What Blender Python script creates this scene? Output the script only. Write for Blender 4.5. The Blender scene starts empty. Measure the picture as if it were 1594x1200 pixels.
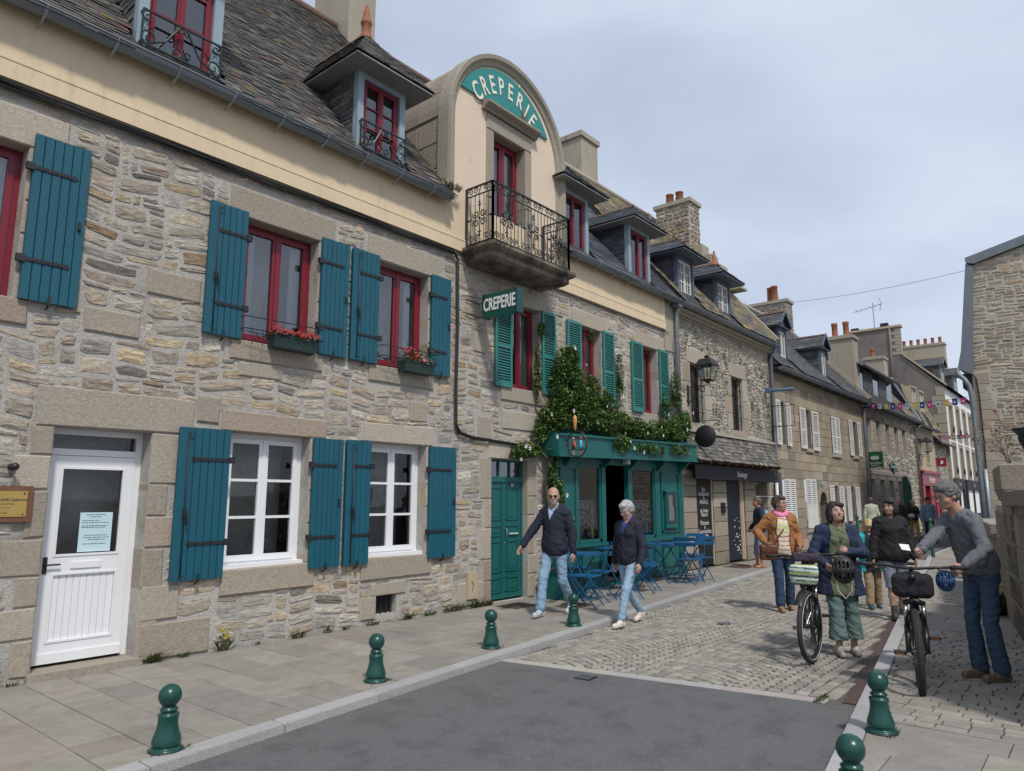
import bpy, bmesh, math, random
import numpy as np
from math import sin, cos, pi, radians, sqrt, atan2
from mathutils import Vector, Matrix

S = bpy.context.scene
COL = S.collection
random.seed(7)
RNG = np.random.RandomState(11)

# ------------------------------------------------------------------ camera
CAMH = 1.62
PITCH, YAW, FPX = radians(9.15), radians(39.8), 1105.0
cam = bpy.data.cameras.new("camera")
cam.sensor_width = 36.0
cam.lens = 36.0 * FPX / 1594.0
cam.clip_start = 0.05
cam.clip_end = 2000.0
cam_o = bpy.data.objects.new("camera", cam)
COL.objects.link(cam_o)
cam_o.location = (0, 0, CAMH)
cam_o.rotation_euler = (radians(90) + PITCH, 0, YAW - radians(90))
S.camera = cam_o

# ------------------------------------------------------------------ world
W = bpy.data.worlds.new("World")
S.world = W
W.use_nodes = True
wn, wl = W.node_tree.nodes, W.node_tree.links
wn.clear()
SUN_EL, SUN_AZ = radians(54), radians(-118)      # azimuth of the sun seen from the scene, from +X towards +Y
out = wn.new("ShaderNodeOutputWorld")
bg = wn.new("ShaderNodeBackground")
bg.inputs[1].default_value = 0.12
sky = wn.new("ShaderNodeTexSky")
sky.sky_type = 'NISHITA'
sky.sun_disc = False
sky.sun_elevation = SUN_EL
sky.sun_rotation = pi / 2 - SUN_AZ
sky.air_density = 1.0
sky.dust_density = 1.5
tc = wn.new("ShaderNodeTexCoord")
mp = wn.new("ShaderNodeMapping")
mp.inputs["Scale"].default_value = (1.0, 1.0, 2.6)
mp.inputs["Location"].default_value = (0.35, 1.3, 0.2)
nz = wn.new("ShaderNodeTexNoise")
nz.inputs["Scale"].default_value = 1.7
nz.inputs["Detail"].default_value = 6.0
nz.inputs["Roughness"].default_value = 0.47
nz.inputs["Distortion"].default_value = 0.35
rp = wn.new("ShaderNodeValToRGB")                # brightness of the cloud layer
rp.color_ramp.elements[0].position = 0.32
rp.color_ramp.elements[0].color = (3.15, 3.65, 4.65, 1)
rp.color_ramp.elements[1].position = 0.70
rp.color_ramp.elements[1].color = (4.8, 5.3, 6.2, 1)
nz2 = wn.new("ShaderNodeTexNoise")
nz2.inputs["Scale"].default_value = 0.9
nz2.inputs["Detail"].default_value = 3.0
rp2 = wn.new("ShaderNodeValToRGB")               # how much of the sky the layer covers
rp2.color_ramp.elements[0].position = 0.30
rp2.color_ramp.elements[0].color = (.80, .80, .80, 1)
rp2.color_ramp.elements[1].position = 0.62
rp2.color_ramp.elements[1].color = (.97, .97, .97, 1)
mx = wn.new("ShaderNodeMixRGB")
wl.new(tc.outputs["Generated"], mp.inputs["Vector"])
wl.new(mp.outputs[0], nz.inputs["Vector"])
wl.new(mp.outputs[0], nz2.inputs["Vector"])
wl.new(nz.outputs["Fac"], rp.inputs[0])
wl.new(nz2.outputs["Fac"], rp2.inputs[0])
wl.new(rp2.outputs[0], mx.inputs[0])
wl.new(sky.outputs[0], mx.inputs[1])
wl.new(rp.outputs[0], mx.inputs[2])
wl.new(mx.outputs[0], bg.inputs[0])
wl.new(bg.outputs[0], out.inputs[0])

sun = bpy.data.lights.new("sun", 'SUN')
sun.energy = 2.2
sun.angle = radians(5)
sun.color = (1.0, 0.95, 0.88)
sun_o = bpy.data.objects.new("sun", sun)
COL.objects.link(sun_o)
sd = Vector((cos(SUN_EL) * cos(SUN_AZ), cos(SUN_EL) * sin(SUN_AZ), sin(SUN_EL)))
sun_o.rotation_euler = sd.to_track_quat('Z', 'Y').to_euler()
sun_o.location = (0, 0, 30)

S.view_settings.view_transform = 'Standard'
S.view_settings.look = 'None'
S.view_settings.gamma = 1
S.view_settings.exposure = 0.35
S.view_settings.use_curve_mapping = False

# ------------------------------------------------------------------ helpers
def tag(o, label=None, cat=None, group=None, kind=None):
    if label: o['label'] = label
    if cat: o['category'] = cat
    if group: o['group'] = group
    if kind: o['kind'] = kind
    return o

def empty(name, loc=(0, 0, 0), rz=0.0, label=None, cat=None, group=None, parent=None, kind=None):
    o = bpy.data.objects.new(name, None)
    o.empty_display_size = 0.2
    COL.objects.link(o)
    o.location = loc
    o.rotation_euler = (0, 0, rz)
    if parent: o.parent = parent
    return tag(o, label, cat, group, kind)

def copy_tree(o, parent=None):
    c = o.copy()
    COL.objects.link(c)
    if parent: c.parent = parent
    for ch in list(o.children):
        copy_tree(ch, c)
    return c

def link(name, mesh, parent=None, mats=None):
    if mats:
        for m in (mats if isinstance(mats, (list, tuple)) else [mats]):
            mesh.materials.append(m)
    o = bpy.data.objects.new(name, mesh)
    COL.objects.link(o)
    if parent: o.parent = parent
    return o

def lin(c):
    """sRGB 0-255 triple to linear rgba"""
    return tuple(((v / 255) / 12.92 if v / 255 <= .04045 else ((v / 255 + .055) / 1.055) ** 2.4) for v in c) + (1.0,)

class MB:
    def __init__(s):
        s.v, s.f, s.m, s.c, s.sm = [], [], [], [], []
        s.mi, s.col, s.smooth = 0, (1, 1, 1), False
    def add(s, vs, fs, smooth=None):
        b = len(s.v)
        s.v += [tuple(p) for p in vs]
        s.c += [s.col] * len(vs)
        for f in fs:
            s.f.append([b + i for i in f])
            s.m.append(s.mi)
            s.sm.append(s.smooth if smooth is None else smooth)
    def box(s, x0, x1, y0, y1, z0, z1):
        if x0 > x1: x0, x1 = x1, x0
        if y0 > y1: y0, y1 = y1, y0
        if z0 > z1: z0, z1 = z1, z0
        s.add([(x0, y0, z0), (x1, y0, z0), (x1, y1, z0), (x0, y1, z0), (x0, y0, z1), (x1, y0, z1), (x1, y1, z1), (x0, y1, z1)],
              [(0, 3, 2, 1), (4, 5, 6, 7), (0, 1, 5, 4), (1, 2, 6, 5), (2, 3, 7, 6), (3, 0, 4, 7)])
    def obox(s, c, ax, ay, az, hx, hy, hz):
        c = Vector(c); ax = Vector(ax).normalized() * hx; ay = Vector(ay).normalized() * hy; az = Vector(az).normalized() * hz
        P = [c + ax * a + ay * b + az * d for d in (-1, 1) for b in (-1, 1) for a in (-1, 1)]
        s.add(P, [(0, 2, 3, 1), (4, 5, 7, 6), (0, 1, 5, 4), (1, 3, 7, 5), (3, 2, 6, 7), (2, 0, 4, 6)])
    def bar(s, a, b, w, t=None, up=(0, 0, 1)):
        a, b = Vector(a), Vector(b)
        d = b - a
        L = d.length
        if L < 1e-6: return
        d.normalize()
        upv = Vector(up)
        if abs(d.dot(upv)) > .98: upv = Vector((1, 0, 0))
        sd_ = d.cross(upv).normalized(); u2 = sd_.cross(d).normalized()
        s.obox((a + b) / 2, d, sd_, u2, L / 2, w / 2, (t or w) / 2)
    def quad(s, *p): s.add(p, [tuple(range(len(p)))])
    def tube(s, pts, r, n=6, closed=False, caps=True):
        pts = [Vector(p) for p in pts]
        rs = r if isinstance(r, (list, tuple)) else [r] * len(pts)
        N = len(pts)
        if N < 2: return
        vs = []
        pu = None
        for i, p in enumerate(pts):
            if closed: t = pts[(i + 1) % N] - pts[i - 1]
            else: t = pts[min(i + 1, N - 1)] - pts[max(i - 1, 0)]
            if t.length < 1e-9: t = Vector((0, 0, 1))
            t.normalize()
            if pu is None:
                ref = Vector((0, 0, 1)) if abs(t.z) < .9 else Vector((1, 0, 0))
                u = t.cross(ref).normalized()
            else:
                u = (pu - t * pu.dot(t))
                u = u.normalized() if u.length > 1e-6 else t.cross(Vector((.3, .5, .8))).normalized()
            pu = u
            w = t.cross(u)
            for k in range(n):
                a = 2 * pi * k / n
                vs.append(p + (u * cos(a) + w * sin(a)) * rs[i])
        fs = []
        for i in range(N if closed else N - 1):
            j = (i + 1) % N
            for k in range(n):
                fs.append((i * n + k, j * n + k, j * n + (k + 1) % n, i * n + (k + 1) % n))
        if caps and not closed:
            fs.append(tuple(range(n))); fs.append(tuple((N - 1) * n + k for k in reversed(range(n))))
        s.add(vs, fs, smooth=(n > 5))
    def lathe(s, prof, n=20, c=(0, 0, 0), a0=0, a1=2 * pi, axis='z'):
        vs, fs = [], []
        full = abs(a1 - a0 - 2 * pi) < 1e-6
        M = n if full else n + 1
        for (r, z) in prof:
            for k in range(M):
                a = a0 + (a1 - a0) * k / n
                if axis == 'z': vs.append((c[0] + r * cos(a), c[1] + r * sin(a), c[2] + z))
                elif axis == 'y': vs.append((c[0] + r * cos(a), c[1] + z, c[2] + r * sin(a)))
                else: vs.append((c[0] + z, c[1] + r * cos(a), c[2] + r * sin(a)))
        for i in range(len(prof) - 1):
            for k in range(n):
                k2 = (k + 1) % M
                fs.append((i * M + k, i * M + k2, (i + 1) * M + k2, (i + 1) * M + k))
        s.add(vs, fs, smooth=True)
    def prism(s, poly, y0, y1, plane='xz'):
        """poly in the given plane, extruded along the third axis"""
        n = len(poly)
        def P(a, b, t):
            return (a, t, b) if plane == 'xz' else ((t, a, b) if plane == 'yz' else (a, b, t))
        vs = [P(a, b, y0) for a, b in poly] + [P(a, b, y1) for a, b in poly]
        fs = [tuple(range(n)), tuple(reversed(range(n, 2 * n)))] + [(i, n + i, n + (i + 1) % n, (i + 1) % n) for i in range(n)]
        s.add(vs, fs)
    def ball(s, c, r, n=10, sc=(1, 1, 1)):
        prof = [(max(1e-4, r * sin(pi * i / n)), -r * cos(pi * i / n)) for i in range(n + 1)]
        b = len(s.v)
        s.lathe(prof, n + 2)
        for i in range(b, len(s.v)):
            x, y, z = s.v[i]
            s.v[i] = (c[0] + x * sc[0], c[1] + y * sc[1], c[2] + z * sc[2])
    def xf(s, M, start=0):
        for i in range(start, len(s.v)):
            s.v[i] = tuple(M @ Vector(s.v[i]))
    def build(s, name, mats, parent=None, recalc=True, auto=False):
        me = bpy.data.meshes.new(name)
        me.from_pydata(s.v, [], s.f)
        mats = mats if isinstance(mats, (list, tuple)) else [mats]
        for m in mats: me.materials.append(m)
        if len(mats) > 1: me.polygons.foreach_set('material_index', s.m)
        me.polygons.foreach_set('use_smooth', s.sm)
        ca = me.color_attributes.new('tint', 'FLOAT_COLOR', 'POINT')
        ca.data.foreach_set('color', [x for c in s.c for x in (c[0], c[1], c[2], 1.0)])
        if recalc and len(s.f) < 60000:
            bm = bmesh.new(); bm.from_mesh(me)
            bmesh.ops.recalc_face_normals(bm, faces=bm.faces[:])
            bm.to_mesh(me); bm.free()
        me.update()
        o = bpy.data.objects.new(name, me)
        COL.objects.link(o)
        if parent: o.parent = parent
        return o

def mesh_box(name, mat, parent, *a):
    m = MB(); m.box(*a); return m.build(name, mat, parent, recalc=False)

# ------------------------------------------------------------------ materials
def mk(name, col, rough=.65, var=.12, vs=6.0, fine=.06, fs=60.0, bump=0.0, bs=40.0, metal=0.0, tint=False,
       spec=.5, col2=None, c2s=2.0, c2pos=(.5, .65), stretch=None, orand=0.0, bdist=.01, coat=0.0, wear=None, wscale=3, wpos=(.6, .7)):
    """procedural: base colour x broad variation x fine grain, optional second colour in patches, bump"""
    m = bpy.data.materials.new(name)
    m.use_nodes = True
    n, l = m.node_tree.nodes, m.node_tree.links
    b = n["Principled BSDF"]
    b.inputs["Roughness"].default_value = rough
    b.inputs["Metallic"].default_value = metal
    b.inputs["Specular IOR Level"].default_value = spec
    if coat: b.inputs["Coat Weight"].default_value = coat
    if len(col) == 3: col = tuple(col) + (1.0,)
    tcn = n.new("ShaderNodeTexCoord")
    mpn = n.new("ShaderNodeMapping")
    if stretch: mpn.inputs["Scale"].default_value = stretch
    l.new(tcn.outputs["Object"], mpn.inputs["Vector"])
    vec = mpn.outputs[0]
    def noise(scale, detail=5, rough_=.6):
        q = n.new("ShaderNodeTexNoise")
        q.inputs["Scale"].default_value = scale; q.inputs["Detail"].default_value = detail; q.inputs["Roughness"].default_value = rough_
        l.new(vec, q.inputs["Vector"]); return q
    def mathn(op, a, bb):
        q = n.new("ShaderNodeMath"); q.operation = op
        for i, x in enumerate((a, bb)):
            if isinstance(x, (int, float)): q.inputs[i].default_value = x
            else: l.new(x, q.inputs[i])
        return q.outputs[0]
    cur = n.new("ShaderNodeRGB"); cur.outputs[0].default_value = col; cur = cur.outputs[0]
    def mix(fac, a, bb, mode='MIX'):
        q = n.new("ShaderNodeMixRGB"); q.blend_type = mode
        for i, x in enumerate((fac, a, bb)):
            if isinstance(x, (int, float)): q.inputs[i].default_value = x
            elif isinstance(x, tuple): q.inputs[i].default_value = x
            else: l.new(x, q.inputs[i])
        return q.outputs[0]
    if tint:
        at = n.new("ShaderNodeAttribute"); at.attribute_name = 'tint'
        cur = mix(1.0, cur, at.outputs["Color"], 'MULTIPLY')
    if col2:
        q = noise(c2s, 6, .65)
        mr = n.new("ShaderNodeMapRange"); mr.inputs[1].default_value, mr.inputs[2].default_value = c2pos
        l.new(q.outputs["Fac"], mr.inputs[0])
        cur = mix(mr.outputs[0], cur, tuple(col2)[:3] + (1.0,))
    if wear:
        q = noise(wscale, 9, .75)
        mr = n.new("ShaderNodeMapRange"); mr.inputs[1].default_value, mr.inputs[2].default_value = wpos
        l.new(q.outputs["Fac"], mr.inputs[0])
        cur = mix(mr.outputs[0], cur, tuple(wear)[:3] + (1.0,))
    fac = None
    if var:
        q = noise(vs, 4)
        fac = mathn('ADD', mathn('MULTIPLY', q.outputs["Fac"], 2 * var * 1.6), 1 - var * 1.6)
    if fine:
        q = noise(fs, 3, .7)
        f2 = mathn('ADD', mathn('MULTIPLY', q.outputs["Fac"], 2 * fine * 2), 1 - fine * 2)
        fac = mathn('MULTIPLY', fac, f2) if fac else f2
    if orand:
        oi = n.new("ShaderNodeObjectInfo")
        f3 = mathn('ADD', mathn('MULTIPLY', oi.outputs["Random"], 2 * orand), 1 - orand)
        fac = mathn('MULTIPLY', fac, f3) if fac else f3
    if fac is not None:
        hs = n.new("ShaderNodeHueSaturation")
        l.new(fac, hs.inputs["Value"]); l.new(cur, hs.inputs["Color"]); cur = hs.outputs[0]
    l.new(cur, b.inputs["Base Color"])
    if bump:
        q = noise(bs, 6, .65)
        bn = n.new("ShaderNodeBump"); bn.inputs["Strength"].default_value = bump; bn.inputs["Distance"].default_value = bdist
        l.new(q.outputs["Fac"], bn.inputs["Height"]); l.new(bn.outputs[0], b.inputs["Normal"])
    return m

def glassmat(name, refl=.16, tintc=(.9, .95, .95), rough=.02):
    m = bpy.data.materials.new(name); m.use_nodes = True
    n, l = m.node_tree.nodes, m.node_tree.links
    n.clear()
    o = n.new("ShaderNodeOutputMaterial")
    g = n.new("ShaderNodeBsdfGlossy"); g.inputs["Roughness"].default_value = rough
    t = n.new("ShaderNodeBsdfTransparent"); t.inputs[0].default_value = tuple(tintc) + (1,)
    fr = n.new("ShaderNodeFresnel"); fr.inputs[0].default_value = 1.5
    ad = n.new("ShaderNodeMath"); ad.operation = 'MULTIPLY_ADD'; ad.inputs[1].default_value = 1.0; ad.inputs[2].default_value = refl; ad.use_clamp = True
    tcn = n.new("ShaderNodeTexCoord"); q = n.new("ShaderNodeTexNoise"); q.inputs["Scale"].default_value = 1.3
    bn = n.new("ShaderNodeBump"); bn.inputs["Strength"].default_value = .06; bn.inputs["Distance"].default_value = .05
    l.new(tcn.outputs["Object"], q.inputs["Vector"]); l.new(q.outputs["Fac"], bn.inputs["Height"]); l.new(bn.outputs[0], g.inputs["Normal"])
    mxs = n.new("ShaderNodeMixShader")
    l.new(fr.outputs[0], ad.inputs[0]); l.new(ad.outputs[0], mxs.inputs[0]); l.new(t.outputs[0], mxs.inputs[1]); l.new(g.outputs[0], mxs.inputs[2])
    l.new(mxs.outputs[0], o.inputs[0])
    return m

def masonry(name, lo=.50, hi=1.45, scale=9, stretch=(.55, 1, 1.7), bump=1.0, bdist=.03, fleck=.5, dark=(.06, .055, .05), darkpos=(.62, .72), warm=(.33, .19, .09), warmpos=(.60, .74), rough=.9, grain=60, dw=.8):
    m = bpy.data.materials.new(name); m.use_nodes = True
    n, l = m.node_tree.nodes, m.node_tree.links; b = n["Principled BSDF"]; b.inputs["Roughness"].default_value = rough; b.inputs["Specular IOR Level"].default_value = .3
    t = n.new("ShaderNodeTexCoord"); mp_ = n.new("ShaderNodeMapping"); mp_.inputs["Scale"].default_value = stretch; l.new(t.outputs["Object"], mp_.inputs["Vector"])
    def ns(sc, det, r, st=True, dist=0.0):
        q = n.new("ShaderNodeTexNoise"); q.inputs["Scale"].default_value = sc; q.inputs["Detail"].default_value = det; q.inputs["Roughness"].default_value = r; q.inputs["Distortion"].default_value = dist
        l.new(mp_.outputs[0] if st else t.outputs["Object"], q.inputs["Vector"]); return q.outputs["Fac"]
    def rng_(x, a, c, d, e):
        q = n.new("ShaderNodeMapRange"); q.inputs[1].default_value, q.inputs[2].default_value, q.inputs[3].default_value, q.inputs[4].default_value = a, c, d, e; l.new(x, q.inputs[0]); return q.outputs[0]
    def mix(f, a, c, mode='MIX'):
        q = n.new("ShaderNodeMixRGB"); q.blend_type = mode
        for i, x in enumerate((f, a, c)):
            if isinstance(x, (int, float)): q.inputs[i].default_value = x
            elif isinstance(x, tuple): q.inputs[i].default_value = x + (1,) if len(x) == 3 else x
            else: l.new(x, q.inputs[i])
        return q.outputs[0]
    at = n.new("ShaderNodeAttribute"); at.attribute_name = 'tint'; c = at.outputs["Color"]
    a = ns(scale, 12, .74, dist=.6)
    c = mix(rng_(ns(3.1, 8, .7), warmpos[0], warmpos[1], 0, .75), c, warm)
    c = mix(1.0, c, mix(rng_(a, .30, .72, 0, 1), (lo, lo, lo), (hi, hi * .985, hi * .95)), 'MULTIPLY')
    c = mix(rng_(ns(grain, 4, .8, False), .56, .70, 0, fleck), c, (.55, .52, .46))
    c = mix(rng_(ns(scale * 1.7, 10, .8, dist=.8), darkpos[0], darkpos[1], 0, dw), c, dark)
    l.new(c, b.inputs["Base Color"])
    ad = n.new("ShaderNodeMath"); ad.operation = 'MULTIPLY_ADD'; ad.inputs[1].default_value = .45; l.new(ns(grain, 5, .7, False), ad.inputs[0]); l.new(a, ad.inputs[2])
    bn = n.new("ShaderNodeBump"); bn.inputs["Strength"].default_value = bump; bn.inputs["Distance"].default_value = bdist; l.new(ad.outputs[0], bn.inputs["Height"]); l.new(bn.outputs[0], b.inputs["Normal"])
    return m

M = {}
M['mortar'] = mk('lime_mortar', (.43, .405, .37), .92, .16, 1.6, .26, 48, .9, 45, bdist=.015, col2=(.26, .235, .20), c2s=2.2, c2pos=(.5, .72))
M['mortar_pale'] = mk('pale_pointing', (.47, .435, .37), .9, .10, 1.5, .10, 50, .5, 60)
M['stone'] = masonry('rubble_stone', .42, 1.55, 17, (.6, 1, 1.6), .85, .024, .75, (.09, .08, .07), (.60, .70), (.34, .22, .12), (.58, .72), grain=48, dw=.85)
M['granite'] = masonry('dressed_granite', .72, 1.24, 26, (1, 1, 1), .8, .018, .55, (.13, .115, .095), (.60, .74), (.36, .28, .21), (.58, .78), grain=70, dw=.7)
M['concrete'] = mk('weathered_render', (.36, .32, .25), .9, .14, 1.2, .1, 30, .4, 40, stretch=(1.5, 1.5, .35), wear=(.13, .12, .10), wscale=2.4, wpos=(.55, .75))
M['taupe'] = mk('taupe_render', (.20, .18, .16), .9, .12, .8, .06, 30, .3, 40, wear=(.10, .09, .08), wscale=1, wpos=(.5, .8))
M['cream'] = mk('cream_render', (.70, .565, .385), .88, .06, .8, .04, 40, .3, 90, wear=(.50, .40, .28), wscale=2.2, wpos=(.54, .80), stretch=(2.2, 1, .45))
M['pinkcream'] = mk('pink_cream_render', (.70, .57, .44), .88, .05, 1.5, .03, 40, .3, 60, wear=(.42, .32, .22), wscale=3.2, wpos=(.60, .80), stretch=(1.3, 1, .6))
M['teal'] = mk('petrol_blue_paint', (.006, .088, .130), .48, .10, 2, .05, 40, .15, 30, stretch=(6, 1, .5), wear=(.04, .16, .19), wscale=6, wpos=(.60, .80))
M['teal_light'] = mk('sea_green_shutter_paint', (.035, .200, .185), .5, .08, 3, .04, 40, .1, 30)
M['green_paint'] = mk('shopfront_green_paint', (.010, .115, .108), .42, .08, 2, .03, 40, .12, 30, stretch=(3, 1, .6))
M['iron'] = mk('black_iron', (.018, .019, .022), .5, .1, 6, .05, 40)
M['rust_iron'] = mk('rusty_black_iron', (.022, .024, .026), .55, .1, 6, .05, 40, col2=(.12, .05, .025), c2s=14, c2pos=(.62, .72))
M['greeniron'] = mk('dark_green_iron', (.010, .028, .025), .45, .1, 6, .05, 40)
M['red'] = mk('burgundy_paint', (.19, .013, .027), .38, .07, 3, .03, 30)
M['whitep'] = mk('white_pvc', (.78, .79, .80), .35, .03, 2, .01, 30)
M['white_old'] = mk('old_white_paint', (.66, .66, .63), .55, .08, 4, .04, 30)
M['bluegrey'] = mk('blue_grey_timber_paint', (.27, .35, .40), .55, .10, 4, .06, 30, wear=(.18, .20, .21), wscale=9, wpos=(.62, .74))
M['darkblue'] = mk('slate_blue_timber_paint', (.085, .115, .16), .5, .1, 4, .05, 30)
M['zinc'] = mk('zinc', (.175, .20, .225), .5, .14, 3, .06, 25, metal=.25)
M['zinc_light'] = mk('pale_zinc', (.30, .33, .36), .45, .12, 3, .05, 25, metal=.4)
M['slate'] = mk('weathered_slate', (1, 1, 1), .72, .18, 7, .16, 40, .5, 30, tint=True, wear=(.26, .22, .13), wscale=5, wpos=(.66, .74))
M['slate_new'] = mk('clean_slate', (1, 1, 1), .5, .15, 6, .08, 30, .25, 30, tint=True)
M['slatebed'] = mk('roof_underlay', (.035, .035, .036), .9)
M['soffit'] = mk('grey_board_soffit', (.22, .225, .22), .8, .1, 5)
M['terracotta'] = mk('terracotta', (.27, .10, .05), .8, .15, 10, .1, 40, .3, 30)
M['ridge'] = mk('brown_ridge_tile', (.16, .095, .07), .8, .2, 8, .1, 40, .3, 30, wear=(.3, .3, .22), wscale=6, wpos=(.58, .68))
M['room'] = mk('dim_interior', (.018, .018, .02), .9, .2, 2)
M['curtain'] = mk('net_curtain', (.55, .56, .56), .9, .1, 3)
M['glass'] = glassmat('window_glass', .20)
M['glass_up'] = glassmat('upper_window_glass', .17)
M['glass_low'] = glassmat('ground_floor_glass', .03)  # reflection cut low to stand in for dark buildings mirrored in the panes
M['glass_shop'] = glassmat('shop_glass', .07)
M['black'] = mk('matt_black', (.010, .010, .012), .6, .1, 5)
M['cable'] = mk('black_cable', (.010, .010, .011), .6, .2, 5)
M['asphalt'] = masonry('asphalt', .70, 1.30, 55, (1, 1, 1), .6, .006, .30, (.045, .045, .048), (.58, .70), (.085, .085, .09), (.48, .62), grain=85, dw=.5)
M['paving'] = masonry('grey_paving_slab', .80, 1.18, 4, (1, 1, 1), .35, .006, .25, (.10, .09, .075), (.60, .78), (.22, .185, .145), (.50, .72), grain=110, dw=.6)
M['kerb'] = mk('granite_kerb', (1, 1, 1), .8, .10, 3, .40, 110, .3, 120, tint=True, wear=(.2,.19,.16), wscale=3, wpos=(.58,.8))
M['joint'] = mk('sandy_joint', (.105, .095, .078), .95, .2, 3, .1, 60, col2=(.05, .07, .025), c2s=2.2, c2pos=(.60, .72))
M['sett'] = masonry('granite_sett', .72, 1.22, 14, (1, 1, 1), .45, .007, .4, (.10, .09, .075), (.62, .75), (.34, .27, .19), (.58, .75), grain=90, dw=.5)
M['rustmetal'] = mk('brown_steel_channel', (.075, .047, .040), .7, .15, 2, .06, 30, .2, 20, stretch=(1, 3, 1))
M['bollard'] = mk('glossy_green_bollard', (.008, .060, .047), .30, .10, 5, .04, 30, .08, 20, wear=(.03, .06, .05), wscale=7, wpos=(.66, .76))
M['leaf'] = mk('leaf', (1, 1, 1), .55, .15, 5, tint=True, spec=.35)
M['stem'] = mk('woody_stem', (.12, .085, .055), .85, .2, 8)
M['grass'] = mk('weed_leaf', (1, 1, 1), .6, .1, 5, tint=True, spec=.3)
M['petal'] = mk('petal', (1, 1, 1), .6, .1, 9, tint=True)
M['bluechair'] = mk('blue_steel_paint', (.010, .100, .235), .40, .07, 4)
M['navyboard'] = mk('navy_board', (.006, .010, .024), .5, .08, 3)
M['wood'] = mk('brown_wood', (.16, .07, .035), .5, .2, 6, .1, 30, stretch=(.3, 1, 3))
M['brass'] = mk('brass_plate', (.62, .42, .13), .3, .1, 3, metal=.7)
M['paper'] = mk('pale_blue_paper', (.52, .70, .74), .7, .03, 3)
M['white'] = mk('white_paint', (.80, .80, .80), .5, .03, 3)
M['ink'] = mk('dark_ink', (.03, .04, .05), .7)
M['signteal'] = mk('sign_teal_enamel', (.022, .23, .215), .4, .06, 3)
M['signgreen'] = mk('sign_dark_green', (.008, .085, .072), .35, .06, 3)
M['cream_letter'] = mk('cream_lettering', (.80, .76, .64), .5, .04, 3)
M['redshop'] = mk('deep_red_shopfront', (.26, .010, .020), .4, .1, 2)
M['plaster_white'] = mk('white_house_render', (.80, .80, .78), .8, .05, 1, .03, 30)
M['beige'] = mk('beige_render', (.46, .38, .26), .88, .08, .8, .05, 30, wear=(.3, .24, .16), wscale=1.5, wpos=(.55, .8))
M['planter_green'] = mk('dark_planter', (.022, .045, .042), .5, .1, 5)
M['flag'] = mk('bunting_cloth', (1, 1, 1), .8, .04, 5, tint=True)
M['streetgreen'] = mk('street_green_metal', (.01, .085, .05), .4)

LIGHT_GR = [(.43, .37, .30), (.395, .345, .28), (.45, .40, .33), (.41, .335, .27), (.415, .37, .305)]
def gran(k=1.0):
    c = random.choice(LIGHT_GR); v = random.uniform(.86, 1.08) * k
    return tuple(x * v for x in c)
# ------------------------------------------------------------------ masonry
def Tf(y0):                       # a wall facing the street: (u, z, d) -> d metres proud of y0
    return lambda u, z, d: (u, y0 - d, z)
def Tx(x0):                       # a wall facing back along the street: u is -y
    return lambda u, z, d: (x0 - d, -u, z)

STONE_COLS = [((.47, .405, .32), 7), ((.425, .375, .31), 7), ((.40, .37, .32), 5), ((.48, .39, .265), 3), ((.53, .49, .42), 4), ((.36, .34, .31), 2.5),
              ((.35, .25, .16), .9), ((.23, .21, .185), .8), ((.42, .345, .28), 3)]
def wchoice(lst):
    t = sum(w for _, w in lst) * random.random()
    for c, w in lst:
        t -= w
        if t <= 0: return c
    return lst[-1][0]

def warp(u, z):
    return (u + .030 * sin(2.1 * z + 1.3 * u) + .014 * sin(7.7 * z + .5),
            z + .030 * sin(1.7 * u + .4) + .018 * sin(4.9 * u + 2.2 * z) + .010 * sin(11.3 * u))

def stone_geo(mb, T, u0, u1, z0, z1, depth, rough=.16, n=9, wp=True):
    w, h = u1 - u0, z1 - z0
    cu, cz = (u0 + u1) / 2, (z0 + z1) / 2
    N = n if w > 1.3 * h else n - 1
    base = []
    for k in range(N):
        a = 2 * pi * (k + .5 + random.uniform(-.28, .28)) / N
        ca, sa = cos(a), sin(a)
        e = .34                                   # squarish superellipse
        x = abs(ca) ** e * (1 if ca > 0 else -1); y = abs(sa) ** e * (1 if sa > 0 else -1)
        j = 1 + random.uniform(-rough, rough * .25)
        base.append((cu + x * w / 2 * j, cz + y * h / 2 * (1 + random.uniform(-rough, rough * .25))))
    rings = []
    mn = min(w, h)
    for inset, d in ((0, -.012), (.10 * mn, depth * .72), (.30 * mn, depth)):
        sx = 1 - 2 * inset / w; sz = 1 - 2 * inset / h
        ring = []
        for (x, z) in base:
            xx, zz = cu + (x - cu) * sx, cz + (z - cz) * sz
            if wp: xx, zz = warp(xx, zz)
            dd = d + (random.uniform(-.55, .45) * depth if d > 0 else 0)
            ring.append(T(xx, zz, dd))
        rings.append(ring)
    vs = [p for r in rings for p in r]
    c = warp(cu, cz) if wp else (cu, cz)
    vs.append(T(c[0], c[1], depth * random.uniform(.8, 1.35)))
    fs = []
    for i in range(2):
        for k in range(N):
            fs.append((i * N + k, i * N + (k + 1) % N, (i + 1) * N + (k + 1) % N, (i + 1) * N + k))
    for k in range(N): fs.append((2 * N + k, 2 * N + (k + 1) % N, 3 * N))
    b = len(mb.v)
    mb.add(vs, fs, smooth=False)
    for i in range(len(mb.f) - len(fs), len(mb.f) - N): mb.sm[i] = False

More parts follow.
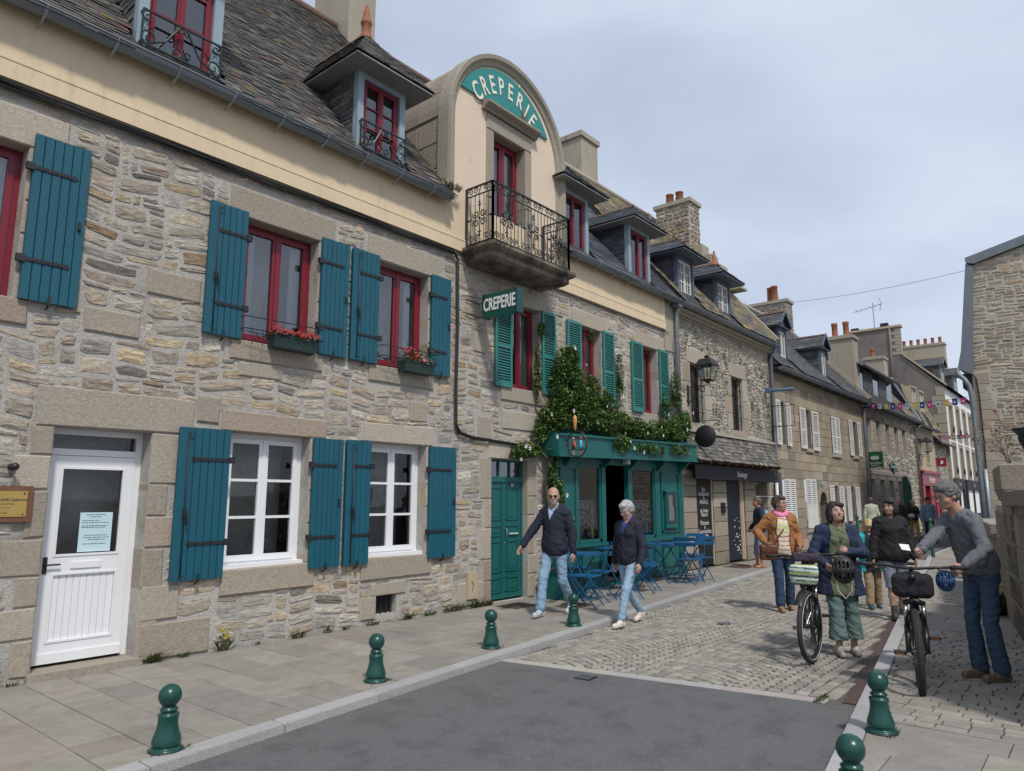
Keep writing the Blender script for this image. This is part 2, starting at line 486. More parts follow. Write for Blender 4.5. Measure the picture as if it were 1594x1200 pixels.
def emit_pieces(pieces, name, mat, parent, n_ind=300, cam_pos=(0, 0, CAMH), recalc=True):
    """pieces: list of (size, centre, fn(mb)); the nearest-looking n_ind become objects, the rest one stuff mesh"""
    sc = []
    for i, (sz, c, fn) in enumerate(pieces):
        d2 = sum((a - b) ** 2 for a, b in zip(c, cam_pos))
        sc.append((-sz / max(d2, .5), i))
    sc.sort()
    rest = MB(); k = 0
    for rank, (_, i) in enumerate(sc):
        if rank < n_ind:
            m = MB(); pieces[i][2](m); m.build(name, mat, parent, recalc=recalc)
        else:
            pieces[i][2](rest); k += 1
    if k:
        o = rest.build(name + 's_rest' if False else {'stone': 'small_stones', 'sett': 'small_setts', 'slate': 'slate_courses', 'paving_slab': 'far_slabs', 'paver': 'far_pavers', 'ashlar_block': 'small_blocks'}.get(name, name + '_mass'), mat, parent, recalc=False)
        o['kind'] = 'stuff'

def inview(c, margin=1.25):
    v = Vector(c) - Vector((0, 0, CAMH))
    F = Vector((cos(PITCH) * cos(YAW), cos(PITCH) * sin(YAW), sin(PITCH)))
    R = Vector((sin(YAW), -cos(YAW), 0)); U = R.cross(F)
    d = v.dot(F)
    if d < .3: return False
    return abs(v.dot(R) / d) < 797 / FPX * margin and abs(v.dot(U) / d) < 600 / FPX * margin

def rubble(T, u0, u1, z0, z1, holes, parent, cw=.085, ch=.062, sizes=None, depth=.022, cols=STONE_COLS, n_ind=300, joint=.022, mat='stone', inside=None, kb=1.0, rough=.16):
    nu, nz_ = int((u1 - u0) / cw), int((z1 - z0) / ch)
    occ = np.zeros((nu, nz_), bool)
    for i in range(nu):
        for j in range(nz_):
            a, b = u0 + i * cw, u0 + (i + 1) * cw
            c, d = z0 + j * ch, z0 + (j + 1) * ch
            for (h0, h1, g0, g1) in holes:
                if b > h0 + .012 and a < h1 - .012 and d > g0 + .01 and c < g1 - .01: occ[i, j] = True; break
            if inside and not occ[i, j] and not inside((a + b) / 2, (c + d) / 2): occ[i, j] = True
    sizes = sizes or [((w, h), p) for (w, h), p in {(2, 1): 3, (3, 1): 5, (4, 1): 4, (2, 2): 4, (3, 2): 7, (4, 2): 6, (5, 2): 4, (3, 3): 3, (4, 3): 3.5, (5, 3): 2, (1, 1): .8, (1, 2): 1.2, (6, 2): 1.6, (6, 3): .7}.items()]
    pieces = []
    for j in range(nz_):
        for i in range(nu):
            if occ[i, j]: continue
            w, h = wchoice(sizes)
            ww = 0
            while ww < w and i + ww < nu and not occ[i + ww, j]: ww += 1
            rem = 0
            while i + ww + rem < nu and not occ[i + ww + rem, j] and rem < 2: rem += 1
            if rem == 1 and ww + 1 <= 7: ww += 1
            hh = 1
            while hh < h and j + hh < nz_ and not occ[i:i + ww, j + hh].any(): hh += 1
            occ[i:i + ww, j:j + hh] = True
            a, b = u0 + i * cw, u0 + (i + ww) * cw
            c, d = z0 + j * ch, z0 + (j + hh) * ch
            jt = joint * random.uniform(.6, 1.5)
            cc = wchoice(cols); v = random.uniform(.80, 1.18) * kb
            col = tuple(x * v for x in cc)
            dp = depth * random.uniform(.35, 1.3)
            ctr = T((a + b) / 2, (c + d) / 2, 0)
            def fn(mb, a=a, b=b, c=c, d=d, jt=jt, col=col, dp=dp):
                mb.col = col
                stone_geo(mb, T, a + jt / 2, b - jt / 2, c + jt / 2, d - jt / 2, dp, rough)
            if inview(ctr, 1.45): pieces.append(((b - a) * (d - c), ctr, fn))
    emit_pieces(pieces, 'stone', M[mat], parent, n_ind, recalc=True)
    return len(pieces)

def block_geo(mb, T, u0, u1, z0, z1, d=.02, back=-.03, ch=.012, jit=.006):
    """dressed block with a chamfered, slightly uneven face"""
    r = lambda: random.uniform(-jit, jit)
    o = [(u0 + r(), z0 + r()), (u1 + r(), z0 + r()), (u1 + r(), z1 + r()), (u0 + r(), z1 + r())]
    sg = [(1, 1), (-1, 1), (-1, -1), (1, -1)]
    v = [T(a, b, back) for a, b in o] + [T(a, b, d - ch) for a, b in o] + [T(a + s[0] * ch, b + s[1] * ch, d) for (a, b), s in zip(o, sg)]
    f = []
    for i in (0, 4):
        for k in range(4): f.append((i + k, i + (k + 1) % 4, i + 4 + (k + 1) % 4, i + 4 + k))
    f.append((8, 9, 10, 11)); f.append((3, 2, 1, 0))
    mb.add(v, f)

def block(parent, T, u0, u1, z0, z1, name='granite_block', d=.018, back=-.03, mat='granite', col=None, k=1.0, jit=.006):
    m = MB(); m.col = col or gran(k)
    block_geo(m, T, u0, u1, z0, z1, d, back, jit=jit)
    return m.build(name, M[mat], parent)

def wall_holes(mb, T, u0, u1, z0, z1, holes, reveal=.26, inside=None):
    us = sorted(set([u0, u1] + [min(max(h[i], u0), u1) for h in holes for i in (0, 1)]))
    zs = sorted(set([z0, z1] + [min(max(h[i], z0), z1) for h in holes for i in (2, 3)]))
    for a, b in zip(us, us[1:]):
        for c, d in zip(zs, zs[1:]):
            if b - a < 1e-6 or d - c < 1e-6: continue
            cu, cz = (a + b) / 2, (c + d) / 2
            if any(h[0] < cu < h[1] and h[2] < cz < h[3] for h in holes): continue
            if inside and not inside(cu, cz): continue
            mb.quad(T(a, c, 0), T(b, c, 0), T(b, d, 0), T(a, d, 0))
    for h in holes:
        a, b, c, d = h
        r = -reveal
        mb.quad(T(a, c, 0), T(a, d, 0), T(a, d, r), T(a, c, r))
        mb.quad(T(b, c, 0), T(b, d, 0), T(b, d, r), T(b, c, r))
        mb.quad(T(a, d, 0), T(b, d, 0), T(b, d, r), T(a, d, r))
        mb.quad(T(a, c, 0), T(b, c, 0), T(b, c, r), T(a, c, r))

def surround(parent, T, u0, u1, z0, z1, lint=(.22, .24, .32), sill=(.12, .12, .22), jw=(.16, .30), reveal=.24, d=.016, k=1.0, hmin=.26, hmax=.48, name='jamb_stone'):
    """lintel, jamb blocks and sill round an opening, running back into the reveal; returns the zones they cover"""
    zones = [(u0 - .02, u1 + .02, z0, z1)]
    if lint:
        l, r, h = lint
        block(parent, T, u0 - l, u1 + r, z1, z1 + h, 'lintel', d + .006, -reveal, k=k * 1.02, jit=.012)
        zones.append((u0 - l, u1 + r, z1, z1 + h))
    if sill:
        l, r, h = sill
        block(parent, T, u0 - l, u1 + r, z0 - h, z0 + .005, 'sill_stone', d + .012, -reveal, k=k, jit=.008)
        zones.append((u0 - l, u1 + r, z0 - h, z0))
    for side in (-1, 1):
        z = z0; i = random.randint(0, 1)
        while z < z1 - .05:
            h = random.uniform(hmin, hmax)
            if z1 - (z + h) < hmin * .8: h = z1 - z
            w = jw[i % 2] * random.uniform(.85, 1.15); i += 1
            if side < 0: a, b = u0 - w, u0 - .004
            else: a, b = u1 + .004, u1 + w
            block(parent, T, a, b, z + .007, z + h - .007, name, d, -reveal + .002, k=k)
            zones.append((a, b, z, z + h)); z += h
    return zones

# ------------------------------------------------------------------ joinery
def window(parent, u0, u1, z0, z1, y, frame, rows=1, leaves=2, cols=1, fw=.05, sw=.05, mun=.022, glass='glass', room=.5, curtain=True, name='window', outer=True, bottom=None, blind=None):
    """frame (part) > pane, interior, curtain"""
    m = MB()
    bz = bottom or fw
    m.box(u0, u0 + fw, y - .03, y + .05, z0, z1); m.box(u1 - fw, u1, y - .03, y + .05, z0, z1)
    m.box(u0 + fw, u1 - fw, y - .03, y + .05, z1 - fw, z1); m.box(u0 + fw, u1 - fw, y - .035, y + .05, z0, z0 + bz)
    a, b, c, d = u0 + fw, u1 - fw, z0 + bz, z1 - fw
    lw = (b - a) / leaves
    panes = []
    for k in range(leaves):
        p, q = a + k * lw + .003, a + (k + 1) * lw - .003
        y0, y1 = y - .045, y + .01
        m.box(p, p + sw, y0, y1, c + .003, d - .003); m.box(q - sw, q, y0, y1, c + .003, d - .003)
        m.box(p + sw, q - sw, y0, y1, d - sw, d - .003); m.box(p + sw, q - sw, y0 - .002, y1, c + .003, c + sw * 1.3)
        e, f_, g, h = p + sw, q - sw, c + sw * 1.3, d - sw
        for r in range(1, rows):
            zz = g + (h - g) * r / rows
            m.box(e, f_, y0 + .006, y1 - .004, zz - mun / 2, zz + mun / 2)
        for r in range(1, cols):
            uu = e + (f_ - e) * r / cols
            m.box(uu - mun / 2, uu + mun / 2, y0 + .009, y1 - .006, g, h)
        for r in range(rows):
            for cc in range(cols):
                panes.append((e + (f_ - e) * cc / cols + (mun / 2 if cc else 0), e + (f_ - e) * (cc + 1) / cols - (mun / 2 if cc < cols - 1 else 0),
                              g + (h - g) * r / rows + (mun / 2 if r else 0), g + (h - g) * (r + 1) / rows - (mun / 2 if r < rows - 1 else 0)))
    if leaves == 2: m.box(a + lw - .018, a + lw + .018, y - .055, y - .045, c, d)
    w = m.build(name, M[frame], parent)
    for p in panes:
        pm = MB(); tl = random.uniform(-.004, .004); t2 = random.uniform(-.004, .004)
        yy = y - .018
        pm.quad((p[0], yy, p[2]), (p[1], yy + tl, p[2]), (p[1], yy + tl + t2, p[3]), (p[0], yy + t2, p[3]))
        pm.build('pane', M[glass], w, recalc=False)
    if room:
        r = MB(); e = .004
        Y0, Y1 = y + .052, y + room
        A = [(u0 + e, Y0, z0 + e), (u1 - e, Y0, z0 + e), (u1 - e, Y0, z1 - e), (u0 + e, Y0, z1 - e)]
        Bk = [(p_[0], Y1, p_[2]) for p_ in A]
        r.add(A + Bk, [(4, 5, 6, 7), (0, 1, 5, 4), (1, 2, 6, 5), (2, 3, 7, 6), (3, 0, 4, 7)])
        r.build('interior', M['room'], w, recalc=False)
    if curtain:
        for (ca, cb) in ((a + .02, a + (b - a) * .24), (a + (b - a) * .80, b - .02)):
            cm = MB(); n = 14
            pts = [(ca + (cb - ca) * k / n, y + .09 + .012 * sin(k * 2.4)) for k in range(n + 1)]
            for k in range(n): cm.quad((pts[k][0], pts[k][1], c + .02), (pts[k + 1][0], pts[k + 1][1], c + .02), (pts[k + 1][0], pts[k + 1][1], d - .01), (pts[k][0], pts[k][1], d - .01))
            cm.build('curtain', M['curtain'], w, recalc=False)
    return w

def strap(par, u0, u1, z, y, pin_side):
    """forged strap hinge running from the pin to a pointed tip"""
    m = MB()
    a, b = (u0, u1) if pin_side < 0 else (u1, u0)
    s_ = 1 if b > a else -1
    h = .017
    m.prism([(a, z - h), (b - s_ * .045, z - h), (b - s_ * .03, z - h * 1.7), (b, z), (b - s_ * .03, z + h * 1.7), (b - s_ * .045, z + h), (a, z + h)], y - .009, y)
    m.box(a - s_ * .055, a + s_ * .012, y - .014, y + .03, z - .034, z + .034)
    for t in (.25, .5, .75):
        m.ball((a + (b - a) * t, y - .009, z), .008, 4)
    return m.build('strap_hinge', M['iron'], par)

def plank_shutter(parent, u0, u1, z0, z1, y, hinge, n=6, mat='teal', bolt=False, strip=None):
    """open ledged shutter lying back against the wall; hinge=-1 left edge, +1 right edge"""
    m = MB(); m.box(u0 + .004, u1 - .004, y + .012, y + .034, z0 + .01, z1 - .01)
    s_ = m.build('shutter', M[mat], parent)
    w = (u1 - u0) / n
    for k in range(n):
        a, b = u0 + k * w + .002, u0 + (k + 1) * w - .002
        dy = random.uniform(-.0012, .0012)
        q = MB(); e = .004
        q.add([(a, y + .012, z0), (b, y + .012, z0), (b, y + .012, z1), (a, y + .012, z1), (a, y - .006 + dy, z0), (b, y - .006 + dy, z0), (b, y - .006 + dy, z1), (a, y - .006 + dy, z1),
               (a + e, y - .012 + dy, z0 + .002), (b - e, y - .012 + dy, z0 + .002), (b - e, y - .012 + dy, z1 - .002), (a + e, y - .012 + dy, z1 - .002)],
              [(0, 1, 5, 4), (1, 2, 6, 5), (2, 3, 7, 6), (3, 0, 4, 7), (4, 5, 9, 8), (5, 6, 10, 9), (6, 7, 11, 10), (7, 4, 8, 11), (8, 9, 10, 11)])
        q.build('board', M[mat], s_)
    H = z1 - z0
    for f in (.235, .79):
        if hinge < 0: strap(s_, u0 + .004, u0 + (u1 - u0) * .80, z0 + H * f, y - .014, -1)
        else: strap(s_, u0 + (u1 - u0) * .24, u1 - .004, z0 + H * f, y - .014, 1)
    c = MB()                                                     # stay catch on the wall under the shutter
    uc = u0 + (u1 - u0) * .5
    c.bar((uc, y + .04, z0 - .05), (uc, y - .03, z0 - .015), .014)
    c.prism([(uc - .02, z0 - .02), (uc + .02, z0 - .02), (uc + .008, z0 + .07), (uc - .008, z0 + .05)], y - .034, y - .024)
    c.build('shutter_catch', M['iron'], s_)
    lk = MB()
    if bolt:                                                     # espagnolette rod beside the overlap strip
        ue = u0 + .075 if hinge > 0 else u1 - .075
        st = MB(); st.box(ue - .085 if hinge > 0 else ue, ue if hinge > 0 else ue + .085, y - .030, y - .0135, z0 + .004, z1 - .004)
        st.build('overlap_strip', M[mat], s_)
        lk.tube([(ue + .012, y - .038, z0 + .03), (ue + .012, y - .038, z1 - .05)], .0075, 6)
        lk.bar((ue + .012, y - .045, z1 - .07), (ue + .055, y - .045, z1 - .06), .014, .012)
        lk.bar((ue + .0, y - .045, z0 + .05), (ue + .05, y - .045, z0 + .04), .014, .012)
        lk.box(ue - .005, ue + .035, y - .055, y - .030, z0 + H * .40, z0 + H * .46)
        lk.bar((ue + .018, y - .06, z0 + H * .44), (ue + .04, y - .06, z0 + H * .36), .02, .014)
        lk.build('espagnolette', M['iron'], s_)
    else:
        ue = u1 - .05 if hinge < 0 else u0 + .05
        lk.box(ue - .009, ue + .009, y - .03, y - .012, z0 + H * .47, z0 + H * .53)
        lk.ball((ue, y - .034, z0 + H * .48), .013, 5)
        lk.build('latch', M['iron'], s_)
    return s_

def louvre_shutter(parent, u0, u1, z0, z1, y, mat='teal_light', pitch=.045, rail=.055, mid=.45, name='louvred_shutter', solid_bottom=False):
    m = MB(); st = .045
    zm = z0 + (z1 - z0) * mid
    m.box(u0, u0 + st, y - .018, y + .018, z0, z1); m.box(u1 - st, u1, y - .018, y + .018, z0, z1)
    for (a, b) in ((z0, z0 + rail * 1.5), (zm - rail / 2, zm + rail / 2), (z1 - rail, z1)): m.box(u0 + st, u1 - st, y - .016, y + .016, a, b)
    if solid_bottom: m.box(u0 + st, u1 - st, y - .008, y + .008, z0 + rail * 1.5, zm - rail / 2)
    o = m.build(name, M[mat], parent)
    sl = MB()
    for (a, b) in ((z0 + rail * 1.5, zm - rail / 2), (zm + rail / 2, z1 - rail)):
        if solid_bottom and a < zm - rail: continue
        z = a + pitch / 2
        while z < b - .01:
            sl.add([(u0 + st, y - .016, z - .016), (u1 - st, y - .016, z - .016), (u1 - st, y + .014, z + .018), (u0 + st, y + .014, z + .018),
                    (u0 + st, y - .010, z - .020), (u1 - st, y - .010, z - .020)], [(0, 1, 2, 3), (0, 4, 5, 1), (4, 3, 2, 5)])
            z += pitch
    b = sl.build('louvre_slats', M[mat], o); b['kind'] = 'stuff'
    bk = MB(); bk.box(u0 + .01, u1 - .01, y + .020, y + .024, z0 + .01, z1 - .01)
    return o

# ------------------------------------------------------------------ slate fields
def slates(parent, P00, P10, P01, P11, width=.20, course=.11, mat='slate', cols=None, n_ind=0, thick=.010, lift=.014, name='slate', clip=None, jit=.010):
    """slates over the quad P00-P10 (eave) to P01-P11 (top); each a thin tilted slab of its own"""
    P00, P10, P01, P11 = map(Vector, (P00, P10, P01, P11))
    cols = cols or [((.085, .082, .078), 4), ((.11, .105, .095), 4), ((.14, .13, .115), 2), ((.065, .066, .070), 3), ((.17, .15, .12), 1), ((.15, .10, .085), .35)]
    L = (((P01 - P00).length) + (P11 - P10).length) / 2
    nrow = max(1, int(L / course))
    nrm = (P10 - P00).cross(P01 - P00)
    if nrm.length < 1e-8: nrm = (P10 - P00).cross(P11 - P10)
    nrm.normalize()
    if nrm.y > 0 and abs(nrm.y) > .3: nrm = -nrm
    elif nrm.z < 0 and abs(nrm.y) <= .3 and abs(nrm.z) > .05: nrm = -nrm
    elif abs(nrm.z) <= .05 and nrm.x > 0 and abs(nrm.y) <= .3: nrm = -nrm
    pieces = []
    for r in range(nrow):
        t0, t1 = r / nrow, min(1.0, (r + 1.9) / nrow)
        A0, B0 = P00.lerp(P01, t0), P10.lerp(P11, t0)
        A1, B1 = P00.lerp(P01, t1), P10.lerp(P11, t1)
        W0 = (B0 - A0).length
        if W0 < .03: continue
        e = (B0 - A0) / W0
        x = -random.uniform(0, width)
        while x < W0:
            w = width * random.uniform(.7, 1.3)
            a, b = max(0, x + .003), min(W0, x + w - .003)
            x += w
            if b - a < .025: continue
            f0, f1 = a / W0, b / W0
            dz = random.uniform(-jit, jit) * (P01 - P00).normalized() if jit else Vector()
            lf = lift * random.uniform(.7, 1.5)
            q0, q1 = A0 + e * a + dz + nrm * lf, A0 + e * b + dz + nrm * lf * random.uniform(.85, 1.15)
            q2, q3 = A1.lerp(B1, f1) + nrm * .001, A1.lerp(B1, f0) + nrm * .001
            if clip and not clip((q0 + q1 + q2 + q3) / 4): continue
            c = wchoice(cols); v = random.uniform(.8, 1.2); c = tuple(k * v for k in c)
            def fn(mb, q=(q0, q1, q2, q3), c=c):
                mb.col = c
                d_ = nrm * thick
                mb.add([q[0], q[1], q[2], q[3], q[0] - d_, q[1] - d_], [(0, 1, 2, 3), (0, 4, 5, 1), (0, 3, 4), (1, 5, 2)])
            ctr = (q0 + q2) / 2
            if inview(ctr, 1.35): pieces.append(((b - a) * course, tuple(ctr), fn))
    emit_pieces(pieces, name, M[mat], parent, n_ind, recalc=False)

NEW_SL = [((.060, .068, .082), 4), ((.048, .055, .068), 4), ((.078, .085, .10), 2)]

def dormer(parent, u0, u1, y0, z0, z1, apex, roofline, postmat='bluegrey', winmat='red', post=.10, eave=.28, hip=True, sl_cols=None, sl_mat='slate', rows=2, cols=1,
           overhang=.34, cheek_n=0, slw=.16, slc=.085, leaves=2, railing=False, finial=None, ridge_lead=True, glass='glass_up', curt=False, soff='soffit'):
    """roof dormer: box with slate cheeks, hipped or gabled roof. roofline(z) gives the y where the main roof is at height z"""
    T = Tf(y0)
    yb_top = roofline(z1) + .05
    m = MB()
    m.box(u0, u0 + post, y0 - .02, y0 + .10, z0 - .1, z1); m.box(u1 - post, u1, y0 - .02, y0 + .10, z0 - .1, z1)
    m.box(u0 + post, u1 - post, y0 - .015, y0 + .10, z1 - .09, z1)
    m.box(u0 + post, u1 - post, y0 - .04, y0 + .10, z0 - .12, z0)
    d = m.build('dormer', M[postmat], parent)
    w = window(d, u0 + post, u1 - post, z0, z1 - .09, y0 + .06, winmat, rows=rows, cols=cols, leaves=leaves, fw=.035, sw=.04, mun=.02, glass=glass, room=.4, curtain=curt)
    ck = MB()
    for uu, s_ in ((u0 + .012, -1), (u1 - .012, 1)):
        zf = z0
        while roofline(zf) < y0 + .08: zf += .02
        ck.quad((uu, y0 + .08, zf - .03), (uu, y0 + .08, z1), (uu, yb_top, z1))
    ck.build('cheek', M['slatebed'], d, recalc=False)
    slates(d, (u0, y0 + .08, zf), (u0, y0 + .11, zf), (u0, y0 + .08, z1 - .01), (u0, yb_top, z1 - .01), slw, slc, sl_mat, sl_cols, cheek_n, name='slate' if cheek_n else 'cheek_slates', lift=.012, jit=.006)
    # roof
    E0, E1 = u0 - eave, u1 + eave
    yf = y0 - overhang
    az, ay = apex
    um = (u0 + u1) / 2
    ybk = roofline(az) + .1
    yE = roofline(z1 + .02)
    t = .03
    ea = [(E0, yf, z1 + t), (E1, yf, z1 + t)]
    apx = (um, ay if hip else yf - .02, az)
    bkE0, bkE1, bkR = (E0, yE, z1 + t), (E1, yE, z1 + t), (um, ybk, az)
    rb = MB()
    rb.add([ea[0], ea[1], apx, bkE0, bkE1, bkR], [(0, 2, 5, 3), (1, 4, 5, 2)] + ([(0, 1, 2)] if hip else []))
    rb.build('roof_deck', M['slatebed'], d, recalc=False)
    sf = MB()
    sf.box(E0 + .01, E1 - .01, yf + .01, max(y0 + .1, yf + .1), z1 - .012, z1 + .012)
    sf.box(E0 + .01, u0 - .001, y0 + .1, yE, z1 - .012, z1 + .012); sf.box(u1 + .001, E1 - .01, y0 + .1, yE, z1 - .012, z1 + .012)
    if not hip:
        sf.prism([(E0 + .05, z1 + .02), (E1 - .05, z1 + .02), (um, az - .05)], y0 - .01, y0 + .03)
        for s_ in (0, 1):
            e_ = ea[s_]; sf.bar((e_[0], yf - .012, e_[2] + .02), (um, yf - .012, az + .02), .03, .09)
    sf.build('soffit', M[soff if hip else postmat], d)
    slates(d, ea[0], bkE0, (um, apx[1], az), bkR, slw, slc * .9, sl_mat, sl_cols, 0, name='roof_slates', lift=.014)
    slates(d, ea[1], bkE1, (um, apx[1], az), bkR, slw, slc * .9, sl_mat, sl_cols, 0, name='roof_slates', lift=.014)
    if hip: slates(d, ea[0], ea[1], (um - .01, apx[1], az), (um + .01, apx[1], az), slw, slc * .9, sl_mat, sl_cols, 0, name='roof_slates', lift=.014)
    if ridge_lead:
        yy = apx[1]
        n = max(2, int((ybk - yy) / .33))
        for k in range(n):
            a = yy + (ybk - yy) * k / n; b = yy + (ybk - yy) * (k + 1) / n - .01
            r = MB(); r.lathe([(.062, 0), (.068, .03), (.062, .06), (.060, (b - a))], 8, (um, a, az - .02), 0, pi, axis='y')
            r.build('ridge_tile', M['ridge'], d, recalc=False)
    if finial:
        f = MB(); f.lathe(finial, 12, (um, ay + .02, az))
        f.build('finial', M['terracotta'], d)
    if railing: guard(d, u0 + .03, u1 - .03, y0 - .07, z0 + .03, z0 + .42)
    return d

def spiral(c, r0, turns, a0, hand=1, n=18, plane='xz', y=0, shrink=.22):
    pts = []
    for k in range(n + 1):
        t = k / n; r = r0 * (1 - t * (1 - shrink)); a = a0 + hand * turns * 2 * pi * t
        pts.append((c[0] + r * cos(a), y, c[1] + r * sin(a)))
    return pts

def guard(parent, u0, u1, y, z0, z1, mat='greeniron', name='window_guard'):
    """wrought iron guard with scrolls"""
    m = MB()
    for z in (z0, z1): m.bar((u0, y, z), (u1, y, z), .02, .018)
    for u in (u0, u1):
        m.bar((u, y, z0), (u, y, z1), .022, .014); m.bar((u, y, z1 - .02), (u, y + .09, z1 - .02), .014); m.bar((u, y, z0 + .02), (u, y + .09, z0 + .02), .014)
    h = z1 - z0; um = (u0 + u1) / 2; w = u1 - u0
    for s_ in (-1, 1):
        ue = u0 if s_ < 0 else u1
        m.tube(spiral((ue - s_ * .055, z1 - .07), .065, 1.3, pi / 2, -s_, y=y), .0095, 5)
        m.tube(spiral((ue - s_ * .08, z0 + .09), .095, 1.4, -pi / 2, s_, y=y), .0105, 5)
        m.tube([(ue - s_ * .05, y, z0 + .01), (ue - s_ * w * .28, y, z0 + h * .3), (um + s_ * .04, y, z1 - .02)], .011, 5)
        m.tube(spiral((um + s_ * .05, z1 - .05), .05, 1.2, pi / 2, s_, y=y), .009, 5)
        m.tube(spiral((um + s_ * .06, z0 + .07), .06, 1.3, -pi / 2, -s_, y=y), .009, 5)
    return m.build(name, M[mat], parent)

def text(body, size, loc, rot, mat, parent, name='lettering', ext=.004, sx=1.0, bold=0.0, align='CENTER', sy=1.0, space=1.0):
    c = bpy.data.curves.new(name, 'FONT')
    c.body = body; c.size = size; c.extrude = ext; c.align_x = align; c.align_y = 'CENTER'; c.offset = bold; c.space_character = space
    c.resolution_u = 3
    o = bpy.data.objects.new(name, c)
    COL.objects.link(o)
    o.location = loc; o.rotation_euler = rot; o.scale = (sx, sy, 1)
    o.data.materials.append(M[mat])
    if parent: o.parent = parent
    TEXTS.append(o)
    return o
TEXTS = []
def bake_texts():
    bpy.context.view_layer.update()
    dg = bpy.context.evaluated_depsgraph_get()
    for o in TEXTS:
        me = bpy.data.meshes.new_from_object(o.evaluated_get(dg))
        n = bpy.data.objects.new('lettering_mesh', me)
        par, mw, nm = o.parent, o.matrix_local.copy(), o.name
        for k in list(o.keys()): n[k] = o[k]
        COL.objects.link(n)
        n.parent = par; n.matrix_local = mw
        bpy.data.objects.remove(o, do_unlink=True)
        n.name = nm
FACE = (radians(90), 0, 0)          # text that faces the street (-Y)
# ================================================================== HOUSE 1 (office and creperie under one roof)
ROOTS = []
def thing(name, base, label, cat, group=None):
    e = empty(name, (0, 0, 0), 0, label, cat, group)
    ROOTS.append((e, Vector(base)))
    return e

SW = 0.06                      # height of the left pavement
YW = 7.37
T1 = Tf(YW)
h1 = thing('stone_house', (6.8, YW, SW), "long rubble stone house with cream band, blue plank shutters and a round CREPERIE gable", 'house')

OP = dict(w0=(.85, 1.86, 3.40, 4.86), w1=(4.06, 5.03, 3.40, 4.86), w2=(6.00, 6.93, 3.40, 4.86),
          door=(2.30, 3.17, .10, 2.29), g1=(4.01, 5.03, .88, 2.37), g2=(5.95, 6.95, .88, 2.37),
          tdoor=(8.34, 9.24, .07, 2.27), c1=(8.80, 9.60, 3.43, 4.88), c2=(10.83, 11.56, 3.43, 4.88), c3=(13.13, 13.82, 3.43, 4.88),
          vent=(6.12, 6.46, .16, .40))
zones = []
def zadd(k, **kw):
    zones.extend(surround(h1, T1, *OP[k], **kw))
zadd('w0', lint=(.25, .30, .33)); zadd('w1', lint=(.22, .24, .33)); zadd('w2', lint=(.20, .22, .33))
zadd('door', lint=(.16, .42, .36), sill=None, jw=(.18, .34)); zadd('g1', lint=(.12, .22, .22), sill=(.02, .12, .27)); zadd('g2', lint=(.18, .12, .26), sill=(.1, .12, .27))
zadd('tdoor', lint=(.08, .12, .26), sill=None, jw=(.16, .24), reveal=.14)
zadd('c1', lint=(.30, .24, .27), sill=(.25, .2, .22)); zadd('c2', lint=(.25, .16, .28)); zadd('c3', lint=(.25, .3, .28))
block(h1, T1, 6.02, 6.62, .40, .56, 'lintel', .02); zones += [(6.02, 6.62, .40, .56), (6.12, 6.46, .16, .40)]
block(h1, T1, 5.86, 6.11, .12, .40, 'granite_block', .02); zones.append((5.86, 6.12, .1, .40))
# big dressed blocks in the rubble
for (a, b, c, d) in ((3.18, 3.9, .08, .42), (3.62, 3.86, 2.44, 2.72), (-.1, .8, 2.1, 2.5), (3.18, 3.55, .45, .78), (4.05, 4.6, 3.0, 3.16), (7.60, 8.16, .1, .42), (2.45, 2.96, 3.22, 3.45), (3.0, 3.56, 3.72, 3.98), (6.62, 6.95, 2.7, 2.98),
                     (8.02, 8.32, 2.55, 2.9), (7.9, 8.2, 3.9, 4.2), (8.6, 9.5, 2.75, 3.05)):
    block(h1, T1, a, b, c, d, 'granite_block', .022, k=.98); zones.append((a, b, c, d))
wl_ = MB()
holes1 = list(OP.values())
wall_holes(wl_, T1, -1.6, 14.62, -.1, 6.3, [h for h in holes1] + [(9.84, 14.56, -.2, 2.36)], .28)
wl_.box(-1.6, 9.8, YW + .6, YW + .65, 0, 6.2)
wl_.build('wall', M['mortar'], h1, recalc=False)
SHOPHOLE = (9.80, 14.62, -.2, 2.80)
rubble(T1, -.2, 14.60, .07, 5.40, zones + [SHOPHOLE], h1, n_ind=300, cw=.085, ch=.060, joint=.008, depth=.011, rough=.17)
if True:                                          # dark vent grating
    v = MB(); v.box(6.12, 6.46, YW + .12, YW + .14, .16, .4); v.build('vent_back', M['room'], h1)
    v = MB()
    for k in range(4): v.box(6.16 + k * .085, 6.172 + k * .085, YW + .05, YW + .062, .16, .40)
    v.build('vent_grille', M['rust_iron'], h1)
# cream band
bd = MB()
bd.box(-1.6, 14.20, YW - .045, YW + .02, 5.60, 6.24); bd.box(-1.6, 14.20, YW - .058, YW + .02, 5.41, 5.598)
bd.box(-1.6, 14.20, YW - .064, YW + .02, 5.585, 5.605)
u = -.6
while u < 7:
    bd.box(u, u + .022, YW - .0605, YW - .05, 5.412, 5.584); u += 1.24
bd.build('cream_band', M['cream'], h1)
e_ = MB(); e_.box(14.2, 14.62, YW - .03, YW + .02, 4.95, 6.24); e_.build('render_end', M['concrete'], h1)
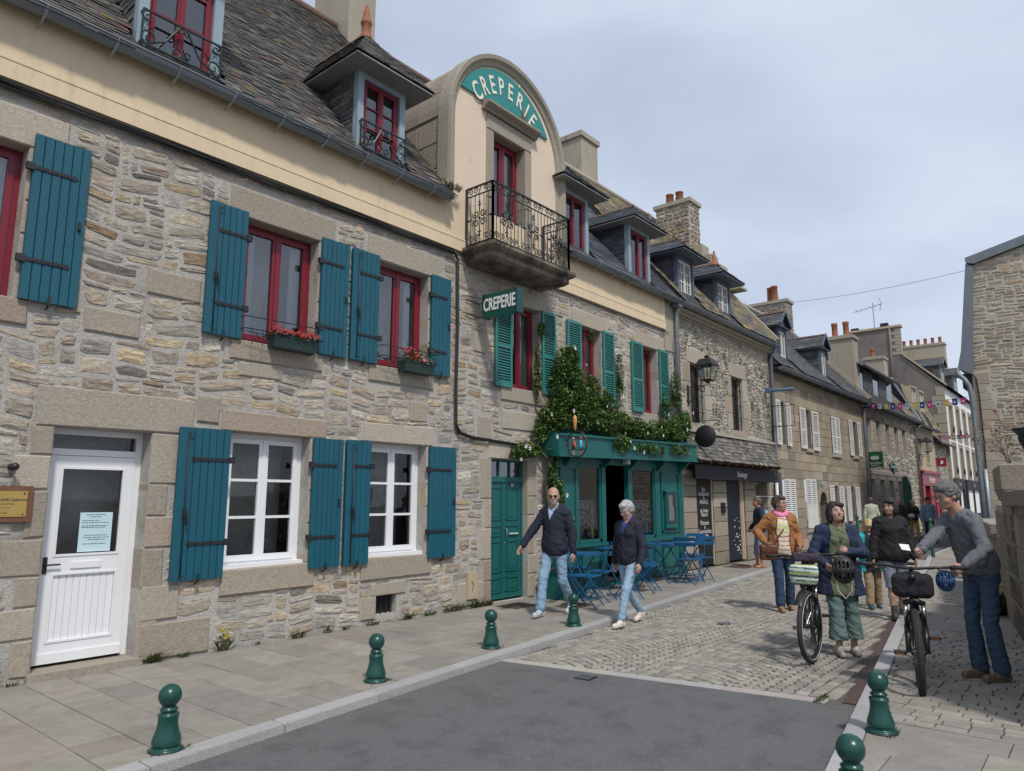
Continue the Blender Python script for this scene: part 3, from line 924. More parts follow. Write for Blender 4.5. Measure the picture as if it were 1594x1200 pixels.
# gutters
def gutter(parent, u0, u1, y, z, r=.085, mat='zinc', step=.62):
    m = MB(); n = 10
    for k in range(n):
        a0, a1 = pi + pi * k / n, pi + pi * (k + 1) / n
        for (rr, fl) in ((r, 1), (r - .006, 0)):
            m.quad((u0, y + rr * cos(a0), z + rr * sin(a0)), (u1, y + rr * cos(a0), z + rr * sin(a0)), (u1, y + rr * cos(a1), z + rr * sin(a1)), (u0, y + rr * cos(a1), z + rr * sin(a1)))
            m.sm[-1] = True
    m.tube([(u0, y - r, z), (u1, y - r, z)], .012, 6)
    for u in (u0, u1): m.prism([(y + r * cos(pi + pi * k / 10), z + r * sin(pi + pi * k / 10)) for k in range(11)], u - .004, u + .004, plane='yz')
    g = m.build('gutter', M[mat], parent)
    u = u0 + .3
    while u < u1:
        b = MB(); pts = [(u, y + (r + .006) * cos(pi + pi * k / 8), z + (r + .006) * sin(pi + pi * k / 8)) for k in range(9)]
        for p, q in zip(pts, pts[1:]): b.bar(p, q, .028, .006)
        b.bar((u, y - .02, z - r - .005), (u, y + .13, z - r - .06), .02, .006)
        b.build('gutter_bracket', M['zinc_light'], g); u += step
    return g
gutter(h1, -1.6, 7.16, 7.17, 6.14)
gutter(h1, 10.24, 14.72, 7.17, 6.14)
dp = MB(); dp.tube([(14.66, 7.18, 6.12), (14.66, 7.20, 6.02), (14.66, 7.28, 5.85), (14.66, 7.28, 2.5)], .05, 10)
for z in (5.2, 4.0, 2.9): dp.lathe([(.056, 0), (.056, .04)], 10, (14.66, 7.28, z))
dp.build('downpipe', M['zinc_light'], h1)
# cable bundle along the foot of the band
cb = MB()
for k in range(5):
    pts = [(-1.6 + i * .31, YW - .045 - .012 * (k % 3) + random.uniform(-.006, .006), 5.385 - .016 * k + .007 * sin(i * .9 + k * 2)) for i in range(30)]
    cb.tube(pts, .011, 5)
for k in range(3):
    o_ = .016 * k
    cb.tube([(7.36 + o_, YW - .05, 5.37), (7.47 + o_, YW - .05, 5.28), (7.49 + o_, YW - .05, 4.2), (7.47 + o_, YW - .05, 3.2), (7.48 + o_, YW - .05, 2.72), (7.56 + o_, YW - .05, 2.58 + o_), (7.85, YW - .05, 2.53 + o_), (8.9, YW - .05, 2.50 + o_ * .5)], .012, 5)
pts = [(7.5 + i * .36, YW - .055, 5.36 + .006 * sin(i)) for i in range(20)]
cb.tube(pts, .009, 4)
cb.build('cable_bundle', M['cable'], h1)
# red windows upstairs, white ones below
for k in ('w0', 'w1', 'w2'):
    a, b, c, d = OP[k]
    window(h1, a, b, c, d, YW + .20, 'red', rows=1, leaves=2, fw=.055, sw=.055, glass='glass_up')
for k in ('c1', 'c2', 'c3'):
    a, b, c, d = OP[k]
    window(h1, a, b, c, d, YW + .20, 'red', rows=1, leaves=2, fw=.05, sw=.05, glass='glass')
for k in ('g1', 'g2'):
    a, b, c, d = OP[k]
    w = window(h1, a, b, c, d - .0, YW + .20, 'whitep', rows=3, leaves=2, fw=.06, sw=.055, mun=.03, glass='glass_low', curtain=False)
    s_ = MB(); s_.box(a - .0, b - .0, YW + .04, YW + .17, c - .0, c + .045); s_.build('window_ledge', M['whitep'], w)
# shutters
YS = YW - .055
plank_shutter(h1, 1.885, 2.36, 3.40, 4.98, YS, -1)
plank_shutter(h1, 3.585, 4.035, 3.40, 4.90, YS, 1, 6, bolt=True)
plank_shutter(h1, 5.05, 5.475, 3.40, 4.90, YS, -1, 6)
plank_shutter(h1, 5.52, 5.975, 3.40, 4.90, YS, 1, 6, bolt=True)
plank_shutter(h1, 6.95, 7.345, 3.40, 4.89, YS, -1, 5)
plank_shutter(h1, 3.425, 3.985, .81, 2.37, YS, 1, 7, bolt=True)
plank_shutter(h1, 5.05, 5.485, .82, 2.36, YS, -1, 6)
plank_shutter(h1, 5.535, 5.925, .82, 2.37, YS, 1, 5, bolt=True)
plank_shutter(h1, 6.97, 7.50, .82, 2.37, YS, -1, 6)
for (a, b) in ((8.375, 8.785), (9.61, 10.0), (10.37, 10.81), (11.57, 11.97), (12.66, 13.10), (13.84, 14.25)):
    louvre_shutter(h1, a, b, 3.42, 4.90, YS + .01)
# white entrance door with transom
def white_door(a, b, c, d, y):
    m = MB(); f = .055
    m.box(a, a + f, y - .03, y + .05, c, d); m.box(b - f, b, y - .03, y + .05, c, d); m.box(a + f, b - f, y - .03, y + .05, d - f, d)
    m.box(a + f, b - f, y - .035, y + .05, 2.04, 2.10)
    fr = m.build('door_frame', M['whitep'], h1)
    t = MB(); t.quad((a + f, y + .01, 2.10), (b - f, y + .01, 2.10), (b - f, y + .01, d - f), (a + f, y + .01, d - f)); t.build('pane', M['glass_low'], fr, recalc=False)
    l0, l1 = a + f + .004, b - f - .004
    m = MB()
    s_ = .09
    m.box(l0, l0 + s_, y - .04, y, c + .02, 2.035); m.box(l1 - s_, l1, y - .04, y, c + .02, 2.035)
    m.box(l0 + s_, l1 - s_, y - .04, y, 1.93, 2.035); m.box(l0 + s_, l1 - s_, y - .04, y, .95, 1.10); m.box(l0 + s_, l1 - s_, y - .04, y, c + .02, c + .20)
    m.box(l0, l1, y - .055, y - .041, c + .025, c + .11)
    for (z0_, z1_) in ((1.10, 1.93), (c + .20, .95)):        # raised beading
        for q in ((l0 + s_, l0 + s_ + .02, z0_, z1_), (l1 - s_ - .02, l1 - s_, z0_, z1_), (l0 + s_ + .02, l1 - s_ - .02, z1_ - .02, z1_), (l0 + s_ + .02, l1 - s_ - .02, z0_, z0_ + .02)):
            m.box(q[0], q[1], y - .048, y - .02, q[2], q[3])
    dr = m.build('door', M['whitep'], h1)
    n = 9; x0, x1 = l0 + s_ + .02, l1 - s_ - .02
    for k in range(n):
        p = MB(); w = (x1 - x0) / n
        p.prism([(x0 + k * w + .001, y - .022), (x0 + k * w + .005, y - .028), (x0 + (k + 1) * w - .005, y - .028), (x0 + (k + 1) * w - .001, y - .022), (x0 + (k + 1) * w - .001, y - .006), (x0 + k * w + .001, y - .006)], c + .22, .93, plane='xy')
        p.build('panel_board', M['whitep'], dr)
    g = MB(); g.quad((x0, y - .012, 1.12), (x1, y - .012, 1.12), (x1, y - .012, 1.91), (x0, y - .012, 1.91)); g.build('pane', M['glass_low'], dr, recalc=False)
    m = MB(); m.box((l0 + l1) / 2 - .13, (l0 + l1) / 2 + .13, y - .052, y - .04, .985, 1.045); m.build('letter_slot', M['whitep'], dr)
    m = MB(); m.tube([(l0 + .03, y - .05, 1.03), (l0 + .03, y - .075, 1.03), (l0 + .15, y - .075, 1.03)], .009, 6); m.box(l0 + .015, l0 + .05, y - .05, y - .04, .95, 1.10); m.build('door_handle', M['iron'], dr)
    r = MB(); r.box(a, b, y + .5, y + .52, c, d); r.box(a, a + .01, y + .05, y + .5, c, d); r.box(b - .01, b, y + .05, y + .5, c, d); r.build('interior', M['room'], dr)
    p = MB(); p.box(x0 + .19, x0 + .48, y - .0175, y - .0135, 1.13, 1.50); pp = p.build('notice_sheet', M['paper'], dr)
    ln = MB(); random.seed(5)
    for i, (zz, w0_, w1_) in enumerate([(1.475, .24, .42), (1.455, .28, .38), (1.42, .21, .37), (1.40, .21, .46), (1.37, .21, .44), (1.355, .21, .42), (1.28, .24, .45), (1.26, .23, .46), (1.24, .27, .43), (1.20, .23, .44)]):
        t = w0_
        while t < w1_:
            q = random.uniform(.008, .028); ln.box(x0 + t, x0 + min(t + q, w1_), y - .0185, y - .018, zz, zz + .006); t += q + .006
    ln.build('print_lines', M['ink'], pp)
white_door(2.30, 3.17, .13, 2.29, YW + .235)
st_ = MB(); st_.col = gran(.9); st_.box(2.26, 3.22, YW - .08, YW + .26, .0, .125); st_.build('door_step', M['granite'], h1)
# green door of the creperie
def green_door(a, b, c, d, y):
    m = MB(); f = .045
    m.box(a, a + f, y - .03, y + .05, c, d); m.box(b - f, b, y - .03, y + .05, c, d); m.box(a + f, b - f, y - .03, y + .05, d - f, d)
    m.box(a + f, b - f, y - .045, y + .05, 1.90, 1.985)
    for k in (1, 2): uu = a + f + (b - a - 2 * f) * k / 3; m.box(uu - .012, uu + .012, y - .02, y + .03, 1.985, d - f)
    fr = m.build('door_frame', M['green_paint'], h1)
    for k in range(3):
        w = (b - a - 2 * f) / 3; t = MB(); x = a + f + k * w
        t.quad((x + .012, y + .005, 1.985), (x + w - .012, y + .005, 1.985), (x + w - .012, y + .005, d - f), (x + .012, y + .005, d - f)); t.build('pane', M['glass'], fr, recalc=False)
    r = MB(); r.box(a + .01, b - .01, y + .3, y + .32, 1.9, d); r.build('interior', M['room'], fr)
    cx = (a + b) / 2 - .03
    for (p, q) in ((a + f + .003, cx - .003), (cx + .003, b - f - .003)):
        m = MB(); m.box(p, q, y - .02, y + .02, c + .01, 1.895)
        if p < cx: m.box(q - .03, q + .02, y - .035, y - .02, c + .01, 1.895)
        s_ = .055
        for (z0_, z1_) in ((c + .10, .42), (.50, .98), (1.05, 1.22), (1.30, 1.82)):
            x0, x1 = p + s_, q - s_ * 1.2
            for bx in ((x0, x0 + .018, z0_, z1_), (x1 - .018, x1, z0_, z1_), (x0, x1, z1_ - .02, z1_), (x0, x1, z0_, z0_ + .02)): m.box(bx[0], bx[1], y - .034, y - .018, bx[2], bx[3])
            m.box(x0 + .05, x1 - .05, y - .028, y - .018, z0_ + .05, z1_ - .05)
        m.box(p, q, y - .045, y - .02, c + .012, c + .085)
        dl = m.build('door_leaf', M['green_paint'], h1)
        if p > cx - .01:
            k = MB(); k.box(p + .08, q - .06, y - .045, y - .034, 1.06, 1.12); k.build('letter_slot', M['green_paint'], dl)
            k = MB(); k.box(p + .12, q - .09, y - .048, y - .045, 1.08, 1.095); k.build('name_label', M['white'], dl)
            k = MB(); k.tube([(p + .03, y - .035, 1.18), (p + .03, y - .07, 1.16), (p + .03, y - .07, 1.04), (p + .03, y - .035, 1.02)], .008, 6); k.ball((p + .03, y - .03, .95), .014, 6); k.build('door_handle', M['zinc_light'], dl)
            k = MB(); k.box(p + .16, p + .26, y - .026, y - .021, 1.815, 1.885); k.build('number_plate', M['signgreen'], dl)
            text('30', .075, (p + .21, y - .0275, 1.85), FACE, 'white', dl, 'house_number', .001)
green_door(8.34, 9.24, .09, 2.27, YW + .13)
# meter door, wall boxes, plaque
mt = MB(); mt.box(7.785, 8.0, YW - .05, YW + .01, .19, .57); mb_ = mt.build('meter_cabinet', M['beige'], h1)
mt = MB(); mt.bar((7.86, YW - .052, .45), (7.90, YW - .052, .38), .012, .003); mt.bar((7.90, YW - .052, .38), (7.87, YW - .052, .30), .012, .003); mt.build('cabinet_mark', M['ink'], mb_)
pq = thing('wall_plaque', (1.98, YW - .03, 1.44), 'brass name plaque on a brown wooden board at the left edge', 'plaque')
m = MB(); m.box(1.72, 2.17, YW - .055, YW - .02, 1.43, 1.74); m.build('backing_board', M['wood'], pq)
m = MB(); m.box(1.755, 2.125, YW - .061, YW - .055, 1.475, 1.695); bp_ = m.build('brass_plate', M['brass'], pq)
m = MB()
for a in (1.775, 2.10):
    for b in (1.495, 1.675): m.ball((a, YW - .063, b), .008, 5)
m.build('screws', M['ink'], pq)
text('Me Jean ROLLAND Catherine', .030, (1.94, YW - .0625, 1.62), FACE, 'ink', bp_, 'plaque_text', .0005, bold=.0006)
text('Sur rendez-vous 02 98 61', .018, (1.94, YW - .0625, 1.585), FACE, 'ink', bp_, 'plaque_text', .0005)
text('Du lundi au vendredi', .014, (1.94, YW - .0625, 1.555), FACE, 'ink', bp_, 'plaque_text', .0005)
text('Premier etage', .016, (1.94, YW - .0625, 1.51), FACE, 'ink', bp_, 'plaque_text', .0005)
wlamp = thing('wall_light_fitting', (1.9, YW - .1, 1.86), 'small dark round wall fitting above the brass plaque', 'fitting')
m = MB(); m.lathe([(.03, 0), (.03, -.03), (.012, -.035), (.012, -.08), (.028, -.085), (.034, -.11), (.02, -.13), (.001, -.135)], 10, (1.99, YW - .015, 1.905), axis='y'); m.build('knob', M['iron'], wlamp)

# ---- main roof
TAN1, YE1, ZE1, YR1 = 1.20, 7.12, 6.09, 11.7
rl1 = lambda z: YE1 + (z - ZE1) / TAN1
zr = ZE1 + TAN1 * (YR1 - YE1)
rf = MB(); rf.box(-2.2, 7.23, 7.2, 7.36, 6.18, 6.20); rf.box(10.19, 14.62, 7.2, 7.36, 6.18, 6.20)
for (a, b) in ((-2.2, 7.23), (10.19, 14.62)):
    rf.quad((a, YE1, ZE1 - .02), (b, YE1, ZE1 - .02), (b, YR1, zr - .02), (a, YR1, zr - .02))
rf.quad((7.23, 7.9, ZE1 - .02 + .78 * TAN1), (10.19, 7.9, ZE1 - .02 + .78 * TAN1), (10.19, YR1, zr - .02), (7.23, YR1, zr - .02))
rf.add([(14.62, YE1, ZE1 - .02), (14.62, YR1, zr - .02), (-2.2, YR1, zr - .02), (-2.2, 16.4, ZE1), (14.62, 16.4, ZE1), (-2.2, YE1, ZE1 - .02)], [(2, 1, 4, 3), (0, 4, 1), (5, 2, 3)])
roof1 = rf.build('roof', M['slatebed'], h1, recalc=False)
def clip1(p):
    for (a, b, zt) in ((2.63, 3.62, 7.55), (5.5, 6.44, 7.55), (7.26, 10.16, 9.0), (10.2, 11.24, 7.55), (12.7, 13.7, 7.55)):
        if a < p.x < b and p.z < zt: return False
    return True
OLD = [((.080, .075, .068), 4), ((.105, .098, .086), 4), ((.135, .125, .105), 2.2), ((.055, .054, .053), 3.5), ((.18, .165, .135), .9), ((.14, .08, .065), .4), ((.17, .125, .055), .3)]
slates(roof1, (-2.2, YE1 - .03, ZE1), (8.4, YE1 - .03, ZE1), (-2.2, YR1, zr), (8.4, YR1, zr), .15, .078, 'slate', OLD, 300, clip=clip1, lift=.017)
slates(roof1, (8.4, YE1 - .03, ZE1), (14.64, YE1 - .03, ZE1), (8.4, YR1, zr), (14.64, YR1, zr), .24, .14, 'slate_new', NEW_SL, 0, clip=clip1, lift=.012)
m = MB(); m.tube([(-2.2, YR1, zr), (14.6, YR1, zr)], .11, 8); m.build('ridge', M['ridge'], roof1)
m = MB(); m.box(14.5, 14.68, YE1, YE1 + .2, ZE1 - .1, ZE1 + .1)
m.build('verge', M['zinc'], roof1)
FINIAL = [(.10, -.06), (.085, 0), (.066, .04), (.070, .17), (.084, .19), (.084, .22), (.074, .235), (.052, .36), (.040, .42), (.030, .43), (.03, .46), (.018, .47), (.022, .50), (.001, .51)]
dormer(h1, 2.68, 3.60, YW + .02, 6.33, 7.85, (8.75, 7.78), rl1, rows=3, railing=True, cheek_n=0, post=.11)
dormer(h1, 5.55, 6.40, YW + .02, 6.33, 7.50, (8.42, 7.78), rl1, rows=3, railing=True, cheek_n=60, post=.10, finial=FINIAL)
dormer(h1, 10.24, 11.20, YW + .02, 6.30, 7.50, (8.02, 7.50), rl1, rows=1, sl_cols=NEW_SL, sl_mat='slate_new', slw=.22, slc=.11)
dormer(h1, 12.74, 13.66, YW + .02, 6.30, 7.50, (8.05, 7.50), rl1, rows=1, sl_cols=NEW_SL, sl_mat='slate_new', slw=.24, slc=.12, cheek_n=40)

# ---- round gable
gc, gr, gz = 8.71, 1.47, 7.60
GW = (8.30, 9.12, 5.52, 7.70)
gm = MB()
arc = [(gc + gr * cos(pi * k / 28), gz + gr * sin(pi * k / 28)) for k in range(29)]
yg = YW - .045
poly_l = [(gc - gr, 6.24)] 
# face: strips between the outline and the window hole
N = 48
for k in range(N):
    ua, ub = gc - gr + 2 * gr * k / N, gc - gr + 2 * gr * (k + 1) / N
    za, zb = [gz + sqrt(max(0, gr * gr - (q - gc) ** 2)) for q in (ua, ub)]
    uc = (ua + ub) / 2
    if GW[0] < uc < GW[1]:
        gm.quad((ua, yg, GW[3]), (ub, yg, GW[3]), (ub, yg, zb), (ua, yg, za))
    else:
        gm.quad((ua, yg, 6.241), (ub, yg, 6.241), (ub, yg, zb), (ua, yg, za))
gface = gm.build('round_gable', M['pinkcream'], h1, recalc=False)
bk = MB()
yb = 9.85
outl = [(gc - gr, 6.0)] + [(gc - gr * cos(pi * k / 32), gz + gr * sin(pi * k / 32)) for k in range(33)] + [(gc + gr, 6.0)]
yend = lambda z: min(yb, rl1(z) + .3)
bedge = [(gc - gr * 1.0, z) for z in ()]
for i in range(len(outl) - 1):
    (a, c), (b, d) = outl[i], outl[i + 1]
    bk.quad((a, YW - .03, c), (b, YW - .03, d), (b, yb, d), (a, yb, c)); bk.sm[-1] = 1 < i < len(outl) - 2
bk.build('gable_flank', M['concrete'], gface, recalc=False)
# granite skin of the flank as blocks, then the moulded hood
T_l = lambda u, z, d: (gc - gr - d, u, z)
rowz = [6.35, 6.72, 7.15, 7.55]
for r in range(3):
    y_ = YW + .02 + (.0 if r % 2 else 0)
    while y_ < rl1(rowz[r + 1]) - .05:
        w = random.uniform(.4, .62)
        block(gface, T_l, y_, y_ + w - .01, rowz[r], rowz[r + 1] - .01, 'flank_block', .03, -.02, k=.82); y_ += w
for k in range(5):                                 # curved voussoir-like courses of the flank
    a0, a1 = pi - k * .30, pi - (k + 1) * .30 + .012
    y_ = YW + .02
    while y_ < min(9.8, rl1(gz + gr * sin((a0 + a1) / 2))):
        w = random.uniform(.42, .66); m = MB(); m.col = gran(.80)
        y2 = min(y_ + w, 9.84); R0, R1 = gr - .02, gr + .03
        vs = []
        for rr in (R0, R1):
            for yy in (y_, y2 - .012):
                for q in range(4):
                    a = a0 + (a1 - a0) * q / 3; vs.append((gc + rr * cos(a), yy, gz + rr * sin(a)))
        fs = []
        for q in range(3): fs += [(8 + q, 9 + q, 13 + q, 12 + q), (q, q + 1, 9 + q, 8 + q), (4 + q, 12 + q, 13 + q, 5 + q)]
        fs += [(0, 8, 12, 4), (3, 7, 15, 11)]
        m.add(vs, fs, smooth=False); m.build('flank_block', M['granite'], gface); y_ += w
hd = MB(); hd.col = (.36, .33, .27)
prof = [(gr - .13, yg - .004), (gr - .12, yg - .03), (gr - .06, yg - .05), (gr - .02, yg - .10), (gr + .045, yg - .11), (gr + .06, yg - .06), (gr + .06, YW + .12)]
path = [(-1, 6.28), (-1, 6.9)] + [(k, None) for k in range(41)] + [(2, 6.9), (2, 6.28)]
rings = []
for (k, z) in path:
    ring = []
    for (r, y) in prof:
        if z is not None: ring.append((gc - r if k < 0 else gc + r, y, z))
        else:
            a = pi - pi * k / 40; ring.append((gc + r * cos(a), y, gz + r * sin(a)))
    rings.append(ring)
n = len(prof)
hd.add([p for r in rings for p in r], [(i * n + j, i * n + j + 1, (i + 1) * n + j + 1, (i + 1) * n + j) for i in range(len(rings) - 1) for j in range(n - 1)], smooth=False)
hd.build('hood_moulding', M['granite'], gface)
# sign panel on the gable
sr, sc_, sz_ = 1.27, 8.63, 8.16
sg = MB()
h_ = sz_ - gz; a_ = math.asin(h_ / sr)
pl = [(sc_ + sr * cos(a_ + (pi - 2 * a_) * k / 30), gz + sr * sin(a_ + (pi - 2 * a_) * k / 30)) for k in range(31)]
sg.prism(pl, yg - .035, yg - .005)
signp = sg.build('gable_sign', M['signteal'], gface)
word = 'CREPERIE'
angs = [141, 127, 113.5, 100, 86, 71, 58.5, 47]
for chh, an in zip(word, angs):
    a = radians(an); r = .985
    x, z = sc_ + r * cos(a), gz + r * sin(a)
    text(chh, .43, (x, yg - .042, z), (radians(90), -(radians(an - 90)) * .82, 0), 'cream_letter', signp, 'sign_letter', .003, sx=.66, bold=.006)
text("'", .16, (sc_ + .30, yg - .042, gz + 1.18), (radians(90), radians(18), 0), 'cream_letter', signp, 'sign_accent', .003, bold=.006)
# window surround, cornice, window
for (a, b, c, d, nm) in ((8.12, 8.296, 5.50, 6.5, 'gable_jamb'), (8.12, 8.296, 6.51, 7.70, 'gable_jamb'), (9.124, 9.30, 5.50, 6.6, 'gable_jamb'), (9.124, 9.30, 6.61, 7.70, 'gable_jamb'), (8.12, 9.30, 7.705, 7.98, 'gable_lintel')):
    block(gface, Tf(yg), a, b, c, d, nm, .03, -.26, k=.86, jit=.004)
co = MB(); co.col = (.30, .27, .22)
co.prism([(yg + .0, 7.99), (yg - .07, 7.99), (yg - .08, 8.02), (yg - .15, 8.06), (yg - .17, 8.08), (yg - .17, 8.12), (yg + .0, 8.15)], 8.00, 9.42, plane='yz')
co.build('cornice', M['granite'], gface)
window(gface, 8.30, 9.12, 5.52, 7.70, YW + .16, 'red', rows=1, leaves=2, fw=.05, sw=.06, glass='glass_up', name='balcony_window')
# dry grass tuft on the cornice
gt = thing('dry_grass_tuft', (9.0, 7.2, 8.14), 'dry brown tuft of grass growing on the gable cornice', 'plant')
m = MB()
for k in range(46):
    a = random.uniform(0, 2 * pi); L = random.uniform(.12, .34); x = 8.98 + random.uniform(-.06, .06); m.col = random.choice([(.22, .14, .06), (.28, .2, .1), (.12, .08, .04)])
    p0 = Vector((x, yg - .10, 8.12)); p1 = p0 + Vector((cos(a) * L * .35, -abs(sin(a)) * L * .2, L * random.uniform(-.3, 1))); p2 = p1 + Vector((cos(a) * .05, -.02, -.08))
    m.tube([p0, p1, p2], [.004, .003, .001], 3)
m.build('dry_stems', M['grass'], gt)['kind'] = 'stuff'
# ---- balcony
bs = MB(); bs.col = (.33, .29, .23)
def slab(z0_, z1_, o):
    bs.box(7.62 - o, 9.68 + o, 6.72 - o, YW - .046, z0_, z1_)
prf = [(-.10, 5.22), (-.04, 5.27), (-.04, 5.34), (.02, 5.37), (.05, 5.41), (.05, 5.46), (.0, 5.475)]
vs = []
for (o, z) in prf: vs += [(7.62 - o, YW - .04, z), (7.62 - o, 6.72 - o, z), (9.68 + o, 6.72 - o, z), (9.68 + o, YW - .04, z)]
fs = [(4 * i + j, 4 * i + j + 1, 4 * i + 5 + j, 4 * i + 4 + j) for i in range(len(prf) - 1) for j in range(3)] + [(0, 1, 2, 3), tuple(4 * (len(prf) - 1) + j for j in range(4))]
bs.add(vs, fs)
bal = bs.build('balcony', mk('stained_granite_slab', (.20, .165, .125), .9, .16, 3, .18, 60, .6, 50, wear=(.035, .030, .026), wscale=2.4, wpos=(.44, .60)), h1)
BZ0, BZ1 = 5.52, 6.44
def rail_run(p, q, name):
    """one side of the balcony railing between two corner posts"""
    p, q = Vector(p), Vector(q); L = (q - p).length; e = (q - p) / L
    P = lambda t, z: p + e * t + Vector((0, 0, z))
    m = MB()
    for z, w in ((BZ1, .034), (BZ1 - .14, .016), (BZ0, .022)): m.bar(P(0, z), P(L, z), w, .018)
    n = int(L / .085)
    for k in range(1, n):
        t = L * k / n; m.tube([P(t, BZ0), P(t, BZ1 - .14)], .0085, 4)
    def sp(c, r0, turns, a0, hand, rad=.0095, nn=14):
        pts = []
        for k in range(nn + 1):
            s_ = k / nn; r = r0 * (1 - s_ * .75); a = a0 + hand * turns * 2 * pi * s_
            pts.append(P(c[0] + r * cos(a), c[1] + r * sin(a)) - Vector((0, 0, 0)))
        m.tube(pts, rad, 4)
    x = .09
    while x < L - .05:                            # scroll frieze under the handrail and above the foot
        sp((x, BZ1 - .068), .055, 1.3, pi, -1); sp((x + .11, BZ1 - .068), .055, 1.3, 0, 1)
        sp((x + .01, BZ0 + .075), .060, 1.3, pi, -1); sp((x + .12, BZ0 + .075), .060, 1.3, 0, 1)
        m.tube([P(x + .165, BZ0 + .01), P(x + .20, BZ0 + .06), P(x + .24, BZ0 + .01)], .006, 4)
        m.bar(P(x + .165, BZ1 - .13), P(x + .22, BZ1 - .01), .01)
        x += .32
    nc = max(1, int(L / .62)); zc = (BZ0 + BZ1 - .14) / 2
    for k in range(nc):
        c = L * (k + .5) / nc
        for sx in (-1, 1):
            for sz in (-1, 1):
                sp((c + sx * .075, zc + sz * .075), .068, 1.35, (pi if sx < 0 else 0) + (.4 * sx * sz), -sx * sz, .0125)
        for s2 in (-1, 1):
            m.bar(P(c, zc + s2 * .10), P(c, zc + s2 * .30), .013); m.ball(P(c, zc + s2 * .26), .022, 5, (1, .6, 1.3)); m.bar(P(c - .035, zc + s2 * .215), P(c + .035, zc + s2 * .215), .013)
            m.ball(P(c + s2 * .23, zc), .022, 5); m.bar(P(c + s2 * .16, zc), P(c + s2 * .30, zc), .012)
        m.ball(P(c, zc), .028, 5, (1, .6, 1))
    for t in (0, L):
        m.bar(P(t, BZ0 - .04), P(t, BZ1), .03)
    return m.build(name, M['rust_iron'], bal)
rail_run((7.66, YW - .06, 0), (7.66, 6.76, 0), 'side_railing')
rail_run((7.66, 6.76, 0), (9.64, 6.76, 0), 'front_railing')
rail_run((9.64, 6.76, 0), (9.64, YW - .06, 0), 'side_railing')

# ---- chimneys of house 1
def chimney(parent, x0, x1, y0, y1, z0, z1, mat, cap=.10, capo=.06, pots=(), capmat=None, name='chimney'):
    m = MB(); m.col = (.36, .33, .27); m.box(x0, x1, y0, y1, z0, z1); c = m.build(name, M[mat], parent)
    m = MB(); m.col = (.34, .31, .25)
    m.box(x0 - capo, x1 + capo, y0 - capo, y1 + capo, z1, z1 + cap); m.box(x0 + .02, x1 - .02, y0 + .02, y1 - .02, z1 + cap, z1 + cap + .05); m.build('cap', M[capmat or mat], c)
    for (px, py, h) in pots:
        k = MB(); k.lathe([(.13, 0), (.135, .03), (.12, .05), (.115, h * .8), (.13, h * .84), (.13, h), (.10, h), (.095, h * .3)], 12, (px, py, z1 + cap + .04)); k.build('chimney_pot', M['terracotta'], c)
    return c
chimney(h1, 8.15, 8.85, 11.25, 12.5, 9.5, 14.2, 'concrete')
chimney(h1, 16.7, 17.6, 11.2, 12.35, 9.5, 12.5, 'concrete', cap=.16)

# ---- creperie shopfront (u 9.85-14.55)
sf = 7.22
sh = MB(); G_ = M['green_paint']
def sb(*a): sh.box(*a)
sb(9.84, 14.56, sf, YW + .05, .06, .10)
for (a, b) in ((9.84, 10.50), (11.27, 11.40), (12.22, 12.36), (13.30, 13.44), (14.44, 14.56)): sb(a, b, sf, sf + .10, .10, 2.46)
sb(10.50, 11.27, sf + .01, sf + .10, .10, .80); sb(12.36, 13.30, sf + .01, sf + .10, .10, .80); sb(13.44, 14.44, sf + .01, sf + .1, .10, 2.30)
sb(9.84, 14.56, sf - .01, sf + .1, 2.27, 2.47)
sb(9.80, 11.36, sf - .07, sf - .001, .80, .86); sb(12.26, 14.60, sf - .07, sf - .001, .80, .86)
sb(9.82, 11.34, sf - .03, sf - .001, .10, .20); sb(12.28, 14.58, sf - .03, sf - .001, .10, .20)
for (a, b, c, d) in ((9.93, 10.42, .26, .72), (9.93, 10.42, .95, 2.18), (10.58, 11.2, .26, .72), (12.44, 13.22, .26, .72), (13.54, 14.34, .26, .72), (13.54, 14.34, .95, 2.20)):
    for q in ((a, a + .03, c, d), (b - .03, b, c, d), (a, b, d - .03, d), (a, b, c, c + .03)): sb(q[0], q[1], sf - .022, sf + .005, q[2], q[3])
for (a, b) in ((10.50, 11.27), (12.36, 13.30)):
    for q in ((a, a + .05, .86, 2.27), (b - .05, b, .86, 2.27), (a, b, 2.21, 2.27), (a, b, .861, .92)): sb(q[0], q[1], sf + .02, sf + .08, q[2], q[3])
shop = sh.build('shopfront', G_, h1)
for (a, b) in ((10.55, 11.22), (12.41, 13.25)):
    m = MB(); m.quad((a, sf + .05, .92), (b, sf + .05, .92), (b, sf + .05, 2.21), (a, sf + .05, 2.21)); m.build('shop_pane', M['glass_shop'], shop, recalc=False)
    # lace half-curtain: scalloped rows of small knots
    m = MB(); yy = sf + .12; wd = b - a
    nxx = int(wd / .022); rng = random.Random(3)
    for i in range(nxx):
        uu = a + .01 + i * .022
        ph = ((uu - a) % .22) / .22; drop = .34 + .30 * abs(ph - .5) * 2
        zz = 1.58
        while zz > 1.58 - drop:
            dens = .72 if zz > 1.46 else .55 - .3 * (1.46 - zz)
            if rng.random() < dens: m.quad((uu, yy, zz), (uu + .017, yy, zz), (uu + .017, yy, zz - .017), (uu, yy, zz - .017))
            zz -= .022
        if rng.random() < .5: m.ball((uu, yy, zz - rng.uniform(0, .25)), .010, 3)
    m.tube([(a, yy, 1.60), (b, yy, 1.60)], .008, 5)
    m.build('lace_curtain', M['curtain'], shop, recalc=False)
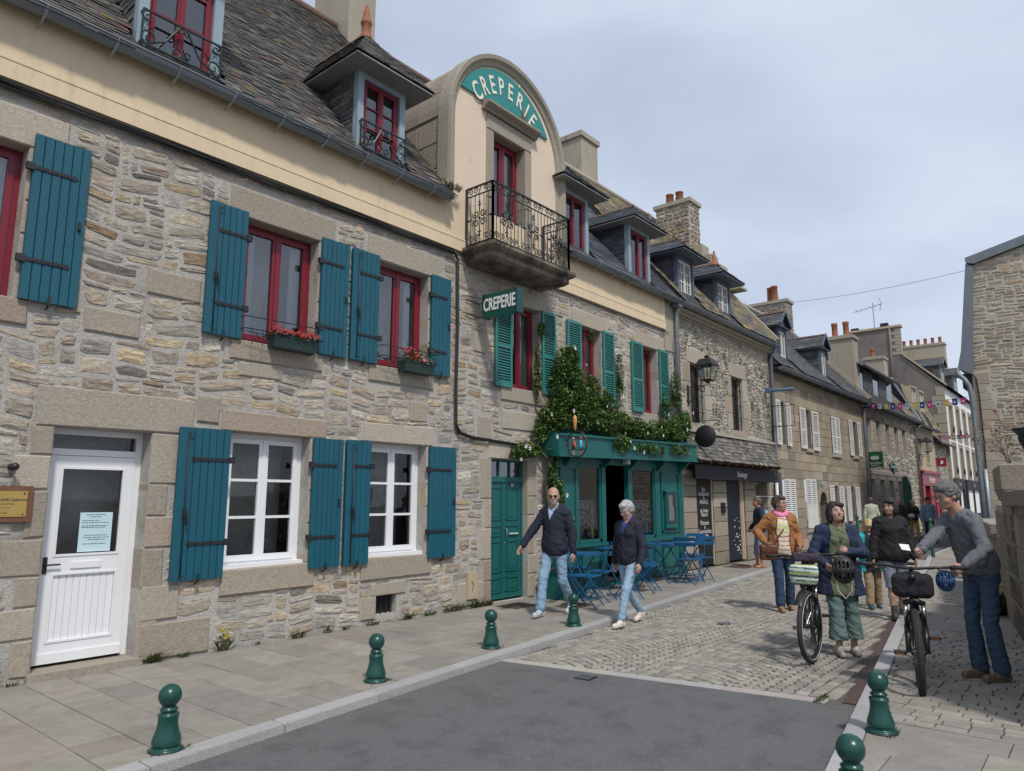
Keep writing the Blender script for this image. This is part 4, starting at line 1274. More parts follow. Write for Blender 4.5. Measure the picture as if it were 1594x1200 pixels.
rm = MB(); rm.add([(9.9, sf + .11, .1), (14.5, sf + .11, .1), (14.5, 9.6, .1), (9.9, 9.6, .1), (9.9, sf + .11, 2.5), (14.5, sf + .11, 2.5), (14.5, 9.6, 2.5), (9.9, 9.6, 2.5)], [(0, 1, 2, 3), (4, 5, 6, 7), (1, 2, 6, 5), (2, 3, 7, 6), (3, 0, 4, 7)])
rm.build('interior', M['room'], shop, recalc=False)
rm = MB()
for k in range(9): rm.lathe([(.03, 0), (.032, .14), (.012, .18), (.012, .23)], 8, (10.62 + .06 * (k % 9), sf + .16 + .03 * (k % 2), .93))
rm.build('window_bottles', M['black'], shop)
rm = MB(); rm.lathe([(.045, 0), (.055, .10), (.03, .17), (.015, .20), (.015, .24)], 10, (11.12, sf + .15, .93)); rm.build('yellow_bottle', mk('yellow_glass', (.62, .45, .04), .3), shop)
rm = MB(); rm.lathe([(.05, 0), (.05, .16), (.03, .20)], 10, (13.12, sf + .15, .93)); rm.build('blue_tin', mk('blue_tin', (.02, .20, .5), .3), shop)
rm = MB(); rm.box(12.55, 12.80, sf + .14, sf + .15, .93, 1.13); rm.build('picture_card', mk('printed_card', (.55, .42, .33), .5, .3, 20), shop)
mn = MB(); mn.box(13.66, 14.12, sf - .06, sf - .001, 1.10, 1.78); mn.box(13.62, 14.16, sf - .07, sf - .002, 1.04, 1.10)
mn.prism([(13.60, 1.78), (14.18, 1.78), (14.18, 1.81), (13.89, 1.90), (13.60, 1.81)], sf - .08, sf - .003)
mc = mn.build('menu_case', G_, shop)
m = MB(); m.box(13.74, 13.91, sf - .066, sf - .061, 1.18, 1.72); m.box(13.91, 13.97, sf - .066, sf - .061, 1.18, 1.48); m.build('menu_sheet', M['white'], mc)
m = MB(); m.quad((13.70, sf - .068, 1.14), (14.08, sf - .068, 1.14), (14.08, sf - .068, 1.75), (13.70, sf - .068, 1.75)); m.build('menu_pane', M['glass_shop'], mc, recalc=False)
cn = MB()                                            # the projecting board canopy
def cz(u, z): return z + (u - 9.55) * .022
cn.add([(9.56, 6.95, cz(9.56, 2.33)), (14.74, 6.95, cz(14.74, 2.33)), (14.74, 6.95, cz(14.74, 2.69)), (9.56, 6.95, cz(9.56, 2.69)),
        (9.56, YW - .01, cz(9.56, 2.37)), (14.74, YW - .01, cz(14.74, 2.37)), (14.74, YW - .01, cz(14.74, 2.86)), (9.56, YW - .01, cz(9.56, 2.86))],
       [(0, 1, 2, 3), (0, 4, 5, 1), (3, 2, 6, 7), (0, 3, 7, 4), (1, 5, 6, 2)])
cn.bar((9.54, 6.94, cz(9.56, 2.70)), (14.76, 6.94, cz(14.74, 2.70)), .05, .035); cn.bar((9.54, 6.945, cz(9.56, 2.345)), (14.76, 6.945, cz(14.74, 2.345)), .03, .03)
cn.build('canopy_board', G_, shop)
br = MB()
for uu in (10.1, 11.35, 12.3, 13.4, 14.4): br.prism([(sf, 2.46), (sf, 2.20), (6.98, 2.40), (6.98, 2.46)], uu - .03, uu + .03, plane='yz')
br.build('canopy_bracket', G_, shop)
m = MB(); m.box(12.0, 12.12, sf - .12, sf - .02, 2.30, 2.44); m.build('flood_lamp', M['white_old'], shop)

# planter box and climbing rose are things of their own
pb = thing('planter_box', (9.62, 6.98, SW), 'green wooden planter box between the green door and the cafe window', 'planter')
m = MB(); m.box(9.36, 9.92, 6.72, 7.16, .06, .50); m.box(9.34, 9.94, 6.70, 7.18, .47, .51)
for uu in (9.34, 9.90): m.box(uu, uu + .04, 6.70, 6.74, .06, .47)
m.build('box', M['green_paint'], pb)
m = MB(); m.box(9.38, 9.90, 6.74, 7.14, .505, .515); m.build('soil', M['stem'], pb)
# ================================================================== HOUSE 2 (bakery)
T2 = Tf(7.40)
h2 = thing('bakery_house', (17.7, 7.4, SW), 'stone bakery house with slate lean-to, navy shop board and two barred upstairs windows', 'house')
O2 = [(15.50, 16.28, 3.42, 4.86), (17.92, 18.68, 3.42, 4.86)]
z2 = [(14.6, 20.8, -1, 3.28)]
for o in O2: z2 += surround(h2, T2, *o, lint=(.14, .24, .36), sill=(.10, .16, .14), jw=(.26, .42), reveal=.26, hmin=.34, hmax=.5, k=1.02)
m = MB(); wall_holes(m, T2, 14.68, 20.74, 2.2, 6.0, O2, .26)
m.box(15.0, 20.7, 8.05, 8.1, .1, 2.4); m.box(14.7, 20.7, 7.42, 9, 6.0, 6.02)
m.build('wall', M['mortar_pale'], h2, recalc=False)
PALE = [((.47, .44, .385), 5), ((.42, .385, .32), 5), ((.36, .335, .29), 3), ((.30, .28, .245), 2), ((.50, .475, .42), 3)]
rubble(T2, 14.72, 20.70, 3.26, 5.86, z2, h2, cw=.07, ch=.055, joint=.016, depth=.030, cols=PALE, n_ind=220, rough=.26,
       sizes=[((1, 1), 2), ((2, 1), 5), ((2, 2), 3), ((3, 1), 4), ((3, 2), 2), ((1, 2), 1)])
for a, b, c, d in O2:
    w = window(h2, a, b, c, d, 7.4 + .2, 'iron', rows=4, leaves=2, fw=.04, sw=.03, curtain=False)
    g = MB()
    for k in range(4): uu = a + (b - a) * (k + .5) / 4; g.bar((uu, 7.44, c), (uu, 7.44, d), .018)
    for zz in (c + .3, c + .7, c + 1.1): g.bar((a, 7.445, zz), (b, 7.445, zz), .014)
    g.build('window_bars', M['iron'], w)
# corbel course and gutter
cm = MB(); cm.col = (.40, .36, .29)
cm.box(14.68, 20.74, 7.22, 7.39, 5.985, 6.06); cm.box(14.68, 20.74, 7.36, 7.39, 5.86, 5.90)
uu = 14.72
while uu < 20.7: cm.box(uu, uu + .075, 7.28, 7.39, 5.90, 5.984); uu += .135
cm.build('dentil_cornice', M['granite'], h2)
gutter(h2, 14.72, 20.78, 7.14, 6.13)
m = MB(); m.tube([(20.72, 7.14, 6.05), (20.72, 7.2, 5.95), (20.72, 7.30, 5.8), (20.72, 7.32, 3.0), (20.72, 7.30, 2.0)], .045, 10)
for zz in (5.2, 4.1, 3.2): m.lathe([(.05, 0), (.05, .04)], 10, (20.72, 7.31, zz))
m.build('downpipe', M['zinc'], h2)
m = MB(); m.tube([(20.60, 7.33, 5.8), (20.60, 7.34, 2.2)], .02, 6); m.tube([(20.84, 7.30, .1), (20.84, 7.30, 2.4)], .05, 8); m.build('drain_cable', M['cable'], h2)
m = MB(); m.tube([(20.62, 7.31, .08), (20.62, 7.31, 2.1)], .045, 8); m.build('lower_downpipe', M['white_old'], h2)
TAN2 = 1.22; YR2 = 11.2
rl2 = lambda z: 7.1 + (z - 6.2) / TAN2
zr2 = 6.2 + TAN2 * (YR2 - 7.1)
m = MB(); m.add([(14.7, 7.1, 6.16), (20.74, 7.1, 6.16), (20.74, YR2, zr2 - .03), (14.7, YR2, zr2 - .03), (14.7, 15.3, 6.2), (20.74, 15.3, 6.2)], [(0, 1, 2, 3), (3, 2, 5, 4), (1, 5, 2), (0, 3, 4)])
r2 = m.build('roof', M['slatebed'], h2, recalc=False)
LICH = [((.12, .11, .09), 3), ((.17, .15, .11), 3), ((.09, .085, .08), 2), ((.30, .19, .045), 1.3), ((.24, .20, .10), 1.2), ((.38, .26, .06), .5)]
def clip2(p):
    return not any(a < p.x < b and p.z < 7.5 for a, b in ((15.05, 16.0), (17.3, 18.25)))
slates(r2, (14.7, 7.08, 6.19), (20.74, 7.08, 6.19), (14.7, YR2, zr2), (20.74, YR2, zr2), .22, .13, 'slate', LICH, 0, clip=clip2)
m = MB(); m.bar((20.72, 7.08, 6.25), (20.72, YR2, zr2 + .06), .20, .14); m.tube([(14.7, YR2, zr2), (20.7, YR2, zr2)], .1, 7); m.build('coping', M['concrete'], r2)
FIN2 = [(.14, -.05), (.13, 0), (.08, .06), (.05, .1), (.05, .26), (.03, .28), (.028, .36), (.001, .38)]
dormer(h2, 15.10, 15.98, 7.44, 6.28, 7.48, (8.0, 7.62), rl2, 'darkblue', 'white_old', post=.08, sl_cols=NEW_SL, sl_mat='slate_new', rows=4, cols=2, slw=.22, slc=.12, soff='darkblue')
dormer(h2, 17.32, 18.22, 7.44, 6.28, 7.42, (7.95, 7.62), rl2, 'darkblue', 'white_old', post=.08, sl_cols=NEW_SL, sl_mat='slate_new', rows=4, cols=2, slw=.22, slc=.12, finial=FIN2, soff='darkblue')
def rubble_chimney(parent, x0, x1, y0, y1, z0, z1, pots, potz=.4, slope=True):
    m = MB(); m.box(x0, x1, y0, y1, z0, z1); c = m.build('chimney', M['mortar'], parent)
    m = MB()
    for (T, a, b) in ((Tf(y0), x0, x1), (lambda u, z, d: (x0 - d, u, z), y0, y1)):
        z = z0 + .05
        while z < z1 - .08:
            h = random.uniform(.09, .17); u = a
            while u < b - .05:
                w = min(random.uniform(.12, .34), b - u); vv = random.uniform(.7, 1.1); m.col = tuple(q * vv for q in wchoice(STONE_COLS + [((.36, .30, .12), 3)]))
                stone_geo(m, T, u + .01, u + w - .008, z, z + h - .015, .03, wp=False); u += w
            z += h
    s_ = m.build('chimney_stones', M['stone'], c, recalc=True); s_['kind'] = 'stuff'
    m = MB(); m.col = (.38, .36, .29); m.box(x0 - .07, x1 + .07, y0 - .07, y1 + .07, z1, z1 + .13); m.build('cap', M['granite'], c)
    for (px, py, r) in pots:
        k = MB(); k.lathe([(r, 0), (r * .95, .05), (r * .8, potz * .9), (r * .9, potz * .92), (r * .9, potz), (r * .65, potz), (r * .6, .1)], 12, (px, py, z1 + .12)); k.build('chimney_pot', M['terracotta'], c)
    return c
rubble_chimney(h2, 20.45, 21.15, 9.55, 10.75, 8.5, 11.2, ((20.8, 10.05, .15), (20.8, 10.4, .15)), .45)
m = MB(); m.col = (.35, .32, .24)
for k in range(5): m.box(20.50, 21.0, 9.5 - .3 * (k + 1), 9.5 - .3 * k, 8, 9.78 - .40 * k - random.uniform(0, .12))
m.build('stepped_coping', M['concrete'], h2)
# ground floor: pillars, board, doors
for (a, b) in ((14.98, 15.70), (16.66, 17.42), (18.62, 19.35), (20.25, 20.90)):
    z = .06
    while z < 2.2:
        h = random.uniform(.26, .38); h = min(h, 2.36 - z)
        block(h2, Tf(7.46), a, b, z, z + h - .012, 'pillar_stone', .012, -.42, k=random.uniform(.66, .84)); z += h
m = MB(); m.box(15.70, 16.64, 7.50, 7.54, .10, 2.2); tb = m.build('text_board', M['black'], h2)
for i, (t, s_) in enumerate((("Pain", .15), ("traditionnel", .15), ("de", .13), ("FRANCE", .15), ("-", .1), ("au Levain", .14), ("Naturel", .14), ("-", .1), ("P\u00e2tisserie", .15), ("et", .13), ("Gourmandises", .15), ("sucr\u00e9es", .15))):
    text(t, s_, (16.17, 7.494, 1.86 - i * .098), FACE, 'white_old', tb, 'board_text', .001, sx=.82)
m = MB(); m.box(17.42, 18.40, 7.53, 7.57, .10, 2.2); bd2 = m.build('bakery_door', M['navyboard'], h2)
m = MB(); random.seed(21)
for k in range(26):
    x, z = random.uniform(17.9, 18.5), random.choice([random.uniform(.2, .75), random.uniform(.3, 1.3)]); m.ball((min(x, 18.3), 7.528, z), random.uniform(.012, .022), 4)
m.build('door_dots', M['white_old'], bd2)
m = MB(); m.box(18.40, 18.46, 7.49, 7.6, .1, 2.2); m.box(18.50, 18.58, 7.49, 7.6, .1, 2.2); m.box(16.58, 16.64, 7.485, 7.499, .1, 2.2); m.build('door_frame', M['beige'], h2)
m = MB(); m.box(19.35, 20.25, 7.95, 8.0, .1, 2.2); m.build('doorway_dark_panel', M['room'], h2)  # near-black panel; its colour stands for the shade inside the open doorway
m = MB(); m.box(17.02, 17.22, 7.40, 7.448, 1.30, 1.55); m.build('post_box', M['black'], h2)
m = MB(); m.box(19.72, 19.98, 7.38, 7.44, 1.0, 1.5) if False else m.box(20.45, 20.75, 7.38, 7.446, 1.05, 1.45); m.build('wall_box', M['white_old'], h2)
m = MB(); m.box(15.08, 20.12, 7.16, 7.24, 2.10, 2.42); m.box(15.08, 20.12, 7.24, 7.44, 2.36, 2.42); fb = m.build('shop_board', M['navyboard'], h2)
text('Boulanger', .20, (17.78, 7.155, 2.25), FACE, 'cream_letter', fb, 'shop_name', .002, sx=.80)
m = MB(); m.box(14.9, 20.6, 7.35, 7.44, 2.30, 3.0); m.build('lintel_beam', M['wood'], h2)
LT = [(14.78, 6.93, 2.50), (20.06, 6.93, 2.50), (14.85, 7.39, 3.17), (20.62, 7.39, 3.25)]
m = MB(); m.add([tuple(p) for p in LT] + [(14.78, 7.39, 2.46), (20.3, 7.39, 2.46)], [(0, 1, 3, 2), (0, 4, 5, 1), (0, 2, 4), (1, 5, 3)]); lt = m.build('lean_to_roof', M['slatebed'], h2, recalc=False)
slates(lt, LT[0], LT[1], LT[2], LT[3], .19, .105, 'slate', [((.105, .10, .085), 4), ((.14, .13, .105), 4), ((.17, .16, .13), 2), ((.08, .078, .072), 2), ((.22, .20, .15), 1)], 150, lift=.022, thick=.014)
m = MB()
for k in range(11): uu = 15.0 + k * .5; m.bar((uu, 7.38, 2.50), (uu, 6.96, 2.47), .05, .05)
m.build('rafter_ends', M['wood'], lt)['kind'] = 'stuff'
m = MB(); m.col = (.42, .39, .33); m.box(14.8, 20.66, 7.30, 7.40, 3.19, 3.26); m.build('flashing_course', M['granite'], h2)

# ================================================================== HOUSE 3 (ashlar, white shutters)
T3 = Tf(7.42)
h3 = thing('white_shutter_house', (26, 7.42, SW), 'grey-brown ashlar house with white louvred shutters and an arched door', 'house')
O3 = [(21.46, 21.93, 3.28, 4.56), (23.76, 24.36, 3.28, 4.54), (26.62, 27.52, 3.28, 4.54), (29.30, 30.02, 3.32, 4.62),
      (21.40, 22.34, .40, 2.23), (23.36, 24.36, .74, 2.28), (24.80, 25.58, .06, 1.90), (26.36, 26.95, .84, 2.10), (28.42, 29.05, .84, 2.09)]
m = MB(); wall_holes(m, T3, 20.76, 31.12, -.1, 5.5, O3, .25); m.build('wall', mk('dark_joint', (.16, .145, .115), .95), h3, recalc=False)
pieces = []
z = .08; row = 0
ASH = [((.34, .285, .21), 5), ((.30, .255, .19), 4), ((.38, .325, .245), 3), ((.27, .235, .185), 2), ((.33, .27, .21), 3)]
while z < 5.42:
    h = random.uniform(.26, .37); h = min(h, 5.45 - z)
    u = 20.78 + random.uniform(-.3, 0)
    while u < 31.1:
        w = random.uniform(.35, .75); a, b = max(20.78, u), min(31.1, u + w); u += w
        segs = [(a, b, z, z + h)]
        for (p, q, r, s_) in O3:
            ns = []
            for (x0, x1, y0, y1) in segs:
                if x1 <= p or x0 >= q or y1 <= r or y0 >= s_: ns.append((x0, x1, y0, y1)); continue
                if x0 < p: ns.append((x0, p, y0, y1))
                if x1 > q: ns.append((q, x1, y0, y1))
                if x0 < q and x1 > p:
                    if y0 < r: ns.append((max(x0, p), min(x1, q), y0, r))
                    if y1 > s_: ns.append((max(x0, p), min(x1, q), s_, y1))
            segs = ns
        for (x0, x1, y0, y1) in segs:
            if x1 - x0 < .04 or y1 - y0 < .03: continue
            c = wchoice(ASH); v = random.uniform(.85, 1.14); c = tuple(q * v for q in c)
            def fn(mb, g=(x0, x1, y0, y1), c=c):
                mb.col = c; block_geo(mb, T3, g[0] + .006, g[1] - .006, g[2] + .005, g[3] - .005, .012, -.02, .008, .004)
            pieces.append(((x1 - x0) * (y1 - y0), T3((x0 + x1) / 2, (y0 + y1) / 2, 0), fn))
    z += h
emit_pieces(pieces, 'ashlar_block', M['granite'], h3, 300)
for i, (a, b, c, d) in enumerate(O3):
    if i in (2, 4, 5, 6): continue
    window(h3, a, b, c, d, 7.42 + .18, 'white_old', rows=2, leaves=2, fw=.04, sw=.03, curtain=False)
def wsh(a, b, c, d, solid=False): louvre_shutter(h3, a, b, c, d, 7.36, 'white_old', pitch=.06, solid_bottom=solid)
wsh(21.08, 21.42, 3.24, 4.58); wsh(21.96, 22.28, 3.24, 4.56)
wsh(23.22, 23.74, 3.24, 4.56); wsh(24.40, 25.05, 3.24, 4.54)
wsh(26.60, 27.06, 3.26, 4.56); wsh(27.08, 27.54, 3.26, 4.56)
wsh(28.85, 29.27, 3.28, 4.64); wsh(30.05, 30.45, 3.30, 4.64)
wsh(21.40, 21.86, .38, 2.24, True); wsh(21.88, 22.34, .38, 2.24, True)
wsh(23.36, 23.85, .74, 2.28, True); wsh(23.87, 24.36, .74, 2.28, True)
wsh(25.86, 26.33, .84, 2.12, True); wsh(26.98, 27.50, .84, 2.10, True); wsh(27.92, 28.38, .86, 2.10, True); wsh(29.08, 29.60, .86, 2.10, True)
for (a, b, z_) in ((23.30, 24.42, .74), (26.3, 27.0, .84), (28.36, 29.1, .84), (23.7, 24.42, 3.28), (26.56, 27.58, 3.26), (29.2, 30.1, 3.3)): block(h3, T3, a, b, z_ - .14, z_ - .02, 'sill_stone', .07, -.02, k=.85)
m = MB(); m.box(24.8, 25.58, 7.66, 7.70, .06, 1.9); m.build('arched_door', M['wood'], h3)
m = MB(); m.col = (.30, .26, .20)
n = 10
pts_o = [(25.19 + .52 * cos(pi - pi * k / n), 1.52 + .52 * sin(pi - pi * k / n)) for k in range(n + 1)]
pts_i = [(25.19 + .37 * cos(pi - pi * k / n), 1.52 + .37 * sin(pi - pi * k / n)) for k in range(n + 1)]
for k in range(n): m.prism([pts_o[k], pts_o[k + 1], pts_i[k + 1], pts_i[k]], 7.39, 7.62)
for k in range(n):          # spandrels
    (a, b), (c, d) = pts_i[k], pts_i[k + 1]; m.prism([(a, b), (c, d), (c, 1.93), (a, 1.93)], 7.412, 7.60)
m.build('door_arch', M['granite'], h3)
m = MB(); m.box(25.05, 25.16, 7.35, 7.41, 2.12, 2.24); m.build('blue_number_plate', mk('pale_blue_enamel', (.30, .48, .62), .4), h3)
gutter(h3, 20.9, 31.2, 7.12, 5.52, step=1.0)
TAN3 = 1.1; YR3 = 10.3
rl3 = lambda z: 7.1 + (z - 5.6) / TAN3
zr3 = 5.6 + TAN3 * (YR3 - 7.1)
m = MB(); m.box(20.8, 31.1, 7.15, 7.42, 5.45, 5.52); m.add([(20.78, 7.1, 5.56), (31.12, 7.1, 5.56), (31.12, YR3, zr3 - .03), (20.78, YR3, zr3 - .03), (20.78, 13.5, 5.6), (31.12, 13.5, 5.6)], [(0, 1, 2, 3), (3, 2, 5, 4), (1, 5, 2), (0, 3, 4)]); r3 = m.build('roof', M['slatebed'], h3, recalc=False)
def clip3(p): return not any(a < p.x < b and p.z < 7.0 for a, b in ((22.3, 23.1), (26.5, 27.4)))
SL3 = [((.075, .080, .088), 4), ((.060, .065, .072), 4), ((.10, .10, .10), 2), ((.13, .12, .10), .8)]
slates(r3, (20.78, 7.08, 5.59), (31.12, 7.08, 5.59), (20.78, YR3, zr3), (31.12, YR3, zr3), .24, .14, 'slate', SL3, 0, clip=clip3)
m = MB(); m.bar((31.12, 7.05, 5.66), (31.12, YR3, zr3 + .06), .26, .12); m.tube([(20.78, YR3, zr3 + .02), (31.1, YR3, zr3 + .02)], .1, 6); m.build('coping', M['concrete'], r3)
dormer(h3, 22.36, 23.05, 7.60, 6.10, 7.08, (7.62, 7.6), rl3, 'darkblue', 'white_old', post=.04, hip=False, sl_cols=SL3, rows=1, slw=.24, slc=.13, overhang=.14, eave=.16)
dormer(h3, 26.62, 27.34, 7.60, 6.02, 7.08, (7.62, 7.6), rl3, 'darkblue', 'white_old', post=.04, hip=False, sl_cols=SL3, rows=1, slw=.24, slc=.13, overhang=.14, eave=.16)
rubble_chimney(h3, 28.3, 28.8, 8.85, 10.1, 7.2, 9.45, ((28.5, 9.35, .19), (28.6, 9.75, .13)), .62) if False else rubble_chimney(h3, 21.3, 21.9, 7.55 + .6, 8.9, 7.0, 7.75, ((21.6, 8.45, .14),), .45) if False else rubble_chimney(h3, 31.0, 31.7, 10.1, 11.8, 8.6, 10.25, ((31.3, 10.7, .17), (31.4, 10.95, .13)), .75)
chimney(h3, 31.05, 31.8, 7.55, 8.55, 5.6, 8.25, 'concrete', cap=.12, pots=((31.4, 7.85, .62), (31.4, 8.3, .62)))
m = MB(); m.tube([(31.0, 7.12, 5.45), (31.1, 7.25, 5.3), (31.1, 7.34, 5.15), (31.1, 7.35, .1)], .06, 8); m.build('downpipe', M['zinc_light'], h3)
m = MB(); m.tube([(31.3, 7.37, 5.3), (31.3, 7.37, .1)], .05, 5); m.build('cable', M['cable'], h3)

# ================================================================== HOUSE 4 (supermarket)
T4 = Tf(7.44)
h4 = thing('supermarket_house', (36.3, 7.44, SW), 'long stone house with narrow windows and a green supermarket sign', 'house')
O4 = [(31.62 + 1.66 * k, 32.42 + 1.66 * k, 3.58, 4.98) for k in range(5)] + [(31.60 + 1.68 * k, 32.38 + 1.68 * k, 1.12 if k != 2 else .06, 2.45) for k in range(5)]
m = MB(); wall_holes(m, T4, 31.14, 41.2, -.1, 5.55, O4, .35); m.build('wall', M['mortar'], h4, recalc=False)
zz4 = list(O4)
for (a, b, c, d) in O4:
    for (p, q) in ((a - .24, a), (b, b + .24)):
        z = c
        while z < d - .1:
            h = min(random.uniform(.3, .5), d - z); block(h4, T4, p + .01, q - .003, z, z + h - .012, 'jamb_stone', .025, -.30, k=.92); z += h
        zz4.append((p, q, c, d))
    block(h4, T4, a - .24, b + .24, d + .003, d + .26, 'lintel', .03, -.30, k=.92); zz4.append((a - .24, b + .24, d, d + .26))
    window(h4, a, b, c, d, 7.44 + .28, 'wood', rows=2, leaves=2, fw=.04, sw=.035, curtain=False, name='window')
block(h4, T4, 31.2, 39.7, 2.66, 2.84, 'string_course', .05, -.02, k=1.0); zz4.append((31.1, 39.8, 2.64, 2.86))
S4 = [((.37, .325, .24), 5), ((.33, .285, .21), 4), ((.41, .365, .28), 3), ((.27, .24, .185), 2)]
rubble(T4, 31.16, 41.2, .1, 5.45, zz4, h4, cw=.13, ch=.10, joint=.03, depth=.035, cols=S4, n_ind=40, rough=.2)
gutter(h4, 31.25, 41.6, 7.1, 5.55, step=1.4)
m = MB(); m.box(31.15, 41.3, 7.1, 7.45, 5.50, 5.56); m.build('eaves_board', M['darkblue'], h4)
rl4 = lambda z: 7.1 + (z - 5.62) / 1.25
m = MB(); m.add([(31.12, 7.1, 5.6), (41.4, 7.1, 5.6), (41.4, 9.0, 7.95), (31.12, 9.0, 7.95), (31.12, 11, 8.5), (41.4, 11, 8.5), (31.12, 14, 5.6), (41.4, 14, 5.6)], [(0, 1, 2, 3), (3, 2, 5, 4), (4, 5, 7, 6), (1, 7, 5, 2), (0, 3, 4, 6)]); r4 = m.build('roof', M['slatebed'], h4, recalc=False)
slates(r4, (31.2, 7.08, 5.62), (41.4, 7.08, 5.62), (31.2, 9.0, 7.98), (41.4, 9.0, 7.98), .3, .17, 'slate', LICH, 0, clip=lambda p: not (31.5 < p.x < 37.9 and p.z < 7.4))
m = MB(); m.box(31.55, 37.8, 7.62, 7.70, 6.2, 7.2); ld = m.build('long_dormer', M['black'], h4)
m = MB(); m.quad((31.55, 7.64, 6.2), (31.55, 7.64, 7.3), (31.55, 8.55, 7.35)); m.build('cheek', M['slatebed'], ld, recalc=False)
slates(ld, (31.5, 7.64, 6.3), (31.5, 7.75, 6.3), (31.5, 7.64, 7.3), (31.5, 8.6, 7.3), .22, .11, 'slate_new', SL3, 0, name='cheek_slates')
for (a, b) in ((32.5, 34.1), (35.1, 36.6)): slates(ld, (a, 7.60, 6.22), (b, 7.60, 6.22), (a, 7.60, 7.18), (b, 7.60, 7.18), .22, .10, 'slate', S4 and SL3, 0, name='panel_slates')
for (a, b) in ((31.6, 32.45), (34.15, 35.05), (36.65, 37.7)):
    m = MB(); m.quad((a, 7.605, 6.22), (b, 7.605, 6.22), (b, 7.605, 7.18), (a, 7.605, 7.18)); m.build('pane', M['glass'], ld, recalc=False)
m = MB(); m.add([(31.4, 7.4, 7.22), (38.2, 7.4, 7.22), (38.2, 9.3, 8.15), (31.4, 9.3, 8.15), (31.4, 7.4, 7.16), (38.2, 7.4, 7.16), (38.2, 9.3, 8.09), (31.4, 9.3, 8.09)], [(0, 1, 2, 3), (4, 7, 6, 5), (0, 4, 5, 1), (1, 5, 6, 2), (0, 3, 7, 4)]); m.build('dormer_roof', M['zinc'], ld)
gutter(ld, 31.4, 38.2, 7.34, 7.18, .07, step=1.5)
m = MB(); m.bar((41.3, 7.1, 5.6), (41.3, 8.3, 8.0), .35, .1); m.tube([(41.2, 7.1, 5.4), (41.2, 7.38, 5.2), (41.2, 7.38, .1)], .07, 8); m.build('zinc_hip', M['zinc_light'], h4)
chimney(h4, 41.4, 42.2, 8.6, 9.6, 6.5, 9.1, 'concrete', cap=.12, pots=((41.8, 9.2, .5),))

# ================================================================== HOUSE 5, 6
T5 = Tf(7.46)
h5 = thing('red_shop_house', (44, 7.46, SW), 'narrow beige house with a deep red shopfront and a steep mansard roof', 'house')
O5 = [(42.0, 42.75, 3.6, 4.8), (44.2, 44.95, 3.6, 4.8)]
m = MB(); wall_holes(m, T5, 41.3, 46.6, -.1, 5.5, O5, .3); m.build('wall', M['beige'], h5, recalc=False)
for o in O5:
    window(h5, *o, 7.7, 'wood', rows=2, curtain=False, name='window')
    surround(h5, T5, *o, lint=(.2, .2, .2), sill=(.2, .2, .15), jw=(.2, .22), k=.95)
m = MB(); m.box(41.3, 46.5, 7.15, 7.46, 2.98, 3.12); m.box(41.35, 46.45, 7.25, 7.455, 2.35, 2.98)
for (a, b) in ((41.35, 41.9), (43.3, 43.8), (44.8, 45.3), (46.0, 46.45)): m.box(a, b, 7.27, 7.455, .08, 2.35)
m.box(41.9, 43.3, 7.30, 7.455, .08, .8); m.box(45.3, 46.0, 7.30, 7.455, .08, .8); m.box(43.8, 44.8, 7.33, 7.455, .08, 2.3)
rs = m.build('shopfront', M['redshop'], h5)
for (a, b) in ((41.9, 43.3), (45.3, 46.0)): m = MB(); m.quad((a, 7.4, .8), (b, 7.4, .8), (b, 7.4, 2.35), (a, 7.4, 2.35)); m.build('pane', M['glass'], rs, recalc=False)
text('Atelier', .52, (43.9, 7.245, 2.68), FACE, 'cream_letter', rs, 'shop_name', .003, sx=1.15)
m = MB(); m.add([(41.25, 7.12, 5.5), (46.6, 7.12, 5.5), (46.6, 8.0, 7.75), (41.25, 8.0, 7.75), (41.25, 11, 9.3), (46.6, 11, 9.3), (41.25, 14, 5.5), (46.6, 14, 5.5)], [(0, 1, 2, 3), (3, 2, 5, 4), (4, 5, 7, 6), (1, 7, 5, 2), (0, 3, 4, 6)]); r5 = m.build('mansard_roof', M['slatebed'], h5, recalc=False)
slates(r5, (41.25, 7.1, 5.52), (46.6, 7.1, 5.52), (41.25, 7.98, 7.75), (46.6, 7.98, 7.75), .35, .2, 'slate', LICH, 0, clip=lambda p: not ((41.2 < p.x < 42.5 or 43.2 < p.x < 44.6) and p.z < 7.5))
slates(r5, (41.25, 7.98, 7.76), (46.6, 7.98, 7.76), (41.25, 11, 9.32), (46.6, 11, 9.32), .35, .2, 'slate', LICH, 0)
for a in (41.3, 43.3):
    d_ = MB(); d_.box(a, a + 1.25, 7.36, 8.0, 7.42, 7.50); d_.box(a, a + .1, 7.42, 7.9, 6.2, 7.42); d_.box(a + 1.15, a + 1.25, 7.42, 7.9, 6.2, 7.42); dd = d_.build('dormer', M['beige'], h5)
    window(dd, a + .1, a + 1.15, 6.2, 7.42, 7.5, 'white_old', rows=1, room=.3, curtain=False)
gutter(h5, 41.4, 46.6, 7.1, 5.45, step=2)
T6 = Tf(7.46)
h6 = thing('low_stone_cottage', (48.6, 7.46, SW), 'low stone cottage with slate roof squeezed against the tall white house', 'house')
O6 = [(47.2, 47.8, 3.0, 4.1), (49.2, 49.8, 3.0, 4.1), (47.2, 48.0, .1, 2.1)]
m = MB(); wall_holes(m, T6, 46.65, 50.55, -.1, 4.85, O6, .3); m.build('wall', M['mortar'], h6, recalc=False)
rubble(T6, 46.7, 50.5, .1, 4.8, O6, h6, cw=.17, ch=.12, joint=.035, depth=.03, cols=S4, n_ind=0)
for o in O6: window(h6, *o, 7.7, 'wood', rows=2, curtain=False)
